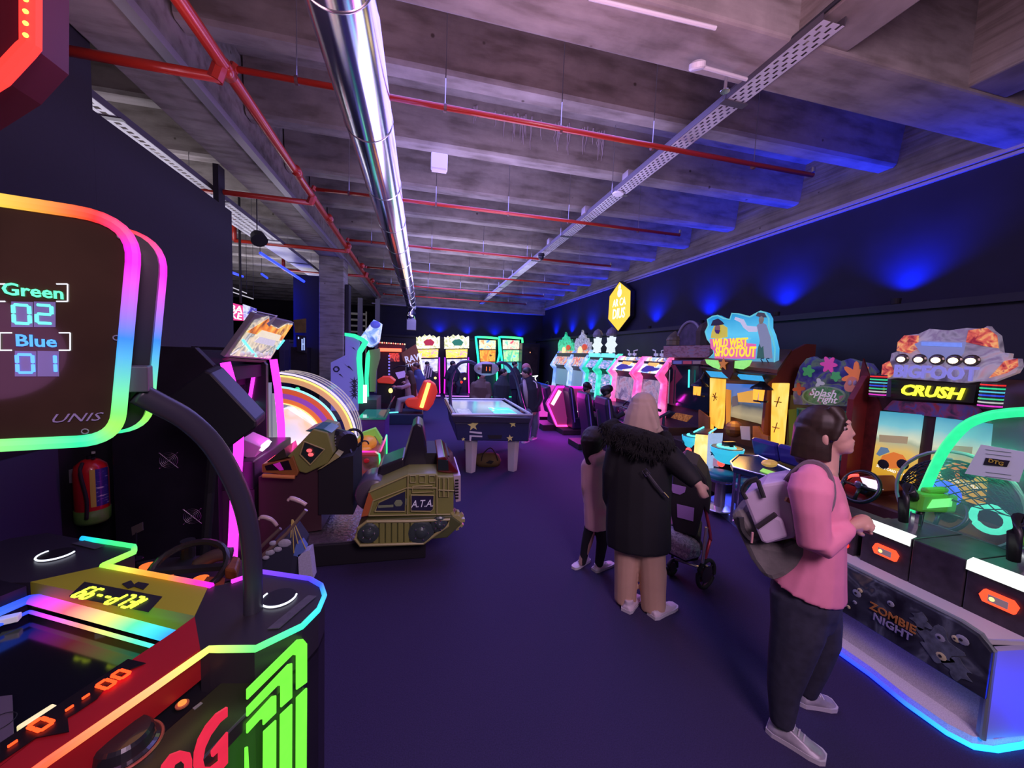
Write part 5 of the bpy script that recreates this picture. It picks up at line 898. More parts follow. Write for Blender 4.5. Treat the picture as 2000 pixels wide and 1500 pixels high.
g = G(); g.prism([(2.70, 1.12, .045), (2.70, 1.12, .50), (3.55, 1.02, .50), (3.55, 1.02, .045)], (0, .03, 0)); part('end_panel', g, M('end_white_panel', (.35, .35, .5), .45), t)
lamp('AREA', 'end_blue_wash', (3.1, .80, .06), (.0, .03, 1), 8, .25, aim=(3.1, 1.06, .3), sy=.5)
g = G(); g.prism([(2.72, yF, .50), (2.72, 1.16, .50), (3.0, 1.10, .50), (3.0, yF, .50)], (0, 0, .03)); part('counter_ledge', g, M('ledge_white', (.55, .55, .52), .4), t)
# gun housings
def block(p_, w_, nm='gun_station'):
    pass
XF = 2.92
for (ya, yb, kind) in ((1.90, 2.30, 0), (1.60, 1.86, 1), (1.36, 1.595, 2), (1.12, 1.355, 1)):
    g = G(); zt = .80 if kind != 0 else .72
    g.prism([(XF, ya, .52), (XF, yb, .52), (XF, yb, zt), (XF, ya, zt)], (.45, 0, 0)); st = part('gun_station', g, M('station_art', (.045, .035, .05), .4, var=.5, vscale=18), t, bevel=.006)
    if kind == 1:
        g = G(); g.prism([(XF-.01, ya, zt), (XF-.01, yb, zt), (XF+.035, yb, zt+.012), (XF+.035, ya, zt+.012)], (0, 0, .006)); g.prism([(XF-.012, ya, zt-.045), (XF-.012, yb, zt-.045), (XF-.012, yb, zt), (XF-.012, ya, zt)], (.004, 0, 0)); part('white_light_bar', g, E('bar_white', (.95, 1, .97), 1.25), st)
        c = Vector((XF-.02, (ya+yb)/2-.01, .655)); g = G(); g.prism([c+Vector((0, q[0], q[1])) for q in ((-.06, -.03), (.05, -.03), (.065, .0), (.05, .035), (-.05, .035), (-.07, .01))], (.02, 0, 0)); bt = part('start_button', g, E('zombie_red', (1, .06, .02), 2.2), st)
        g = G(); g.prism([c+Vector((-.004, q[0], q[1])) for q in ((-.04, -.016), (.03, -.016), (.03, .02), (-.04, .02))], (.006, 0, 0)); part('button_lcd', g, M('lcd_dark', (.06, .02, .04), .3, emit=.3, ecol=(.6, .4, .5)), bt); g = G(); g.ell(c+Vector((-.006, .015, .002)), (.004, .011, .011), 0, 8, 5); part('lcd_icon', g, YEL, bt)
    if kind == 0:
        for yy in (1.95, 2.02, 2.12): g = G(); g.ell((XF-.005, yy, .585), (.01, .022, .022), 0, 10, 6); part('red_indicator', g, REDL, st)
for yy in (1.72, 1.25):
    c = Vector((3.15, yy, .80)); g = G(); g.tube([c, c+Vector((0, 0, .10))], .03, 10); mt_ = part('gun_mount', g, CHR, t)
    g = G(); b_ = c+Vector((.02, 0, .17)); g.box(b_+Vector((.10, 0, 0)), (.34, .09, .12), rot=(0, .08, 0)); g.box(b_+Vector((.12, 0, .075)), (.20, .05, .04)); gn = part('gun_body', g, M('gun_lime', (.10, .42, .04), .35, emit=.10), mt_, bevel=.018)
    g = G(); g.tube([b_+Vector((-.06, 0, .03)), b_+Vector((-.12, .0, .10)), b_+Vector((-.15, .0, .03)), b_+Vector((-.13, 0, -.12))], [.03, .035, .028, .025], 10); g.tube([b_+Vector((.02, 0, -.02)), b_+Vector((.0, 0, -.16))], .022, 8); part('gun_grip', g, M('grip_black', (.015, .015, .017), .4), mt_, smooth=True)
    g = G(); g.prism([b_+Vector((-.02, -.05, -.02)), b_+Vector((.2, -.05, -.02)), b_+Vector((.2, -.05, .035)), b_+Vector((.02, -.05, .035))], (0, .004, 0)); part('gun_light_window', g, E('gun_glow', (.2, 1, .25), 1.1), gn)
# canopy
g = G(); ap = [(1716, 1046-8), (1760, 1030), (1790, 992), (1808, 952), (1828, 908), (1850, 870), (1885, 832), (1925, 814), (1965, 807), (2010, 804), (2080, 802)]
pa = OX(ap[2:], 3.3); g.tube(smoothpath([pa[0]-Vector((0, -.02, .1))]+pa+[pa[-1]+Vector((0, -.5, .02))], 4), .028, 10, up=(1, 0, 0)); part('green_arch', g, E('arch_green', (.03, .9, .35), 1.1), t, smooth=True)
g = G(); pth = [Vector((3.34, p.y, p.z)) for p in pa]; bot = [Vector((3.34, pa[-1].y-.5, .80)), Vector((3.34, pa[0].y, .80))]
g.prism(pth+bot, (.008, 0, 0)); part('canopy_glass', g, M('canopy_glass', (.3, .8, .75), .05, alpha=.16), t)
NET = M('net_black', (.01, .01, .012), .6)
g = G(); c = Vector((3.45, 1.70, .958))
def nd(a, b): return c+Vector((-.09*cos(a)*cos(b), .29*sin(a), .265*cos(a)*sin(b)+.02))
for k in range(-9, 10):
    for sg_ in (1, -1):
        pts = [nd(-1.45+2.9*j/14, max(.05, min(3.05, 1.57+sg_*(-1.45+2.9*j/14)*.9+k*.24))) for j in range(15)]; g.tube(pts, .0035, 4)
part('net', g, NET, t)
g = G(); g.tube(arc((3.48, 1.72, .975), .315, 0, 2*pi, 30, (0, 1, 0), (0, 0, 1))[:-1], .012, 6, closed=True); part('net_hoop', g, M('hoop_pale', (.35, .4, .38), .4), t)
g = G(); g.bb(3.38, 3.72, 1.05, 2.2, 0, .62); part('rear_box', g, M('rear_box', (.03, .05, .05), .4), t)
g = G(); g.ell((3.50, 1.79, .99), (.05, .10, .09), 0, 12, 8); part('target_ball', g, E('target_blue', (.05, .1, 1), 1.6), t); g = G(); g.tube(arc((3.42, 1.52, .93), .075, 0, 2*pi, 18, (0, 1, 0), (0, 0, 1))[:-1], .02, 6, closed=True); part('target_ring', g, E('target_teal', (.1, .9, .6), 1.2), t)
po = thing('paper_notice', 'white paper notice taped inside the green arched canopy', 'notice', tuple(ox(1940, 910, 3.30)))
g = G(); g.prism(OX([(1916, 868), (2010, 884), (1990, 942), (1884, 925)], 3.30), (.003, 0, 0)); pp = part('sheet', g, M('notice_paper', (.55, .58, .62), .7, emit=.10), po)
g = G(); g.prism(OX([(1925, 894), (1972, 900), (1966, 912), (1920, 908)], 3.296), (.003, 0, 0)); part('printed_badge', g, MAT, pp)
text('badge_words', 'DTG', ox(1945, 903, 3.292), (0, -1, -.1), (0, .1, 1), .03, M('badge_gold', (.6, .45, .05), .5), pp, .002, off=.02)
for yy_ in (878, 886, 922, 930): g = G(); g.tube(OX([(1925, yy_), (1975, yy_+6)], 3.297), .0018, 4); part('printed_line', g, M('line_grey', (.25, .27, .3), .6), pp)
lamp('AREA', 'canopy_green', (3.6, 1.5, 1.45), (.1, 1, .5), 6, .3, aim=(3.5, 1.5, .6))
# ------------------------------------------------------------------ racing cabinets along the right wall
def racer(name, label, x_, yL, yR, rail, art, scr, zt, topper=None, rail_dx=.55, nm='racing cabinets along the right wall', th=.10):
    """front faces -X; yL (far side) .. yR (near side); rail = glowing side frames"""
    t = thing(name, label, 'arcade machine', (x_+.4, (yL+yR)/2, 0), nm)
    sol('cabinet_body', [(x_+.10, 0), (x_+.10, zt-.1), (x_+.6, zt-.1), (x_+.6, 0)], yR, yL, M('racer_body', (.02, .02, .04), .4), t)
    P = [(x_-.35, .70), (x_-.02, .78), (x_+.02, 1.38), (x_-.12, 1.52), (x_+.18, zt), (x_+.30, zt), (x_+.04, 1.55), (x_+.16, 1.40), (x_+.14, .70)]
    for y in (yR, yL-th):
        g = G(); g.prism([(x, y, z) for x, z in P], (0, th, 0)); part('side_frame', g, rail, t, bevel=.01)
    g = G(); g.prism([(x_-.04, yR+th, 1.56), (x_-.04, yL-th, 1.56), (x_+.20, yL-th, zt-.02), (x_+.20, yR+th, zt-.02)], (.05, 0, 0)); part('marquee', g, art, t)
    g = G(); g.prism([(x_+.06, yR+th, .88), (x_+.06, yL-th, .88), (x_+.09, yL-th, 1.42), (x_+.09, yR+th, 1.42)], (.02, 0, 0)); part('screen', g, scr, t)
    g = G(); g.bb(x_-.40, x_+.1, yR+.05, yL-.05, .55, .80); g.bb(x_-.5, x_+.1, yR+.12, yL-.12, 0, .55); part('dash', g, M('dash_dark', (.04, .03, .08), .35, var=.4), t, bevel=.02)
    ym = (yL+yR)/2; w_ = yL-yR; k = sum(map(ord, label)) % 3
    def mk(a, b, o=.012): q = Vector((x_-.04, 0, 1.56)).lerp(Vector((x_+.20, 0, zt-.02)), b); return Vector((q.x-o, ym+a*w_, q.z))
    if topper is post_top:
        g = G(); g.prism([mk(a, b) for a, b in ((.30, .12), (.10, .05), (-.28, .20), (-.33, .34), (-.12, .36), (.0, .52), (.20, .46), (.28, .28))], (.006, 0, 0)); part('printed_car', g, M('car_violet', (.06, .04, .3), .4, emit=.35), t)
        g = G(); g.prism([mk(a, b, .02) for a, b in ((.20, .50), (-.16, .42), (-.20, .70), (.18, .78))], (.006, 0, 0)); part('printed_title', g, M('title_amber', (.9, .5, .1), .4, emit=.9), t)
    c = Vector((x_-.46, (yL+yR)/2, .84)); g = G(); g.tube(arc(c, .15, 0, 2*pi, 20, (0, 1, 0), (.35, 0, .9))[:-1], .018, 6, closed=True); g.tube([c+Vector((0, .14, 0)), c-Vector((0, .14, 0))], .018, 6); g.tube([c, c+Vector((.12, 0, -.05))], .03, 6); part('steering_wheel', g, M('wheel_black'), t)
    if topper: topper(t, x_, (yL+yR)/2, zt, (yL-yR))
    return t
PINK = ART('frame_pink', [(.3, (.9, .06, .25)), (.5, (1, .12, .40)), (.7, (1, .35, .6))], 3, 1.15); TEAL = ART('frame_teal_green', [(.3, (.02, .45, .28)), (.5, (.04, .8, .45)), (.7, (.2, 1, .65))], 3, .9); LBL = ART('frame_pale_blue', [(.3, (.12, .25, .6)), (.5, (.25, .45, .85)), (.7, (.7, .8, 1))], 3, .9)
RALLY = ART('rally_art', [(.28, (.05, .15, .45)), (.42, (.45, .65, .8)), (.5, (.9, .9, .85)), (.58, (.95, .55, .12)), (.66, (.1, .08, .3)), (.76, (.8, .85, .9))], 5, 1.0)
ROBO = ART('robot_art', [(.3, (.05, .06, .09)), (.42, (.35, .4, .45)), (.5, (.8, .5, .2)), (.57, (.7, .08, .03)), (.66, (.15, .35, .4)), (.75, (.8, .85, .9))], 6, .9)
CITY = ART('city_art', [(.3, (.03, .10, .12)), (.45, (.12, .35, .35)), (.55, (.35, .30, .55)), (.65, (.75, .6, .45)), (.75, (.9, .9, .9))], 6, .8, stretch=(1, 1, 3))
RSC = ART('race_scene', [(.3, (.10, .09, .14)), (.45, (.25, .22, .28)), (.55, (.45, .35, .38)), (.65, (.35, .18, .2)), (.75, (.6, .55, .6))], 5, .5)
def post_top(t, x, y, z, w_):
    for s in (-1, 1):
        g = G(); g.tube([(x+.2, y+s*.1, z), (x+.18, y+s*.1, z+.12), (x+.2, y+s*.22, z+.14)], .012, 5); g.box((x+.2, y+s*.1, z+.04), (.04, .10, .05)); part('gantry_frame', g, M('gantry_white', (.6, .6, .7), .4, emit=.25), t)
def robo_top(col):
    def f(t, x, y, z, w_):
        g = G(); pts = [Vector((x+.15, y+w_*.5*a, z+b)) for a, b in ((-.95, -.02), (-1, .22), (-.8, .14), (-.62, .34), (-.4, .30), (-.3, .42), (0, .48), (.12, .60), (.2, .46), (.45, .42), (.6, .30), (.8, .36), (1, .22), (.95, -.02))]
        g.prism(pts, (.06, 0, 0)); part('topper_cutout', g, ART('topper_'+col, [(.35, (.15, .16, .2)), (.5, (.5, .5, .55)), (.62, (.08, .09, .12)), (.72, (.75, .72, .7))] if col != 'green' else [(.35, (.01, .3, .10)), (.55, (.05, .9, .35)), (.7, (.02, .12, .05))], 9, .6), t)
        g = G(); g.ell((x+.12, y+.05*w_, z-.02), (.02, .17, .13), 0, 12, 8); part('printed_lamp', g, E('print_cream', (1, .8, .45), 1.1), t); g = G(); g.ell((x+.13, y-.2*w_, z+.08), (.02, .2, .09), 0, 12, 8); part('printed_red_car', g, M('print_red_car', (.7, .08, .02), .4, emit=.6), t)
    return f
def star_top(t, x, y, z, w_):
    g = G(); pts = [Vector((x+.12, y+(.36 if k % 2 == 0 else .22)*sin(pi*k/8)*w_*1.0, z+.22+(.27 if k % 2 == 0 else .19)*cos(pi*k/8))) for k in range(16)]; g.prism(pts, (.06, 0, 0)); part('burst_sign', g, E('burst_white', (.75, .85, .95), 1.1), t)
    g = G(); g.lathe((x+.15, y, z+.44), [(.12, 0), (.14, .06), (.10, .16), (.02, .22)], 12); g.ell((x+.08, y, z+.50), (.03, .07, .07)); part('helmet_topper', g, M('helmet_grey', (.25, .24, .28), .5, var=.5), t)
    g = G(); g.box((x+.08, y, z-.05), (.06, w_*.8, .10)); part('header_light', g, E('header_cyan', (.15, .75, .95), 1.4), t)
XC = 4.5
ya = [oy_ for oy_ in ()]
def yat(px_, py_, x): return ox(px_, py_, x).y
yA = (yat(1293, 760, XC), yat(1240, 760, XC), yat(1192, 760, XC), yat(1164, 760, XC), yat(1140, 760, XC), yat(1109, 745, XC), yat(1078, 745, XC))
racer('snow_racer', 'pink framed racing cabinet nearest the dark screen temple cabinet', XC, yA[1]-.02, yA[0], PINK, RALLY, RSC, 1.90, post_top)
racer('snow_racer', 'pink framed racing cabinet farther back, next to the teal framed pair', XC, yA[2]-.02, yA[1], PINK, RALLY, RSC, 1.90, post_top)
racer('street_racer', 'teal green framed racing cabinet beside the pink framed pair, helmet on top', XC, yA[3]-.02, yA[2], TEAL, CITY, CITY, 1.95, star_top, th=.07)
racer('street_racer', 'teal green framed racing cabinet between its twin and the pale blue pair', XC, yA[4]-.02, yA[3], TEAL, CITY, CITY, 1.95, star_top, th=.07)
racer('robot_racer', 'pale blue framed cabinet with red car cutout, nearer one of its pair', XC, yA[5]-.02, yA[4]+.05, LBL, ROBO, M('teal_scene', (.2, .35, .35), .3, emit=.4), 2.05, robo_top('grey'))
racer('robot_racer', 'pale blue framed cabinet with green topper, farther one of its pair', XC, yA[6]-.02, yA[5], LBL, ROBO, M('teal_scene'), 2.05, robo_top('green'))
# motion seats in front of the racing cabinets
def seat(p_, lab, zs=.42, col=M('seat_navy', (.02, .018, .05), .4), shell=None):
    b = oz(*p_, 0); x, y = b.x, b.y; t = thing('racing_rig', lab, 'seat', (x, y, 0), 'racing seats in front of the right wall cabinets')
    g = G(); g.bb(x-.35, x+.42, y-.28, y+.28, 0, .12); part('platform', g, MAT, t, bevel=.01); g = G(); g.bb(x-.1, x+.4, y-.24, y+.24, .12, zs); part('seat_cushion', g, col, t, bevel=.04)
    g = G(); g.prism([(x-.10, y-.24, zs-.1), (x+.05, y-.24, zs), (x-.12, y-.24, 1.12), (x-.22, y-.24, 1.14), (x-.24, y-.24, 1.0)], (0, .48, 0)); part('seat_back', g, col, t, bevel=.04)
    g = G(); g.tube([(x-.20, y-.26, 1.10), (x-.06, y-.26, .30)], .012, 6); part('piping', g, M('piping_violet', (.15, .08, .45), .4, emit=.15), t)
    return t
seat((1150, 872), 'black racing seat with violet piping, nearest of the row, behind the parka'); seat((1118, 845), 'black racing seat with a boy in a cap sitting in it')
# hexagonal magenta seat pod
c = oz(1085, 838, 0); x, y = c.x, c.y
t = thing('racing_pod', 'hexagonal racing pod glowing magenta at the end of the seat row', 'racing pod', (x, y, 0))
def hexp(r, yo, h0=.62): return [(x+.25+r*1.5*a, y+yo, h0+r*b) for a, b in ((-.5, .95), (.5, .95), (.75, 0), (.45, -.95), (-.45, -.95), (-.8, .1))]
g = G(); g.prism(hexp(.52, -.30), (0, .12, 0)); part('side_shell', g, M('shell_magenta', (.35, .03, .18), .35, emit=.15, ecol=(1, .1, .5)), t, bevel=.02)
g = G(); g.strip(hexp(.50, -.32), sw('mag mag pnk mag'), .05, .03, closed=True, up=(0, 1, 0)); part('shell_light', g, LED('pod_led', 3), t)
g = G(); g.tube([hexp(.40, -.31)[5], hexp(.40, -.31)[0]], .045, 6); part('light_bar', g, E('bar_pink', (1, .45, .8), 2.6), t)
g = G(); g.bb(x-.4, x+.36, y-.2, y+.5, 0, .14); part('base', g, MAT, t); g = G(); g.bb(x-.1, x+.4, y-.18, y+.4, .14, .5); g.prism([(x-.2, y-.18, .4), (x-.05, y-.18, .4), (x-.25, y-.18, 1.1), (x-.38, y-.18, 1.05)], (0, .55, 0)); part('seat', g, M('seat_navy'), t, bevel=.03)
for k in range(2): g = G(); g.box((x+.45, y-.33, .50-k*.16), (.16, .03, .03)); part('white_lamp', g, WLT, t)
t = thing('racing_pod', 'pink lit racing pod panel beside the man in the dark jacket', 'racing pod', (3.45, 10.2, 0))
g = G(); g.prism([(3.1, 10.2, .1), (3.75, 10.2, .1), (3.92, 10.2, .7), (3.7, 10.2, 1.0), (3.2, 10.2, .95), (2.98, 10.2, .6)], (0, .1, 0)); part('side_shell', g, E('shell_pink', (1, .08, .75), .8), t)
g = G(); g.bb(3.0, 3.9, 10.3, 11.0, 0, .6); part('base', g, MAT, t)
for k in range(3):
    yy = 11.4+k*.75; tt = thing('bike_handlebar_pod', ['blue racing handlebar pod with white grips, nearest', 'blue racing handlebar pod with white grips, middle', 'blue racing handlebar pod with white grips, farthest'][k], 'racing pod', (3.6, yy, 0), 'blue handlebar pods')
    g = G(); g.box((3.65, yy, .85), (.5, .55, .25), rot=(0, .2, 0)); part('fairing', g, M('fairing_blue', (.02, .06, .45), .3, emit=.25), tt, bevel=.05); g = G(); g.tube([(3.45, yy-.3, .95), (3.4, yy-.22, 1.15), (3.55, yy, 1.2), (3.4, yy+.22, 1.15)], .018, 6); part('handlebar', g, M('bar_white', (.45, .5, .7), .4, emit=.08), tt); g = G(); g.bb(3.4, 3.88, yy-.25, yy+.25, 0, .72); part('base', g, M('base_magenta', (.12, .02, .15), .4), tt)
lamp('AREA', 'magenta_floor_glow', (3.15, 8.0, .9), (1, .03, .8), 30, .5, aim=(2.4, 7.2, 0)); lamp('AREA', 'magenta_floor_glow', (3.1, 9.8, .8), (1, .03, .9), 26, .5, aim=(2.6, 9.2, 0))
lamp('AREA', 'pink_floor_glow', (3.0, 4.9, 1.0), (1, .10, .5), 9, .4, aim=(2.3, 3.6, 0))
# ------------------------------------------------------------------ back row
def DY(pts, y, dy=0): return [p+Vector((0, dy, 0)) for p in OY(pts, y)]
def slaby(px_, y, th, mt, nm, par, dy=0, bevel=0): g = G(); g.prism(DY(px_, y, dy), (0, th, 0)); return part(nm, g, mt, par, bevel=bevel)
DIRT = ART('dirt_marquee', [(.3, (.9, .55, .1)), (.42, (1, .9, .6)), (.5, (.9, .85, .4)), (.58, (.25, .3, .1)), (.68, (1, .95, .85))], 5, 1.6)
GOLDA = ART('gold_marquee', [(.35, (.9, .45, .05)), (.5, (1, .75, .1)), (.6, (.5, .2, .3)), (.7, (1, .9, .4))], 5, 1.4, stretch=(1, 1, 2))
YM = 16.2
def moto(x0, x1, lab, tcol, far=0):
    def X(a): return x0+(x1-x0)*a
    b = oz(X(.5), 770, 0); t = thing('motorbike_cabinet', lab, 'arcade machine', tuple(oy(X(.5), 772, YM)*Vector((1, 1, 0))) if False else (oy(X(.5), 772, YM).x, YM, 0), 'motorbike cabinets by the back wall')
    g = G(); a, c = oy(X(.05), 700, YM).x, oy(X(.95), 700, YM).x; g.bb(a, c, YM+.1, YM+.8, 0, 2.0); part('cabinet_body', g, M('moto_body', (.03, .02, .05), .4), t)
    n = 14; top = [(X(k/n), 658+2*sin(k*2.2)-(3 if 3 < k < 11 else 0)) for k in range(n+1)]
    m = slaby(top+[(X(1.0), 680), (X(.0), 681)], YM, .08, DIRT, 'marquee', t)
    w_ = x1-x0
    slaby([(X(.3), 668), (X(.42), 663), (X(.62), 662), (X(.78), 668), (X(.7), 675), (X(.4), 675)], YM-.02, .02, tcol, 'marquee_title', m)
    slaby([(X(.06), 683), (X(.94), 682), (X(.92), 698), (X(.08), 699)], YM, .1, GOLDA, 'header_panel', t)
    slaby([(X(.10), 702), (X(.92), 701), (X(.90), 728), (X(.12), 728)], YM+.06, .02, ART('snow_scene', [(.35, (.35, .38, .45)), (.55, (.8, .85, .9)), (.7, (.5, .45, .6))], 4, .9), 'screen', t)
    for s in (.02, .98): g = G(); q = OY([(X(s), 698), (X(s), 730), (X(s+(.02 if s > .5 else -.02)), 768)], YM-.3); g.strip(q, sw('vio mag mag'), .06, .05); part('side_light', g, LED('violet_led', 1.8), t)
    g = G(); a, c = oy(X(.0), 770, YM-.6).x, oy(X(1), 770, YM-.6).x; g.bb(a, c, YM-1.1, YM+.1, 0, .12); part('platform', g, M('platform_dark', (.04, .03, .08), .4), t)
    xm = (a+c)/2; g = G(); g.ell((xm, YM-.55, .62), (.20, .55, .22)); g.ell((xm, YM-.95, .55), (.12, .2, .16)); bk = part('motorbike_body', g, M('bike_black', (.03, .03, .04), .3), t, smooth=True); g = G(); g.tube([(xm-.35, YM-.3, 1.0), (xm, YM-.15, .95), (xm+.35, YM-.3, 1.0)], .03, 6); g.tube([(xm, YM-.15, .95), (xm, YM-.2, .4)], .04, 6); part('handlebar', g, CHR, t)
    for k, (dx, dz, c_) in enumerate(((-.12, .75, CYN), (.12, .66, REDL), (.25, .8, YEL), (-.3, .5, MAG))): g = G(); g.ell((xm+dx, YM-1.12, dz), .05, 0, 8, 6); part('bike_lamp', g, c_, t)
    g = G(); g.tube([(a, YM-1.12, .10), (c, YM-1.12, .10)], .02, 5); part('platform_light', g, E('violet_line', (.6, .2, 1), 1.6), t)
    return t
moto(813, 859, 'motorbike cabinet with red lettered dirt marquee, left one by the back wall', M('title_red', (.6, .03, .05), .4, emit=.5)); moto(868, 916, 'motorbike cabinet with green lettered dirt marquee, right one by the back wall', M('title_green', (.03, .3, .12), .4, emit=.4))
def greencab(x0, x1, lab, scols):
    def X(a): return x0+(x1-x0)*a
    t = thing('green_framed_cabinet', lab, 'arcade machine', (oy(X(.5), 770, YM).x, YM, 0), 'green framed cabinets by the back wall')
    a, c = oy(X(.1), 700, YM).x, oy(X(.9), 700, YM).x; g = G(); g.bb(a, c, YM+.1, YM+.8, 0, 2.35); part('cabinet_body', g, M('gc_body', (.02, .04, .05), .4), t)
    g = G(); g.strip(OY([(X(.14), 740), (X(.10), 705), (X(-.02), 658), (X(.5), 659), (X(1.0), 661), (X(1.04), 690), (X(.92), 715), (X(.93), 760)], YM-.05), sw('grn tea tea grn grn tea tea grn'), .09, .08, up=(0, 1, 0)); part('light_frame', g, LED('gc_led', 2.2), t)
    slaby([(X(.14), 664), (X(.88), 665), (X(.86), 682), (X(.15), 682)], YM, .05, scols[0], 'marquee', t); slaby([(X(.16), 684), (X(.86), 684), (X(.84), 706), (X(.2), 706)], YM, .05, scols[1], 'screen', t)
    slaby([(X(.2), 708), (X(.84), 708), (X(.82), 728), (X(.24), 728)], YM+.02, .05, scols[2], 'lower_panel', t)
    g = G(); g.tube(OY([(X(.1), 775), (X(.9), 776)], YM-.4), .03, 5); part('floor_light', g, GRN, t)
greencab(930, 974, 'green light framed cabinet with orange screen by the back wall', (ART('jungle_m', [(.35, (.1, .3, .5)), (.5, (.8, .8, .4)), (.65, (.8, .3, .1))], 5, 1.2), ART('jungle_s', [(.4, (.8, .2, .03)), (.55, (1, .45, .05)), (.65, (.1, .05, .02))], 5, 1.2), E('gc_cyan', (.2, .7, .6), .8)))
greencab(976, 1020, 'green light framed cabinet with cyan screen by the back wall', (ART('pop_m', [(.35, (.8, .1, .15)), (.5, (.9, .8, .5)), (.65, (.2, .6, .4))], 5, 1.2), ART('pop_s', [(.4, (.1, .6, .3)), (.55, (.6, .9, .3)), (.65, (.1, .6, .8))], 5, 1.2), E('gc_aqua', (.1, .65, .8), .9)))
t = thing('dark_cabinet', 'unlit tall dark cabinet by the back wall right of the green framed pair', 'arcade machine', (4.6, 15.9, 0)); g = G(); g.bb(4.15, 4.95, 15.7, 16.5, 0, 2.35); b_ = part('cabinet_body', g, BLK, t, bevel=.03); g = G(); g.bb(4.25, 4.85, 15.68, 15.7, .9, 2.2); part('screen', g, M('dim_brown_screen', (.05, .03, .03), .3, var=.6), t); g = G(); g.ell((4.5, 15.67, 1.95), .03, 0, 8, 6); part('top_lamp', g, E('dim_warm', (1, .4, .2), .8), t)
# ------------------------------------------------------------------ red lit machine and bike ride (centre left)
t = thing('red_lit_machine', 'dark machine under a row of small bulbs with a red light bar', 'arcade machine', (-.9, 12.6, 0)); Yr = 12.3
g = G(); a, c = oy(737, 700, Yr).x, oy(792, 700, Yr).x; g.bb(a, c, Yr, Yr+.9, 0, 1.9); part('cabinet_body', g, M('redm_body', (.04, .01, .015), .5), t); slaby([(738, 668), (792, 672), (790, 684), (739, 681)], Yr-.02, .05, M('redm_board', (.08, .01, .015), .4), 'bulb_board', t)
for k in range(12): g = G(); g.ell(oy(742+k*4.4, 669+k*.3, Yr-.05), .022, 0, 8, 5); part('bulb', g, E('bulb_warm', (1, .6, .35), 2.2) if k % 2 else E('bulb_red', (1, .15, .1), 2.2), t)
g = G(); g.tube(OY([(740, 683), (784, 684)], Yr-.08), .05, 8); part('red_light_bar', g, E('redm_bar', (1, .12, .06), 3), t); slaby([(760, 690), (780, 690), (780, 706), (762, 706)], Yr-.02, .02, ART('redm_art', [(.4, (.1, .01, .02)), (.55, (.8, .08, .05)), (.65, (.3, .02, .02))], 9, .9), 'screen', t)
for k in range(7): g = G(); g.ell(oy(760, 695+k*6, Yr-.05), .03, 0, 8, 5); part('violet_bulb', g, E('bulb_violet', (.25, .2, .9), 1.1), t)
t = thing('bike_ride', 'red motion bike ride with a glowing yellow bar on its seat', 'arcade ride', (-.25, 9.9, 0)); Yk = 9.6
g = G(); q = oz(757, 830, 0); g.bb(oy(757, 800, Yk).x, oy(827, 800, Yk).x, Yk, Yk+1.0, 0, .26); part('plinth', g, M('plinth_blue_black', (.02, .04, .08), .3), t, bevel=.02)
g = G(); g.tube(OY([(760, 806), (778, 805)], Yk-.02), .015, 5); part('plinth_light', g, CYN, t)
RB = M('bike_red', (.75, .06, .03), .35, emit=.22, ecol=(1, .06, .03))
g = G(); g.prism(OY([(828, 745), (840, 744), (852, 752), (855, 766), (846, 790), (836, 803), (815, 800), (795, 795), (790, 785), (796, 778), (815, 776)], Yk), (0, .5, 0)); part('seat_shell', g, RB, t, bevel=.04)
g = G(); g.tube(OY([(838, 748), (823, 796)], Yk-.02), .045, 8); part('yellow_light_bar', g, E('seat_bar', (1, .65, .12), 2.4), t)
g = G(); g.prism(OY([(736, 742), (746, 736), (762, 736), (772, 744), (768, 750), (738, 748)], Yk), (0, .4, 0)); part('nose_cowl', g, RB, t, bevel=.02); g = G(); g.prism(OY([(738, 748), (762, 750), (764, 790), (740, 786)], Yk+.05), (0, .35, 0)); part('front_box', g, MAT, t)
g = G(); g.tube(smoothpath(OY([(768, 720), (780, 715), (795, 716), (800, 722)], Yk+.1), 3), .02, 6); g.ell(oy(768, 760, Yk), .06); part('handlebar', g, BLK, t); g = G(); g.ell(oy(763, 763, Yk-.05), (.05, .03, .06), 0, 10, 6); part('headlamp', g, YEL, t)
slaby([(772, 728), (790, 724), (794, 736), (778, 740)], Yk+.3, .03, E('ride_screen', (.35, .2, .8), .9), 'screen', t)
t = thing('winged_cabinet', 'tilted brown side panel of a racing cabinet with white lettering behind the bike ride', 'arcade machine', (.5, 12.2, 0)); Yw = 11.6
pn = slaby([(783, 690), (812, 672), (818, 690), (822, 720), (828, 740), (815, 745), (800, 715), (786, 705)], Yw, .10, M('wing_brown', (.22, .07, .035), .4, emit=.08), 'side_wing', t, bevel=.02)
text('wing_lettering', 'RAW', oy(808, 700, Yw-.02), (1, 0, .25), (0, 0, 1), .26, M('wing_white', (.7, .7, .8), .4, emit=.5), pn, .01, off=.03, squash=.85)
text('wing_lettering', 'THRILLS', oy(811, 711, Yw-.02), (1, 0, .25), (0, 0, 1), .12, M('wing_white'), pn, .01, off=.02, squash=1.1)
g = G(); g.tube(OY([(818, 690), (824, 715), (828, 742)], Yw-.05), .025, 6); part('edge_light', g, E('edge_white', (.8, .9, 1), 1.5), t)
g = G(); a, c = oy(800, 770, Yw+.5).x, oy(832, 770, Yw+.5).x; g.bb(a, c, Yw+.2, Yw+.9, 0, 1.1); part('base', g, M('wing_base', (.05, .03, .05), .4), t)
for k in range(4): g = G(); g.tube(OY([(832+k*4, 712+k*2), (826+k*5, 742-k*2)], Yw+.1), .02, 5); part('rib_panel', g, M('rib_lilac', (.35, .25, .4), .4, emit=.2), t)
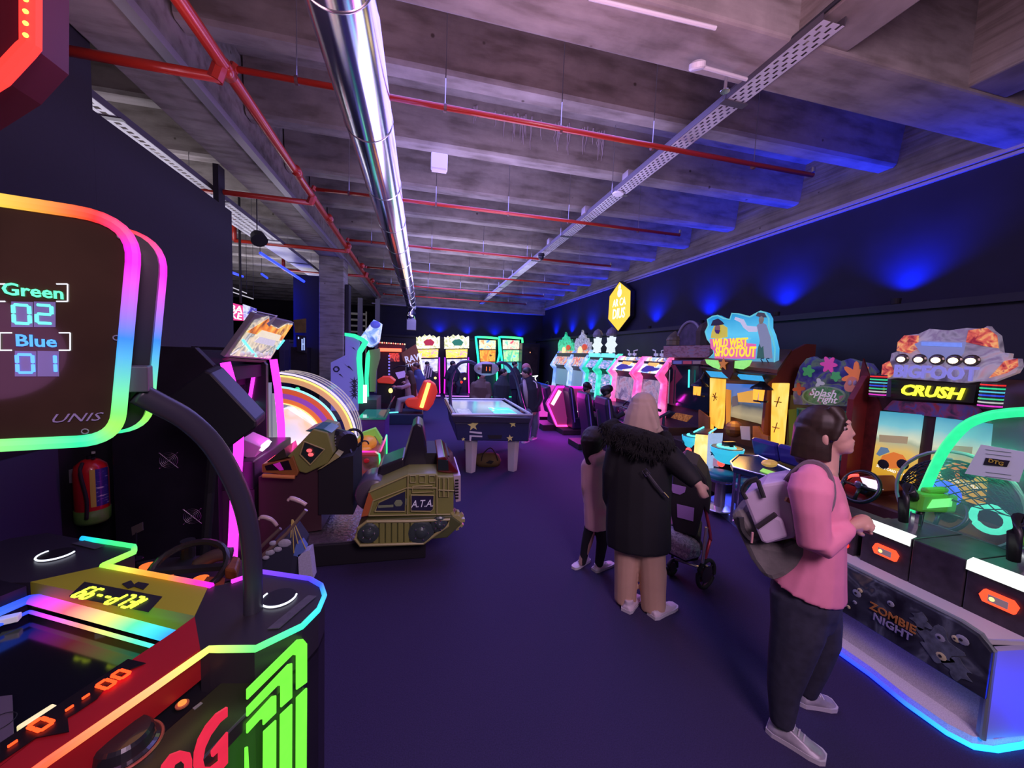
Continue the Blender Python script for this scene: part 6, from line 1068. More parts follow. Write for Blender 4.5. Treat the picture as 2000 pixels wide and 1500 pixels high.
# ------------------------------------------------------------------ violet cabinet with the green frames
t = thing('seabird_cabinet', 'violet cabinet printed with seabirds and edged with thick green light', 'arcade machine', (-1.2, 8.0, 0)); Yg = 7.6
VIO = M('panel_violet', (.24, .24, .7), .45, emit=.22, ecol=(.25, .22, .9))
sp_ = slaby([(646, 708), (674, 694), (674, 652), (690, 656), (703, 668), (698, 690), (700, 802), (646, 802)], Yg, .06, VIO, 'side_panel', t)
for (cx_, cy_, r_) in ((681, 717, 7), (664, 732, 5), (690, 680, 4), (660, 720, 3)):
    c = oy(cx_, cy_, Yg-.006); s = r_*.012; g = G(); g.prism([c+Vector(q)*s for q in ((-1, 0, .8), (-.3, 0, .2), (0, 0, .3), (.35, 0, 0), (1, 0, -.9), (.2, 0, -.25), (-.1, 0, -.1))], (0, .003, 0)); part('printed_seabird', g, M('print_navy', (.02, .02, .08), .5), sp_)
g = G(); g.tube(arc(oy(657, 721, Yg-.006), .045, 0, 2*pi, 14)[:-1], .014, 5, closed=True); part('printed_ring', g, M('print_navy'), sp_)
for k in range(4): c = oy(692, 745+k*9, Yg-.006); g = G(); g.prism(star(c, .10, (1, 0, 0), (0, 0, 1), 7, .25), (0, .003, 0)); part('printed_palm', g, M('print_navy'), sp_)
GF = E('frame_green_bright', (.03, .85, .42), 1.35)
slaby([(673, 650), (692, 652), (710, 660), (720, 668), (712, 680), (706, 690), (706, 712), (709, 745), (709, 788), (699, 788), (699, 740), (696, 700), (698, 685), (708, 668), (690, 659), (673, 656)], Yg-.05, .09, GF, 'green_frame', t)
slaby([(720, 684), (722, 696), (719, 740), (720, 786), (713, 786), (712, 735), (714, 700), (716, 690)], Yg+.6, .08, GF, 'green_frame', t)
slaby([(709, 752), (716, 752), (716, 787), (709, 787)], Yg-.04, .05, E('white_slot', (.75, 1, .95), 1.6), 'white_light', t)
slaby([(720, 684), (742, 680), (742, 700), (735, 725), (733, 765), (722, 765)], Yg+.7, .06, M('panel_olive', (.22, .25, .10), .45, emit=.05), 'side_panel', t)
g = G(); q = OY([(704, 658), (730, 624), (742, 630), (736, 668), (722, 678), (706, 670)], Yg-.02); g.prism(q, (0, .5, 0)); mq = part('tilted_marquee', g, ART('ocean_art', [(.35, (.08, .15, .5)), (.48, (.3, .5, .85)), (.56, (.75, .85, 1)), (.66, (.10, .08, .3))], 5, .85), t)
g = G(); g.ell(oy(733, 634, Yg-.06), (.09, .03, .07)); part('printed_blue_figure', g, M('figure_blue', (.1, .12, .7), .4, emit=.5), mq)
g = G(); a, c = oy(700, 780, Yg).x, oy(735, 780, Yg).x; g.bb(a, c, Yg+.05, Yg+.9, 0, .85); part('cabinet_base', g, M('sb_base', (.02, .06, .06), .4), t)
# glass topped table in front of it
t = thing('glass_table_game', 'low glass topped game table glowing green in front of the seabird cabinet', 'game table', (-.75, 6.9, 0)); Yt = 6.6
g = G(); a, c = oy(700, 830, Yt).x, oy(752, 830, Yt).x; g.bb(a, c, Yt, Yt+.9, 0, .66); part('table_body', g, M('gt_violet', (.10, .03, .25), .35), t, bevel=.01)
g = G(); g.bb(a-.01, c+.01, Yt-.02, Yt+.92, .66, .69); part('table_top', g, M('gt_top', (.02, .20, .14), .06, emit=.10, ecol=(.03, .7, .4)), t)
g = G(); g.prism([(c-.03, Yt, .69), (c+.08, Yt, .95), (c+.08, Yt+.9, .95), (c-.03, Yt+.9, .69)], (.02, 0, 0)); part('side_screen', g, M('gt_glass', (.15, .15, .2), .1, alpha=.5), t)
# ------------------------------------------------------------------ air hockey table
Yh = 5.55
t = thing('air_hockey_table', 'navy air hockey table with gold stars, white legs and an overhead oval score display', 'air hockey table', (1.15, 6.4, 0))
NV = M('table_navy', (.02, .025, .10), .4, var=.2)
g = G(); q = OY([(888, 826), (1034, 826), (1032, 862), (893, 860)], Yh); g.prism(q, (0, 1.75, 0)); bd = part('table_body', g, NV, t, bevel=.01)
g = G(); q = [oy(882, 812, Yh-.06), oy(1038, 817, Yh-.06), oy(1034, 827, Yh-.03), oy(886, 826, Yh-.03)]; g.prism(q, (0, 1.9, 0)); part('table_rim', g, M('rim_dark', (.05, .05, .09), .3), t, bevel=.01)
zt = oy(960, 812, Yh).z+.012
xa, xb = oy(882, 812, Yh).x, oy(1038, 817, Yh).x
g = G(); g.bb(xa+.08, xb-.10, Yh+.06, Yh+1.8, zt-.02, zt); fd = part('playfield', g, M('field_pale', (.35, .42, .5), .15, emit=.08, ecol=(.6, .7, .9)), t)
g = G(); g.bb(xb-.55, xb-.2, Yh+.12, Yh+.75, zt, zt+.004); part('printed_cyan_art', g, ART('aqua_art', [(.4, (.05, .5, .5)), (.55, (.1, .85, .7)), (.68, (.8, .7, .3))], 5, .9), fd)
g = G(); g.bb(xa+.12, xa+.32, Yh+.12, Yh+.6, zt, zt+.004); part('printed_pale_art', g, ART('pale_art', [(.4, (.3, .35, .3)), (.6, (.6, .65, .6))], 9, .3), fd)
for x in (xa+.03, xb-.03): g = G(); g.tube([(x, Yh, zt+.02), (x, Yh+1.85, zt+.02)], .022, 8); part('side_rail', g, M('rail_chrome_white', (.6, .62, .7), .25, .5), t)
for yy in (Yh-.05, Yh+1.85): g = G(); g.tube([(xa, yy, zt+.01), (xb, yy, zt+.01)], .018, 8); part('end_rail', g, M('rail_chrome_white'), t)
for p_, s in (((924, 831), .085), ((1002, 828), .06), ((996, 856), .055), ((905, 858), .03)):
    g = G(); g.prism(star(oy(*p_, Yh-.005), s, (1, 0, .1), (-.1, 0, 1)), (0, .004, 0)); part('gold_star', g, M('star_gold', (.55, .45, .18), .4, emit=.15), bd)
slaby([(917, 842), (941, 844), (941, 848), (917, 845)], Yh-.005, .004, WHT, 'white_stripe', bd); slaby([(917, 850), (942, 851), (942, 854), (921, 853), (920, 861), (917, 861)], Yh-.005, .004, WHT, 'white_stripe', bd)
slaby([(952, 850), (981, 850), (979, 857), (955, 857)], Yh-.005, .01, MAT, 'goal_slot', bd)
for p0, p1, y in (((921, 862), (914, 903), Yh+.15), ((1003, 862), (1003, 903), Yh+.15), ((915, 855), (917, 880), Yh+1.55), ((1006, 855), (1004, 880), Yh+1.55)):
    a = oy(*p0, y); x = a.x; g = G(); g.loft([((x, y, .0), .07, .07), ((x, y, .04), .075, .075), ((x, y, a.z+.05), .095, .08)], 4, sup=2); lg = part('leg', g, M('leg_white', (.6, .58, .62), .4), t); g = G(); g.cyl((x, y, -.0), .05, .03, 12); part('leg_foot', g, CHR, lg)
for s, pth in ((-1, [(888, 812), (880, 790), (882, 740), (895, 712), (915, 706), (930, 712)]), (1, [(1028, 812), (1018, 780), (1008, 740), (995, 716), (980, 708), (970, 712)])):
    g = G(); g.tube(smoothpath(OY(pth, Yh+.9), 4), .028, 8); part('display_arm', g, M('arm_navy', (.03, .03, .09), .35), t, smooth=True)
c = oy(950, 720, Yh+.8); g = G(); g.ell(c, (.215, .05, .118), 0, 26, 10); dp = part('score_display', g, M('oval_silver', (.45, .45, .52), .35, .3), t, smooth=True)
g = G(); g.box(c+Vector((0, -.045, 0)), (.17, .02, .155)); wd = part('score_window', g, MAT, dp); digits('score_digits', '11', c+Vector((0, -.06, 0)), (1, 0, 0), (0, 0, 1), .07, E('score_red', (1, .12, .03), 3), wd, dep=-.004)
g = G(); g.ell(c+Vector((-.13, -.035, 0)), (.025, .012, .025), 0, 10, 6); part('speaker_dot', g, M('oval_brown', (.25, .15, .12), .4), dp)
lamp('AREA', 'table_lamp', (1.2, 6.4, 1.35), (.7, .9, 1), 3, .5, aim=(1.2, 6.4, 0))
c = oz(955, 912, 0); b = thing('duffel_bag', 'olive brown duffel bag on the carpet under the air hockey table', 'bag', tuple(c)); g = G(); g.loft([(c+Vector((0, .12, .0)), .19, .13), (c+Vector((0, .12, .08)), .22, .15), (c+Vector((0, .12, .17)), .18, .10), (c+Vector((0, .12, .20)), .10, .04)], 18, sup=2.6); part('bag_body', g, M('bag_olive', (.16, .11, .04), .8, var=.4, bump=.3), b, smooth=True); g = G(); g.tube(smoothpath([c+Vector((-.13, .0, .10)), c+Vector((-.10, .0, .22)), c+Vector((.02, .05, .30)), c+Vector((.10, .0, .22)), c+Vector((.14, .0, .10))], 4), .009, 6); part('bag_strap', g, MAT, b)
g = G(); g.prism([c+Vector(q) for q in ((-.06, -.04, .08), (0, -.04, .12), (.07, -.04, .10), (.03, -.04, .06))], (0, .006, 0)); part('bag_logo', g, MAT, b)
# ------------------------------------------------------------------ far left: lit advert screens, far shelves
t = thing('advert_screen', 'pink and blue lit advert screens above the dark cabinet, seen past the partition', 'screen', tuple(oy(475, 610, 8.0))); g = G(); g.prism(OY([(440, 588), (474, 597), (474, 626), (440, 624)], 8.0), (0, .1, 0)); a_ = part('pink_screen', g, E('advert_pink', (.95, .06, .35), .95), t); g = G(); g.prism(OY([(474, 594), (497, 602), (496, 629), (476, 626)], 8.0), (0, .1, 0)); part('blue_screen', g, ART('advert_art', [(.4, (.08, .06, .45)), (.52, (.8, .85, 1)), (.62, (.35, .3, .9)), (.7, (1, .9, .6))], 4, .9), t)
g = G(); q = oy(470, 592, 8.05); g.tube([q, Vector((q.x, q.y, 4.9))], .02, 6); part('ceiling_bracket', g, MAT, t)
text('advert_letters', 'BA', oy(461, 604, 7.98), (1, 0, -.15), (0, 0, 1), .17, WLT if False else E('advert_white', (1, 1, 1), 1.2), a_, .01, off=.02); text('advert_letters', 'KE', oy(461, 617, 7.98), (1, 0, -.15), (0, 0, 1), .17, E('advert_white'), a_, .01, off=.02)
for k, (a_, b_) in enumerate((((508, 494), (594, 550)), ((452, 532), (474, 540)), ((511, 535), (522, 543)))):
    y_ = 9.0+k*2; p0, p1 = oy(*a_, y_), oy(*b_, y_+1.2); tt = thing('blue_light_tube', ['long blue light tube hanging left of the concrete column', 'short blue light tube at the partition edge', 'small distant blue light tube'][k], 'light', tuple((p0+p1)/2)); g = G(); g.tube([p0, p1], .03, 6); part('tube', g, E('tube_blue', (.02, .04, 1), 3), tt); g = G(); g.tube([p0, Vector((p0.x, p0.y, 4.9))], .006, 4); part('cable', g, BLK, tt)
for k, (a_, b_) in enumerate((((455, 562), (482, 573)), ((453, 570), (495, 584)))):
    p0, p1 = oy(*a_, 10), oy(*b_, 10); tt = thing('white_light_line', ['upper thin white light line past the partition', 'lower thin white light line past the partition'][k], 'light', tuple(p0)); g = G(); g.tube([p0, p1], .012, 5); part('tube', g, E('line_white', (.7, .65, .8), .8), tt)
    g = G(); g.tube([p1, Vector((p1.x, p1.y, 4.9))], .004, 4); part('cable', g, BLK, tt)
g = G(); g.bb(-9.6, -6.2, 13.2, 13.4, 0, 3.6); struct('wall_inner', g, BWALL)
for k in range(7):
    x = oy(545+k*10, 700, 12).x; t = thing('storage_locker', 'tall grey brown locker in the dim area left of the column', 'locker', (x, 12.2, 0), 'lockers in the dim area'); g = G(); g.bb(x, x+.14, 12.0, 12.5, 0, 1.9+.1*(k % 2)); part('locker_body', g, M('locker_grey_brown', (.09, .075, .075), .6), t, bevel=.01); g = G(); g.bb(x+.02, x+.12, 11.99, 12.0, .3, 1.7); part('locker_door', g, M('locker_door', (.06, .05, .055), .5), t)
t = thing('blue_sign', 'small blue lit sign on a dark machine left of the column', 'sign', tuple(oy(592, 670, 9.9))); g = G(); g.prism(OY([(578, 654), (596, 656), (596, 690), (580, 686)], 9.9), (0, .1, 0)); b_ = part('panel', g, BLK, t)
for q in (((583, 658), (583, 662)), ((590, 662), (590, 684)), ((594, 660), (594, 684)), ((590, 672), (595, 672))): g = G(); g.tube(OY(list(q), 9.88), .012, 4); part('blue_stroke', g, E('stroke_blue', (.3, .4, 1), 1.6), b_)
g = G(); g.prism(OY([(573, 625), (597, 622), (597, 650), (576, 650)], 9.95), (0, .05, 0)); part('yellow_panel', g, M('dim_yellow', (.25, .16, .04), .5, var=.5), t); g = G(); q = OY([(568, 690), (600, 690)], 10.0); g.bb(q[0].x, q[1].x, 10.0, 10.3, 0, 1.8); part('machine_body', g, BLK, t)
tt = thing('shelf_rack', 'tall rack of pale shelves in the distance left of the concrete column', 'shelf', (-3.5, 19, 0))
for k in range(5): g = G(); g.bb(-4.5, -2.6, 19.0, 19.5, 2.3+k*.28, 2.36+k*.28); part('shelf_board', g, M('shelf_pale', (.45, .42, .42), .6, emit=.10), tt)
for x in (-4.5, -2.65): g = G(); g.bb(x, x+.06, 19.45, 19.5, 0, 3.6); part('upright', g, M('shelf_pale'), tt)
for x in (oy(703, 620, 16.8).x, oy(737, 620, 16.8).x):
    g = G(); g.bb(x-.09, x+.09, 16.8, 16.95, 0, 3.9); solo('steel_post', g, M('post_grey', (.28, .27, .28), .5), 'pale grey steel post at the left end of the back wall', 'post', group='steel posts by the back wall', loc=(x, 16.85, 0))
# ------------------------------------------------------------------ spiral duct
GAL = ART('duct_metal', [(.3, (.72, .73, .80)), (.7, (.85, .86, .92))], 3, 0, 'noise', False)
N_, L_ = nt(GAL); N_['Principled BSDF'].inputs['Metallic'].default_value = 1; N_['Principled BSDF'].inputs['Roughness'].default_value = .16
xd, zd, rd_ = -.445, 3.62, .182
t = thing('ventilation_duct', 'long shiny round steel ventilation duct hanging under the ceiling', 'duct', (xd, 6, zd))
g = G(); g.tube([(xd, -1.5+i*.5, zd) for i in range(34)], rd_, 40); dt = part('duct_tube', g, GAL, t, smooth=True)
for k in range(14):
    y = .95+k*1.18; g = G(); g.tube([(xd, y-.012, zd), (xd, y, zd), (xd, y+.012, zd)], [rd_, rd_+.006, rd_], 36); part('seam_ring', g, M('seam_steel', (.7, .7, .72), .3, 1), dt, smooth=True)
g = G(); g.tube([(xd, 15.0, zd), (xd, 15.25, zd-.05), (xd+.02, 15.3, zd-.4), (xd+.02, 15.3, zd-.65)], rd_, 20); part('elbow', g, GAL, dt, smooth=True); g = G(); g.bb(xd-.13, xd+.20, 15.1, 15.5, zd-1.0, zd-.62); part('outlet_box', g, M('outlet_grey', (.45, .43, .45), .5), dt)
for y in (2.2, 5.9, 9.6, 13.3): g = G(); g.tube([(xd, y, zd+rd_), (xd, y, 4.3)], .005, 5); part('hanger_rod', g, STL, dt)
# ------------------------------------------------------------------ red sprinkler pipes
PR = M('pipe_red', (.45, .03, .015), .3, coat=.3)
g = G(); g.tube([(-1.40, -2, 3.85), (-1.45, 3.4, 3.84), (-1.60, 15.5, 3.83)], .045, 14); mp = solo('sprinkler_main', g, PR, 'thick red sprinkler main pipe running along the left girder', 'pipe', smooth=True)
for y in (3.35, 5.0, 6.6, 8.2, 10, 12): g = G(); g.tube([(-1.455, y, 3.84), (-1.46, y+.12, 3.84)], .056, 14); part('coupling', g, PR, mp, smooth=True)
yb = [3.48, 5.68, 8.05, 10.5, 12.9, 15.2]; 
for k, y in enumerate(yb):
    g = G(); g.tube([(-1.40, y, 3.9), (4.1 if k != 1 else 4.1, y-.03, 3.9)], .024, 10); b_ = solo('sprinkler_branch', g, PR, 'thin red sprinkler branch pipe crossing under the ribs right of the main, %s' % ['nearest of six', 'second nearest', 'third nearest', 'fourth nearest', 'fifth nearest', 'farthest'][k], 'pipe', 'red sprinkler branches', smooth=True)
    for x in (-1.0, .15, 1.2, 2.15, 3.35): g = G(); g.tube([(x-.012, y, 3.9), (x+.012, y, 3.9)], .034, 10); part('pipe_clamp', g, M('clamp_dark', (.12, .05, .05), .5), b_); g = G(); g.tube([(x, y, 3.93), (x, y, 4.83)], .004, 4); part('hanger_rod', g, STL, b_)
    g = G(); g.cyl((4.1, y-.03, 3.93), .02, .05, 8); part('sprinkler_head', g, CHR, b_)
    g = G(); g.tube([(-1.44, y, 3.88), (-1.42, y, 3.93)], .035, 8); part('tee_joint', g, PR, b_)
for k, y in enumerate([3.05+.3, 5.75, 8.3, 10.9]):
    g = G(); g.tube([(-2.55-.9*(k > 0), y, 3.74), (-1.47, y, 3.74)], .034, 10); b_ = solo('sprinkler_branch', g, PR, 'red sprinkler branch pipe passing under the main girder, %s' % ['nearest', 'second', 'third', 'farthest'][k], 'pipe', 'red pipes under the main girder', smooth=True)
    g = G(); g.tube([(-2.55-.9*(k > 0), y, 3.74), (-2.55-.9*(k > 0), y, 4.2)], .04, 10); part('riser', g, PR, b_, smooth=True); g = G(); g.tube([(-1.5, y, 3.72), (-1.46, y, 3.84)], .05, 8); part('tee_joint', g, PR, b_)
# ------------------------------------------------------------------ perforated cable trays
def traymat():
    m = bpy.data.materials.new('tray_metal'); m.use_nodes = True; N, L = nt(m); b = N['Principled BSDF']; b.inputs['Metallic'].default_value = .15; b.inputs['Roughness'].default_value = .35
    tc = N.new('ShaderNodeTexCoord'); nz = N.new('ShaderNodeTexNoise'); nz.inputs['Scale'].default_value = 4; L.new(tc.outputs['Object'], nz.inputs[0]); cr = ramp(N, [(.3, (.55, .56, .62)), (.7, (.75, .76, .82))]); L.new(nz.outputs['Fac'], cr.inputs[0]); L.new(cr.outputs[0], b.inputs['Base Color']); return m
TM = traymat()
def tray(x, w_, z, y0, y1, ob, name, lab, slots_to, step=.075):
    g = G(); g.bb(x-w_/2-.006, x-w_/2, y0, y1, z, z+.06); g.bb(x+w_/2, x+w_/2+.006, y0, y1, z, z+.06); side = part('side_flange', g, M('tray_edge', (.12, .11, .13), .5, .5), ob)
    # perforated floor: real slots
    nrow = 4; cw = w_/(nrow*2+1); g = G(); y = y0
    for r_ in range(nrow+1): xa_ = x-w_/2+r_*2*cw; g.quad([(xa_, y0, z), (xa_+cw, y0, z), (xa_+cw, slots_to, z), (xa_, slots_to, z)])
    while y < slots_to-step:
        for r_ in range(nrow):
            xa_ = x-w_/2+(r_*2+1)*cw; o_ = (step/2 if r_ % 2 else 0); g.quad([(xa_, y+o_, z), (xa_+cw, y+o_, z), (xa_+cw, y+o_+step*.45, z), (xa_, y+o_+step*.45, z)])
        y += step
    g.quad([(x-w_/2, slots_to, z), (x+w_/2, slots_to, z), (x+w_/2, y1, z), (x-w_/2, y1, z)])
    o = part('perforated_floor', g, TM, ob); md = o.modifiers.new('s', 'SOLIDIFY'); md.thickness = .002
    k = y0+.8
    while k < y1: g = G(); g.bb(x-w_/2-.03, x+w_/2+.03, k-.03, k+.03, z-.012, z-.002); part('tray_bracket', g, M('bracket_dark'), ob); g = G(); g.tube([(x-w_/2-.02, k, z), (x-w_/2-.02, k, 4.84)], .005, 4); part('hanger_rod', g, STL, ob); k += 1.9
t = thing('cable_tray', 'long perforated steel cable tray running over the right half of the room', 'cable tray', (2.50, 8, 3.99)); tray(2.49, .17, 3.99, 2.05, 16.8, t, '', '', 9.0)
g = G(); g.tube([(2.40, .5, 4.04), (2.44, 8, 4.04), (2.44, 16, 4.04)], .014, 6); part('cable', g, MAT, t)
t = thing('cable_tray', 'wide perforated steel cable tray seen above the black partition', 'cable tray', (-2.62, 8, 3.70)); tray(-2.82, .42, 3.74, 1.5, 13.5, t, '', '', 8.0)
# ------------------------------------------------------------------ detectors, lamps, boxes under the ceiling
p = oz(1362, 128, 3.93); t = thing('smoke_detector', 'white round detector on a short conduit near the cable tray', 'smoke detector', tuple(p)); g = G(); g.lathe(p+Vector((0, .0, -.03)), [(.045, 0), (.055, .01), (.055, .04), (.03, .055)], 20, axis=(-.25, -.35, .9)); part('detector_body', g, WHT, t, smooth=False)
q = oz(1458, 155, 3.97); g = G(); g.tube([p+Vector((0, 0, .0)), q], .013, 8); part('conduit', g, WHT, t)
p = oz(1416, 179, 3.92); t = thing('fire_sprinkler', 'small chrome sprinkler head hanging by the first cable tray bracket', 'sprinkler', tuple(p)); g = G(); g.cyl(p, .035, .006, 12); g.cyl(p+Vector((0, 0, .006)), .012, .10, 8); part('head', g, CHR, t)
p = oz(1207, 380, 3.96); t = thing('ceiling_disc', 'white oval disc detector fixed under the cable tray', 'detector', tuple(p)); g = G(); g.lathe(p, [(.07, 0), (.075, .015), (.05, .04)], 20); part('disc', g, WHT, t)
p = oy(858, 317, 4.75); t = thing('junction_box', 'white square box fixed to a ceiling rib right of the duct', 'box', tuple(p)); g = G(); g.box(p, (.19, .10, .17)); part('box_body', g, WHT, t, bevel=.01); g = G(); g.box(p+Vector((0, .0, -.09)), (.17, .09, .02)); part('box_lid', g, M('lid_lilac', (.6, .55, .65), .4), t)
for k, (a_, b_, z) in enumerate((((1150, -4), (1398, 55), 4.02), )): g = G(); g.tube([oz(*a_, z), oz(*b_, z)], .013, 8); solo('white_conduit', g, WHT, 'white conduit along the near edge of the big cross girder', 'conduit', loc=oz(*a_, z))
p = oz(1057, 503, 3.85); t = thing('dome_camera', 'small black dome camera on the cable tray', 'camera', tuple(p)); g = G(); g.ell(p, .06, 0, 14, 8); part('dome', g, BLK, t, smooth=True); g = G(); g.cyl(p+Vector((0, 0, .03)), .065, .05, 14); part('mount', g, MAT, t)
for p_, lab in (((1228, 345), 'small grey box on the cable tray nearest the first bracket'), ((1145, 412), 'small grey box on the cable tray, second one'), ((1075, 472), 'small grey box on the cable tray, third one')):
    p = oz(*p_, 4.08); t = thing('tray_box', lab, 'box', tuple(p), 'grey boxes on the cable tray'); g = G(); g.box(p, (.10, .14, .10)); part('box_body', g, M('tray_box_grey', (.35, .32, .36), .5), t); g = G(); g.box(p+Vector((0, 0, -.055)), (.06, .08, .012)); part('box_lid', g, GRY, t)
p = oy(502, 458, 6.5); t = thing('spotlight', 'black track spotlight hanging above the end of the partition', 'spotlight', tuple(p)); g = G(); g.lathe(p, [(.05, 0), (.09, .02), (.11, .14), (.10, .14)], 16, axis=(.4, -.5, -.7)); part('lamp_head', g, MAT, t); g = G(); g.tube([p, Vector((p.x, p.y, 4.3))], .008, 5); part('cable', g, BLK, t)
g = G(); g.tube([oy(770, 640, 15.2), oy(775, 600, 15.2)], .02, 6)
for x in (705, 785): p = oy(x, 624, YB-.05); 
# lime streaks on a rib
random.seed(5)
for i in range(34):
    x = .55+random.random()*1.75; y = 3.63+1.232-.052; z1 = 4.80-random.random()*.04; ln = .08+random.random()*.30; q = [Vector((x+random.uniform(-.012, .012), y+.05*(1-(z1-k*ln/4-4.3)/.55) if False else y-.002+.05*((4.85-(z1-k*ln/4))/.56), z1-k*ln/4)) for k in range(5)]
    g = G(); g.tube(q, [.012, .012, .009, .006, .003], 4); part('lime_streak', g, M('lime_white', (.50, .44, .50), .9), CEIL)
# ------------------------------------------------------------------ people
class Fig:
    """a figure built around the vertical plane through its standing point; d is depth towards the viewer's side"""
    def __init__(s, base, label, seat=None):
        s.B = Vector(base); n = Vector((0, 0, CAMZ))-s.B; n.z = 0; s.n = n.normalized(); s.r = Vector((0, 0, 1)).cross(s.n)
        s.S = (s.B-C0).dot(az)/F; s.t = thing('person', label, 'person', tuple(s.B))
    def W(s, x, y, d=0): return op(x, y, s.B+s.n*d, s.n)
    def limb(s, g, pts, n=14, cap=1):    # (x, y, depth, radius px [, depth radius px])
        P = [s.W(p[0], p[1], p[2]) for p in pts]; rs = []
        for i, p in enumerate(P):
            a = P[max(i-1, 0)]; b = P[min(i+1, len(P)-1)]; q = pts[i]; rs.append(g.ring(p, b-a, q[3]*s.S, n, s.n, (q[4] if len(q) > 4 else q[3])*s.S))
        g.skin(rs)
        if cap:
            for i in ((0, -1) if cap == 1 else (0,)): q = pts[i]; r_ = min(q[3], q[4] if len(q) > 4 else q[3])*s.S*.98; g.ell(P[i], r_, 0, 10, 6)
        return g
    def ell(s, g, x, y, d, rx, ry, rd, roll=0):    # px radii in the plane, metres in depth
        c = s.W(x, y, d); yw = math.atan2(s.r.y, s.r.x); return g.ell(c, (rx*s.S, rd, ry*s.S), 0, 16, 10, rot=(0, -roll, yw))
    def part(s, nm, g, m, vox=.008, sm=3, par=None): return part(nm, g, m, par or s.t, remesh=vox, sm=sm)
    def shoe(s, heel, toe, h, wd, mt, d=0, sole=None):   # heel, toe floor pixels
        a, b = oz(*heel, 0), oz(*toe, 0); f = (b-a); L = f.length; f.normalize(); sd = Vector((-f.y, f.x, 0)); g = G(); yw = math.atan2(f.y, f.x)
        prof_ = [(-.0, .75, .55*h), (.12, 1, .75*h), (.35, .95, .95*h), (.55, .95, .72*h), (.75, 1.0, .5*h), (.92, .85, .38*h), (1.0, .5, .28*h)]
        rs = []
        for u_, ww, hh_ in prof_:
            c = a+f*(L*u_); w2 = wd/2*ww; rs.append([g.v(c+sd*x+Vector((0, 0, z))) for x, z in ((-w2, .012), (-w2, hh_*.5), (-w2*.6, hh_*.95), (0, hh_), (w2*.6, hh_*.95), (w2, hh_*.5), (w2, .012))])
        g.skin(rs); g.loft([(a+f*L*.22+Vector((0, 0, .03)), L*.2, wd*.4, yw), (a+f*L*.20+Vector((0, 0, h*1.05)), L*.17, wd*.34, yw)], 14)
        sh = s.part('shoe', g, mt, .006, 2); g = G(); q = [(u_, ww) for u_, ww, _ in prof_]; g.prism([a+f*(L*u_*1.03-.004)+sd*(wd/2*ww*1.05) for u_, ww in q]+[a+f*(L*u_*1.03-.004)-sd*(wd/2*ww*1.05) for u_, ww in q[::-1]], (0, 0, .022)); part('sole', g, sole or M('sole_pale', (.55, .52, .58), .6), sh)
        g = G()
        for k in range(3): c = a+f*(L*(.45+.09*k))+Vector((0, 0, h*(.86-.13*k))); g.tube([c-sd*wd*.26, c+Vector((0, 0, .006)), c+sd*wd*.26], .0035, 5)
        part('laces', g, M('lace_white', (.6, .55, .62), .7), sh)
def hand(g, wrist, fwd, up_, S_=1.0, curl=.5, thumb=1, spread=.0):
    """palm, four jointed fingers of different lengths, and a thumb leaving the palm's side"""
    f = Vector(fwd).normalized(); u_ = Vector(up_); u_ = (u_-f*u_.dot(f)).normalized(); s_ = f.cross(u_)   # s_ across the palm, u_ out of its back
    P = lambda a, b, c: Vector(wrist)+(f*a+s_*b+u_*c)*S_
    def ln(pts, rr): g.tube([P(*p) for p in pts], [q*S_ for q in rr], 9); g.ell(P(*pts[-1]), rr[-1]*S_, 0, 8, 6)
    ln([(-.03, 0, 0), (.0, 0, 0), (.03, 0, .002), (.06, 0, .002), (.088, 0, 0)], [.022, .024, .031, .035, .033])
    for i, (b, L_) in enumerate(((-.028, .070), (-.0095, .080), (.0095, .075), (.027, .060))):
        p = (.085, b, 0); pts = [(.065, b*.9, 0), p]; a_ = curl*.5
        for k, q in enumerate((.45, .32, .23)):
            p = (p[0]+L_*q*cos(a_), p[1]+b*spread*q, p[2]-L_*q*sin(a_)); pts.append(p); a_ += curl
        ln(pts, [.009, .0095, .0088, .008, .0068])
    ln([(.015, -.02*thumb, -.005), (.035, -.042*thumb, -.012), (.06, -.05*thumb, -.025), (.078, -.045*thumb, -.038)], [.013, .012, .0105, .0085])
    return g
JN = M('denim_dark', (.035, .035, .065), .8, var=.35, vscale=25, bump=.15); PNK = M('sweater_pink', (.85, .27, .42), .75, var=.15, vscale=9, bump=.1); HAIR = M('hair_brown', (.035, .018, .012), .5, var=.4, vscale=40)
# --- woman in the pink sweater, right foreground, in profile
f = Fig(oz(1560, 1432, 0)+Vector((0, 0, 0)), 'person in a pink sweater and dark jeans with hands clasped, facing the machines')
WD_ = .16
g = G(); hc = (1622, 842)
f.ell(g, 1612, 836, 0, 33, 38, .073); f.ell(g, 1632, 846, 0, 24, 33, .060); f.ell(g, 1640, 866, 0, 20, 20, .048); f.ell(g, 1655, 878, 0, 9, 8, .026)
f.limb(g, [(1655, 828, 0, 3.2), (1662, 840, 0, 3.4, 4.4), (1667.5, 848, 0, 3.4, 5), (1661, 852, 0, 3.2, 6)], 10)
f.ell(g, 1664, 861, 0, 5, 2.6, .018); f.ell(g, 1663, 867, 0, 4.6, 3, .017); f.ell(g, 1655, 824, 0, 6, 4, .042); f.ell(g, 1642, 856, .036, 9, 9, .018); f.ell(g, 1642, 856, -.036, 9, 9, .018)
f.ell(g, 1611, 858, .072, 6, 11, .010); f.ell(g, 1614, 866, .071, 4, 5, .008)
f.limb(g, [(1612, 862, 0, 22, 21), (1612, 892, 0, 20, 20), (1606, 915, 0, 24, 26)])
f.limb(g, [(1600, 915, 0, 26, 40), (1600, 960, 0, 33, 50), (1598, 1050, 0, 38, 46), (1582, 1130, 0, 44, 52)])
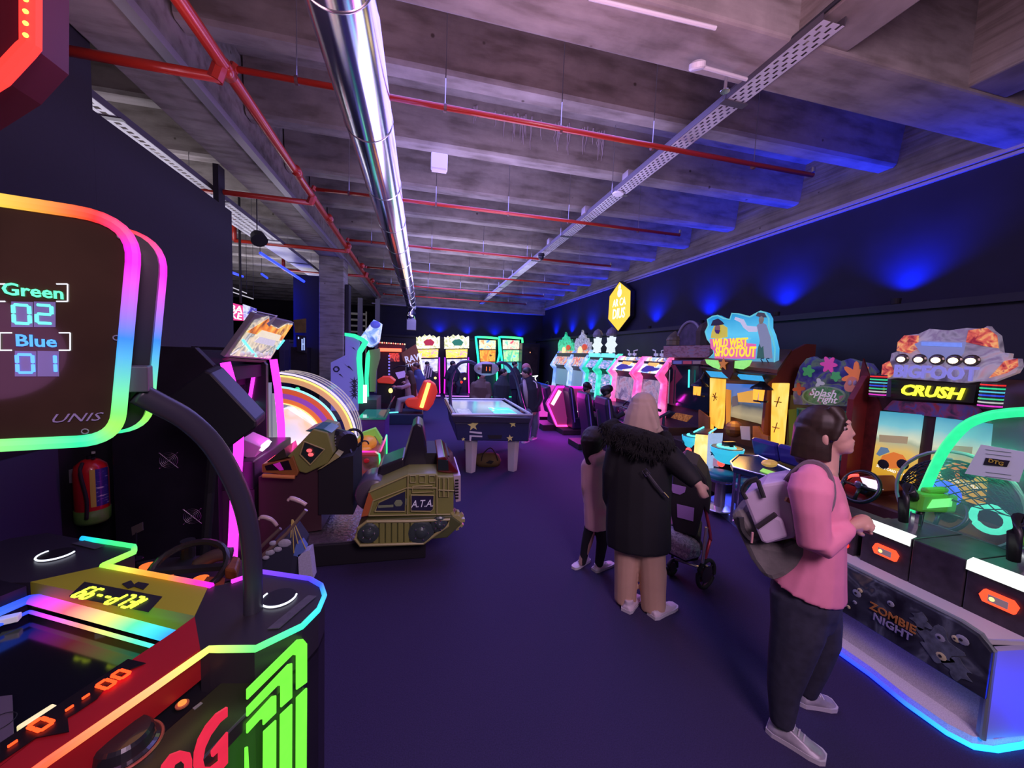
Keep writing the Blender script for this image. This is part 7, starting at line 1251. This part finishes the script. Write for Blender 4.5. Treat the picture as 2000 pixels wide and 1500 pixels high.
for d in (.11, -.11): f.limb(g, [(1570, 1150, .07, 30), (1555, 1235, .08, 22), (1541, 1295, .08, 18), (1528, 1405, .08, 12)] if d > 0 else [(1590, 1150, -.06, 26), (1604, 1215, -.07, 20), (1606, 1252, -.08, 16), (1576, 1345, -.10, 10)])
for d, el in ((.19, (1590, 1068)), (-.17, (1612, 1058))):
    f.limb(g, [(1588, 940, d*.95, 18), (1586, 1005, d*1.08, 15), (el[0], el[1], d*1.05, 13), ((el[0]+1665)/2, (el[1]+1030)/2, d*.75, 11.5), (1664, 1028, d*.35, 8.5)])
w1 = f.W(1664, 1028, .065); fw = f.W(1700, 1016, -.03)-w1
hand(g, w1, fw, f.n+Vector((0, 0, .25)), .92, .75, -1)
w2 = f.W(1666, 1026, -.06); hand(g, w2, f.W(1702, 1012, .03)-w2, -f.n+Vector((0, 0, .35)), .92, .85, 1)
body = f.part('body', g, M('skin_woman', (.60, .34, .27), .5), .0055, 4)
g = G(); c = f.W(1649, 837, .042); g.ell(c, .0105, 0, 12, 8); ey = part('eye', g, M('eye_white_dim', (.30, .24, .24), .4), body, smooth=True); g = G(); g.ell(c+f.r*.007+f.n*.005, .0055, 0, 10, 6); part('iris', g, M('iris_dark', (.03, .015, .01), .2), ey)
g = G(); g.tube([f.W(1642, 829, .062), f.W(1650, 826, .058), f.W(1656, 829, .047)], .0028, 6); part('eyebrow', g, HAIR, body); g = G(); g.tube([f.W(1659, 864, .012), f.W(1665, 864.5, .004), f.W(1666, 864.5, -.006)], .0028, 6); part('lips', g, M('lip_rose', (.45, .12, .14), .4), body)
g = G(); f.ell(g, 1605, 832, 0, 40, 40, .084); f.limb(g, [(1590, 838, .045, 28, 14), (1584, 870, .055, 30, 12), (1582, 896, .055, 31, 10)]); f.limb(g, [(1588, 838, -.045, 28, 14), (1584, 870, -.055, 30, 12), (1584, 893, -.055, 28, 10)])
f.limb(g, [(1578, 830, 0, 22, 30), (1574, 865, 0, 22, 30), (1576, 893, 0, 20, 28)]); f.limb(g, [(1632, 808, .02, 14, 22), (1642, 820, .060, 8, 5), (1634, 842, .072, 8, 4), (1628, 860, .076, 6, 3)]); f.limb(g, [(1632, 808, -.02, 14, 22), (1642, 820, -.060, 8, 5), (1634, 845, -.072, 8, 4)])
f.part('hair', g, HAIR, .006, 3, par=body)
g = G(); f.limb(g, [(1606, 908, 0, 24, 30), (1594, 925, 0, 34, 62), (1594, 960, 0, 42, 70), (1602, 1005, 0, 45, 64), (1597, 1050, 0, 42, 56), (1588, 1100, 0, 50, 62), (1572, 1142, 0, 64, 70)], cap=2)
f.ell(g, 1626, 1000, .07, 23, 28, .06); f.ell(g, 1624, 1000, -.07, 23, 28, .06)
for d, el in ((.20, (1590, 1068)), (-.19, (1612, 1058))):
    f.limb(g, [(1586, 932, d*.85, 30, 24), (1582, 960, d, 33, 26), (1584, 1000, d*1.08, 27, 22), (el[0], el[1]-4, d*1.05, 25, 21), (el[0]+14, el[1]-2, d, 23, 20), ((el[0]+1665)/2, (el[1]+1034)/2, d*.78, 19, 17), (1655, 1034, d*.45, 14, 13)])
sw_ = f.part('sweater', g, PNK, .009, 3)
g = G(); f.limb(g, [(1578, 1118, 0, 50, 62), (1572, 1160, 0, 56, 66), (1572, 1185, 0, 54, 58)])
f.limb(g, [(1562, 1165, .07, 48, 36), (1557, 1230, .08, 43, 33), (1541, 1295, .08, 35, 28), (1530, 1350, .08, 27, 24), (1527, 1412, .08, 20, 20)], cap=2)
f.limb(g, [(1590, 1165, -.06, 42, 34), (1604, 1215, -.07, 33, 30), (1608, 1252, -.08, 28, 26), (1592, 1305, -.09, 23, 23), (1575, 1354, -.10, 17, 18)], cap=2)
f.part('jeans', g, JN, .010, 3)
SNK = M('sneaker_silver', (.40, .37, .44), .4, .1, var=.35, vscale=20)
f.shoe((1500, 1420), (1612, 1488), .085, .10, SNK); f.shoe((1556, 1368), (1630, 1380), .08, .095, SNK)
# backpack and carried jacket
bp = thing('backpack', 'lilac backpack with black handles worn by the person in the pink sweater', 'backpack', tuple(f.W(1505, 1010, 0)))
q = [f.W(x, y, .16) for x, y in ((1449, 968), (1490, 945), (1533, 938), (1547, 955), (1558, 1040), (1550, 1052), (1497, 1064), (1484, 1055))]
LIL = M('lilac_fabric', (.66, .52, .70), .8, var=.1, bump=.1)
g = G(); g.prism([p for p in q], -f.n*.26); bb_ = part('bag_body', g, LIL, bp, bevel=.03); q2 = [f.W(x, y, .165) for x, y in ((1478, 1032), (1512, 1005), (1528, 1010), (1540, 1046), (1497, 1060), (1488, 1054))]; g = G(); g.prism(q2, f.n*.025); part('front_pocket', g, LIL, bp, bevel=.012)
g = G(); g.tube([f.W(1478, 1030, .19), f.W(1515, 1004, .19)], .012, 6); part('pocket_zip', g, M('zip_brown', (.04, .03, .035), .6), bp)
STRP = M('strap_black', (.02, .018, .025), .7)
for pth in ([(1452, 960), (1458, 945), (1478, 938), (1484, 950), (1492, 972)], [(1458, 975), (1450, 958), (1462, 940), (1480, 934)]):
    g = G(); g.tube(smoothpath([f.W(x, y, .175) for x, y in pth], 3), .010, 6, up=f.n, r2=.006); part('carry_handle', g, STRP, bp)
for d in (.13, -.13): g = G(); g.tube(smoothpath([f.W(1530, 948, d), f.W(1548, 925, d*1.1), f.W(1580, 903, d*1.1), f.W(1612, 915, d*1.15), f.W(1626, 960, d*1.3), f.W(1612, 1005, d*1.5), f.W(1556, 1040, d*1.3)], 4), .013, 6, up=f.n, r2=.005); part('shoulder_strap', g, M('strap_grey', (.16, .12, .15), .8), bp)
g = G(); g.box(f.W(1540, 977, .18), (.035, .01, .02), rot=(0, .4, 0)); part('tan_tag', g, M('tan_leather', (.35, .18, .06), .5), bp); g = G(); g.tube([f.W(1470, 1040, .2), f.W(1468, 1060, .2)], .006, 5); part('zip_pull', g, M('pull_pink', (.6, .3, .3), .5), bp)
jk = thing('jacket', 'grey jacket hanging from the arm below the lilac backpack', 'jacket', tuple(f.W(1500, 1080, .12)))
g = G(); g.prism([f.W(x, y, .14) for x, y in ((1424, 1006), (1438, 996), (1452, 990), (1476, 1030), (1496, 1062), (1530, 1068), (1556, 1056), (1582, 1082), (1565, 1110), (1540, 1128), (1512, 1137), (1490, 1130), (1465, 1095))], -f.n*.22); jb = part('jacket_body', g, M('jacket_grey', (.24, .22, .21), .9, var=.35, vscale=14, bump=.5), jk, bevel=.03)
g = G(); g.tube(smoothpath([f.W(x, y, .145) for x, y in ((1446, 1010), (1450, 1035), (1468, 1055), (1490, 1050))], 4), .016, 6); part('jacket_sleeve', g, M('jacket_dark', (.03, .028, .03), .8), jk)
# --- woman in the black parka and beige headscarf, seen from behind
f = Fig(oz(1262, 1190, 0), 'person seen from behind in a black fur-hooded parka and beige headscarf')
g = G(); f.ell(g, 1257, 805, 0, 25, 32, .085); f.limb(g, [(1258, 820, 0, 17), (1256, 858, 0, 20)]); f.limb(g, [(1252, 865, 0, 38, 20), (1250, 930, 0, 40, 24), (1250, 1040, 0, 38, 24)])
f.ell(g, 1257, 812, -.08, 8, 8, .02)
for sx, x2 in ((-1, 1226), (1, 1290)): f.limb(g, [(1250+sx*16, 1040, 0, 20), (x2-2, 1120, 0, 14), (x2, 1180, 0, 9)])
f.limb(g, [(1292, 882, 0, 15), (1322, 905, .06, 13), (1344, 926, .12, 11), (1364, 946, .15, 8)]); f.limb(g, [(1212, 880, 0, 15), (1200, 940, 0, 13), (1196, 985, -.1, 11), (1205, 1000, -.2, 9)])
w_ = f.W(1364, 945, .15); hand(g, w_, f.r*.4-Vector((0, 0, .8)), f.n, .85, .9); w_ = f.W(1205, 1000, -.2); hand(g, w_, -f.n+f.r*.2, Vector((0, 0, 1)), .9, .8, -1)
body = f.part('body', g, M('skin_light', (.58, .36, .29), .55), .008, 3)
g = G(); f.ell(g, 1256, 802, 0, 27, 33, .088); f.limb(g, [(1256, 790, 0, 25, 25), (1254, 812, .01, 31, 29), (1252, 832, .02, 35, 30), (1256, 848, .02, 38, 28)]); f.limb(g, [(1266, 792, .075, 5, 5), (1272, 815, .09, 8, 6), (1278, 838, .09, 8, 6)]); f.limb(g, [(1240, 800, .085, 4, 3), (1250, 822, .105, 4, 3), (1266, 840, .10, 4, 3)])
f.part('headscarf', g, M('scarf_beige', (.50, .36, .30), .8, var=.12, vscale=5, bump=.2), .008, 3)
PK_ = M('parka_black', (.007, .007, .010), .75, var=.3, vscale=6, bump=.15)
g = G(); f.limb(g, [(1252, 858, 0, 44, 28), (1250, 880, 0, 60, 33), (1248, 920, 0, 60, 37), (1246, 980, 0, 60, 39), (1245, 1030, 0, 61, 41), (1246, 1068, 0, 61, 41)], cap=2)
f.limb(g, [(1296, 882, .0, 25, 25), (1322, 905, .06, 22, 22), (1344, 926, .12, 18, 18), (1362, 945, .15, 13, 13)], cap=2); f.limb(g, [(1208, 880, 0, 24, 25), (1196, 920, 0, 20, 24), (1192, 970, -.04, 16, 20), (1202, 996, -.14, 15, 15)])
pk = f.part('parka', g, PK_, .011, 4)
FUR = M('fur_black', (.009, .008, .009), .95, var=.6, vscale=60, bump=1)
g = G(); random.seed(2); cpts = [(1186, 836, .06, 17), (1200, 828, .02, 15), (1190, 856, .07, 18), (1212, 842, .09, 20), (1234, 850, .13, 22), (1258, 858, .15, 23), (1284, 866, .13, 22), (1304, 872, .06, 18), (1300, 852, -.01, 15), (1218, 866, .12, 20), (1246, 878, .14, 20), (1274, 886, .13, 19), (1298, 888, .07, 16)]
for a_, b_ in zip(cpts, cpts[1:]):
    if abs(a_[0]-b_[0]) < 40: f.limb(g, [(a_[0], a_[1], a_[2], a_[3]*.8), (b_[0], b_[1], b_[2], b_[3]*.8)], 10)
fh = f.part('fur_hood', g, FUR, .009, 5, par=pk); g = G()
for k in range(900):
    x, y, d, r_ = random.choice(cpts); a_, b_ = random.random()*6.28, random.uniform(-1.2, 1.3); c = f.W(x, y, d); v_ = (f.r*cos(a_)*cos(b_)+Vector((0, 0, 1))*sin(a_)*cos(b_)+f.n*abs(sin(b_))); rr = r_*f.S*.8; dr = Vector((random.uniform(-.012, .012), random.uniform(-.012, .012), -.022)); g.tube([c+v_*rr*.7, c+v_*rr*1.1+dr*.4, c+v_*rr*1.2+dr], [.004, .003, .001], 4)
part('fur_tufts', g, FUR, fh)

g = G(); f.limb(g, [(1226, 1050, 0, 26, 26), (1223, 1100, 0, 23, 22), (1221, 1174, 0, 21, 20)], cap=2); f.limb(g, [(1270, 1050, 0, 27, 26), (1274, 1100, 0, 25, 23), (1276, 1190, 0, 23, 21)], cap=2)
f.part('trousers', g, M('trousers_beige', (.60, .38, .27), .8, var=.1, bump=.1), .010, 3)
SH = M('shoe_white', (.62, .52, .60), .5); f.shoe((1222, 1196), (1246, 1166), .075, .085, SH); f.shoe((1272, 1206), (1318, 1184), .08, .09, SH)
g = G(); g.tube([f.W(1262, 922, .165), f.W(1282, 948, .16), f.W(1300, 970, .13)], .010, 6, up=f.n, r2=.004); st_ = part('bag_strap', g, M('strap_grey2', (.06, .055, .07), .5), f.t); g = G(); q = [f.W(x, y, .172) for x, y in ((1254, 920), (1262, 915), (1270, 924), (1262, 931))]; g.tube(q, .0035, 6, closed=True); part('strap_buckle', g, CHR, st_); g = G(); g.tube([f.W(1296, 962, .15), f.W(1305, 972, .12)], .006, 6); part('strap_ring', g, CHR, st_)
# --- girl in the pink coat
f = Fig(oz(1155, 1112, 0), 'small person in a long pale pink hooded coat and black leggings')
g = G(); f.ell(g, 1158, 868, 0, 20, 24, .085); f.limb(g, [(1160, 885, 0, 10), (1162, 905, 0, 12)]); f.limb(g, [(1164, 905, 0, 22, 14), (1166, 1000, 0, 22, 14)]); f.ell(g, 1160, 872, -.085, 5, 5, .015)
f.limb(g, [(1158, 1010, 0, 12), (1148, 1060, 0, 9), (1136, 1098, 0, 7)]); f.limb(g, [(1174, 1010, 0, 12), (1176, 1060, 0, 9), (1170, 1100, 0, 7)]); f.limb(g, [(1150, 920, 0, 9), (1146, 955, 0, 8), (1150, 985, -.08, 6)]); f.limb(g, [(1182, 918, 0, 9), (1188, 950, 0, 8), (1186, 985, -.08, 6)])
w_ = f.W(1150, 985, -.08); hand(g, w_, Vector((0, 0, -1))-f.n*.4, -f.n, .75, .5); w_ = f.W(1186, 985, -.08); hand(g, w_, Vector((0, 0, -1))-f.n*.4, -f.n, .75, .5, -1)
body = f.part('body', g, M('skin_light'), .008, 3)
g = G(); f.ell(g, 1160, 858, 0, 24, 26, .10); f.limb(g, [(1156, 862, .03, 22, 22), (1155, 884, .05, 17, 16), (1152, 900, .06, 9, 9)]); f.part('hair', g, M('hair_dark', (.022, .012, .012), .6, var=.4, vscale=40, bump=.4), .008, 3, par=body)
g = G(); f.limb(g, [(1164, 885, 0, 16, 16), (1164, 905, 0, 27, 22), (1164, 950, 0, 24, 22), (1164, 1000, 0, 23, 23), (1165, 1030, 0, 23, 23)], cap=2); f.limb(g, [(1148, 908, 0, 13, 14), (1147, 950, .0, 12, 13), (1150, 980, -.06, 11, 11)]); f.limb(g, [(1184, 905, 0, 14, 14), (1190, 950, .0, 13, 13), (1187, 980, -.06, 11, 11)])
f.limb(g, [(1152, 886, .06, 12, 10), (1164, 898, .09, 14, 11), (1178, 890, .06, 12, 10)]); f.part('coat', g, M('coat_pink', (.88, .50, .53), .8, var=.12, vscale=6, bump=.15), .010, 3)
g = G(); f.limb(g, [(1155, 1020, 0, 12, 13), (1145, 1060, 0, 9.5, 10), (1138, 1098, 0, 7, 7)]); f.limb(g, [(1174, 1022, 0, 13, 13), (1176, 1060, 0, 11, 11), (1170, 1100, 0, 8.5, 8.5)]); f.part('leggings', g, M('leggings_black', (.015, .014, .02), .8), .008, 2)
f.shoe((1148, 1094), (1120, 1112), .06, .07, SH); f.shoe((1160, 1116), (1196, 1102), .06, .075, SH)
# --- pushchair held by the parka wearer
P0 = oz(1378, 1150, 0); fb = Fig.__new__(Fig); fb.B = P0; n = Vector((0, 0, CAMZ))-P0; n.z = 0; fb.n = n.normalized(); fb.r = Vector((0, 0, 1)).cross(fb.n); fb.S = (P0-C0).dot(az)/F
t = thing('pushchair', 'black baby pushchair with red frame and patterned blanket, pushed by the parka wearer', 'pushchair', tuple(P0)); fb.t = t
W = fb.W
g = G(); g.tube(smoothpath([W(1364, 950, .0), W(1375, 985, .02), W(1385, 1030, .02), W(1388, 1055, 0)], 4), .012, 8); g.tube([W(1388, 1050, 0), W(1372, 1110, 0), W(1368, 1135, 0)], .013, 8); fr = part('frame', g, M('frame_red', (.55, .06, .10), .3, .4), t, smooth=True)
g = G(); g.tube([W(1310, 955, -.1), W(1318, 1000, -.1), W(1322, 1030, -.1), W(1310, 1110, -.15)], .012, 8); g.tube([W(1300, 968, .05), W(1325, 960, .05), W(1350, 958, .05)], .012, 8); part('frame', g, M('frame_dark', (.04, .04, .05), .3, .5), t, smooth=True)
g = G(); g.tube([W(1380, 1030, .05), W(1371, 1108, .05)], .012, 8); part('silver_strut', g, M('strut_silver', (.55, .5, .55), .3, .6), t)
g = G(); a = [W(x, y, .0) for x, y in ((1316, 935), (1318, 905), (1335, 893), (1362, 905), (1380, 930), (1388, 965), (1386, 1000), (1376, 985), (1362, 1042), (1318, 1030), (1310, 985))]; g.prism([p+fb.n*.08 for p in a], -fb.n*.42); part('canopy_back', g, M('pram_black', (.015, .013, .017), .7, bump=.2), t, bevel=.03)
g = G(); g.prism([W(x, y, .09) for x, y in ((1322, 984), (1356, 992), (1354, 1018), (1323, 1010))], fb.n*.004); part('mesh_window', g, M('window_violet', (.42, .24, .62), .5), t); g = G(); g.prism([W(x, y, .09) for x, y in ((1308, 944), (1340, 951), (1338, 961), (1328, 966), (1314, 962))], fb.n*.004); part('lilac_flap', g, M('window_violet'), t)
g = G(); a = [W(x, y, .02) for x, y in ((1302, 1030), (1312, 1024), (1368, 1048), (1364, 1096), (1340, 1100), (1302, 1082))]; g.prism(a, -fb.n*.36); part('basket', g, M('pram_black'), t, bevel=.02)
g = G(); fb.limb(g, [(1308, 1040, .04, 14, 18), (1330, 1058, .05, 20, 22), (1352, 1068, .05, 16, 20)]); fb.limb(g, [(1312, 1066, .06, 14, 14), (1340, 1082, .07, 12, 14), (1358, 1078, .05, 10, 12)]); bl_ = part('blanket', g, ART('blanket_print', [(.35, (.12, .10, .14)), (.48, (.42, .38, .44)), (.58, (.18, .15, .2)), (.68, (.5, .45, .5))], 22, 0, emis=False, rough=.8), t, remesh=.008, sm=2)
def pwheel(p_, d, r_, lab=None):
    c = fb.W(p_[0], p_[1], d); c.z = r_; ax_ = (fb.r*.85+fb.n*.5).normalized(); g = G(); g.tube(arc(c, r_-.014, 0, 2*pi, 26, fb.n*.85-fb.r*.5, (0, 0, 1))[:-1], .016, 8, closed=True); wh = part('wheel', g, RUB, t, smooth=True); g = G(); g.cyl(c-ax_*.012, r_*.55, .024, 18, axis=ax_); part('hub', g, M('hub_dark', (.06, .04, .05), .4, .3), wh)
    for k in range(5): q = c+(fb.n*.85-fb.r*.5).normalized()*cos(k*1.257)*r_*.8+Vector((0, 0, 1))*sin(k*1.257)*r_*.8; g = G(); g.tube([c, q], .006, 5); part('spoke', g, M('hub_dark'), wh)
pwheel((1378, 1130), 0, .125); pwheel((1312, 1115), -.05, .075); pwheel((1356, 1095), -.45, .10)
g = G(); g.tube([W(1318, 1092, 0), W(1365, 1108, 0)], .010, 6); part('axle', g, STL, t)
# --- smaller figures
def folk(base, label, head, torso, legs, arms, cols, hair=None, vox=.014, feet=None, extra=None):
    f = Fig(base, label); S_ = f.S; g = G(); hx_, hy_, hr = head[:3]; f.ell(g, hx_, hy_, 0, hr*.82, hr, hr*.9*S_); f.limb(g, [(hx_, hy_+hr*.6, 0, hr*.4), torso[0][:3]+(hr*.45,)], 10); f.limb(g, [(x, y, d, r_*.75, r2*.75) for x, y, d, r_, r2 in torso], 12)
    fs = f.fs = (1 if len(head) < 4 else head[3]); f.ell(g, hx_+fs*hr*.7, hy_+hr*.15, f.S*hr*.35, hr*.22, hr*.22, hr*.25*S_); f.ell(g, hx_-fs*hr*.1, hy_+hr*.1, hr*.85*S_, hr*.15, hr*.25, hr*.1*S_)
    for a in arms+legs: f.limb(g, [(q[0], q[1], q[2], q[3]*.7) for q in a], 10)
    for a in arms:
        q1, q2 = a[-2], a[-1]; w_ = f.W(*q2[:3]); d_ = w_-f.W(*q1[:3]); hand(g, w_, d_, Vector((0, 0, 1)) if abs(d_.normalized().z) < .8 else f.n, 1.0 if vox > .013 else .9, .5)
    body = f.part('body', g, SKIN, min(vox, .010), 2)
    g = G(); f.limb(g, torso, 14, cap=2)
    for a in arms: f.limb(g, a[:-1]+[(a[-1][0]*.85+a[-2][0]*.15, a[-1][1]*.85+a[-2][1]*.15, a[-1][2], a[-1][3])], 10)
    f.part('jacket', g, cols[0], vox, 2)
    if legs: g = G(); [f.limb(g, a, 10) for a in legs]; f.part('trousers', g, cols[1], vox, 2)
    if hair: g = G(); f.ell(g, hx_-fs*hr*.15, hy_-hr*.22, 0, hr*.92, hr*.85, hr*.98*S_); [f.limb(g, h) for h in hair[1:]]; f.part('hair', g, hair[0], min(vox, .010), 2, par=body)
    if feet: [f.shoe(a, b, .08, .09, M('shoe_dark', (.10, .09, .11), .6)) for a, b in feet]
    if extra: extra(f)
    return f
NVJ = M('jacket_navy', (.018, .018, .035), .75, var=.2); GRJ = M('jeans_grey', (.12, .13, .20), .8); BRN = M('coat_brown', (.12, .075, .055), .8, var=.2); HBK = M('hair_black', (.010, .009, .011), .5, var=.3, vscale=50)
def stripes(f):
    for x in (1047, ): g = G(); g.tube(smoothpath([f.W(1041, 744, .10), f.W(1047, 748, .13), f.W(1049, 758, .15)], 3), .012, 5); g2 = part('white_stripe', g, WHT, f.t)
    g = G(); f.limb(g, [(1024, 744, .10, 3), (1027, 765, .12, 5), (1031, 795, .10, 3)]); part('pale_scarf', g, M('scarf_pale', (.45, .38, .40), .7), f.t, smooth=True)
folk(oz(1036, 858, 0), 'person in a dark jacket with white shoulder stripe beside the air hockey table', (1028, 729, 11, -1), [(1034, 745, 0, 13, 12), (1037, 760, 0, 19, 15), (1038, 785, 0, 18, 14), (1040, 804, 0, 17, 13)],
     [[(1034, 802, .05, 10), (1030, 830, .05, 8), (1027, 858, .05, 6)], [(1044, 802, -.05, 10), (1046, 828, -.05, 8), (1042, 853, -.08, 6)]], [[(1050, 755, 0, 8), (1056, 778, 0, 7), (1044, 800, .08, 6)], [(1020, 755, 0, 7), (1016, 778, -.05, 6), (1018, 796, -.05, 5)]], (NVJ, GRJ), (HBK,), feet=[((1031, 862), (1021, 866)), ((1046, 856), (1036, 860))], extra=stripes)
folk(oz(1024, 838, 0)+Vector((.25, 1.1, 0)), 'person in a dusty pink knitted cap standing behind the man in the striped dark jacket', (1029, 719, 9), [(1030, 733, 0, 9, 9), (1030, 745, 0, 13, 10), (1030, 790, 0, 12, 10)], [[(1028, 790, 0, 7), (1028, 842, 0, 5)]], [], (M('jacket_grey2', (.07, .06, .07), .8), GRJ), (M('cap_pink', (.45, .17, .20), .9),))
# seated players
folk(Vector((3.38, 7.45, 0)), 'person in a black cap and dark jacket seated in the farther black racing seat', (1146, 762, 8, 1), [(1143, 775, 0, 9, 9), (1142, 788, 0, 15, 13), (1144, 815, 0, 14, 12)], [[(1146, 818, .08, 8), (1164, 820, .08, 7), (1172, 842, .08, 6)]], [[(1146, 786, .12, 6), (1158, 800, .12, 5), (1172, 795, .05, 4)]], (NVJ, NVJ), (HBK, [(1146, 753, 0, 8, 8), (1153, 757, 0, 5, 4)]))
folk(Vector((3.42, 6.35, 0)), 'person with curly black hair in a dark top seated at the pink framed racing cabinets', (1186, 770, 9, 1), [(1183, 785, 0, 10, 10), (1182, 800, 0, 17, 14), (1184, 835, 0, 16, 13)], [[(1186, 838, .08, 9), (1206, 842, .08, 8), (1212, 868, .08, 7)]], [[(1188, 800, .12, 7), (1204, 815, .14, 6), (1220, 806, .05, 5)]], (NVJ, NVJ), (HBK, [(1180, 762, 0, 8, 8), (1190, 759, 0, 8, 8)]))
seat((1188, 893), 'black racing seat under the person with curly black hair')
# bike ride riders
folk(Vector((-.32, 9.85, 0)), 'person small with long brown hair in a pale pink top riding the red bike ride', (797, 734, 7, -1), [(800, 746, 0, 8, 8), (802, 760, 0, 11, 9), (806, 776, 0, 11, 9)], [[(805, 778, .1, 7), (780, 782, .1, 6), (776, 802, .1, 5)], [(805, 778, -.1, 7), (784, 784, -.1, 6), (781, 802, -.1, 5)]], [[(798, 752, .12, 4), (785, 757, .12, 4), (774, 756, .05, 3)]], (M('top_pale_pink', (.50, .33, .38), .8), M('leggings_pale', (.38, .34, .42), .8)), (M('hair_brown2', (.05, .02, .012), .6), [(801, 730, 0, 7), (806, 750, .05, 7), (808, 780, .05, 6)], ))
folk(Vector((.15, 10.6, 0)), 'person in blue and dark clothes standing behind the red bike ride', (812, 716, 7, -1), [(816, 728, 0, 8, 8), (818, 740, 0, 13, 10), (818, 768, 0, 12, 10)], [[(818, 768, 0, 9), (818, 812, 0, 7)]], [[(810, 738, .1, 5), (802, 750, .1, 4), (794, 748, .05, 3)]], (M('jumper_blue', (.05, .07, .20), .8), NVJ), (M('hair_brown2'),))
# air hockey players behind the table
folk(oz(945, 822, 0)+Vector((.1, 1.0, 0)), 'person in a brown coat bending over the far end of the air hockey table', (941, 733, 8, 1), [(941, 745, 0, 10, 9), (938, 756, 0, 19, 14), (938, 785, 0, 18, 13), (938, 800, 0, 17, 12)], [[(934, 798, 0, 9), (932, 840, 0, 7)], [(944, 798, 0, 9), (946, 838, 0, 7)]], [[(926, 752, .05, 7), (922, 775, .1, 6), (934, 785, .25, 5)], [(952, 752, .05, 7), (956, 772, .1, 6), (950, 784, .25, 5)]], (BRN, NVJ), (HBK,))
folk(oz(985, 825, 0)+Vector((.15, 1.3, 0)), 'person in black bending at the far right of the air hockey table', (984, 728, 8, 1), [(982, 740, 0, 9, 9), (980, 752, 0, 16, 13), (978, 790, 0, 15, 12)], [[(976, 790, 0, 8), (976, 838, 0, 7)]], [[(970, 752, .05, 6), (966, 775, .1, 5), (972, 786, .25, 4)]], (M('top_black', (.02, .03, .035), .8), NVJ), (HBK,))
folk(Vector((3.0, 12.6, 0)), 'person in dark clothes standing before the cyan screen cabinet', (1006, 712, 6, 1), [(1006, 722, 0, 7, 6), (1006, 732, 0, 12, 9), (1006, 760, 0, 11, 9)], [[(1006, 760, 0, 8), (1006, 794, 0, 6)]], [], (NVJ, NVJ), (HBK,))
# bikers at the back
folk(Vector((.72, 14.7, 0)), 'person in dark clothes riding the left motorbike cabinet by the back wall', (835, 711, 5), [(835, 719, 0, 6, 6), (836, 727, 0, 11, 8), (838, 745, 0, 9, 8)], [[(838, 745, .0, 8), (846, 752, .1, 6), (842, 764, .1, 4)]], [[(828, 727, .05, 4), (826, 737, .1, 3), (834, 735, -.3, 3)]], (NVJ, NVJ), (HBK,))
folk(Vector((1.55, 14.7, 0)), 'person in dark clothes riding the right motorbike cabinet by the back wall', (885, 711, 6), [(885, 718, 0, 8, 7), (885, 728, 0, 14, 9), (886, 745, 0, 11, 9)], [[(880, 746, .0, 7), (876, 756, .1, 5), (878, 768, .1, 4)], [(892, 746, 0, 7), (897, 756, .1, 5), (894, 768, .1, 4)]], [[(875, 728, .05, 5), (871, 738, .1, 4), (880, 737, -.3, 3)]], (NVJ, NVJ), (HBK,))
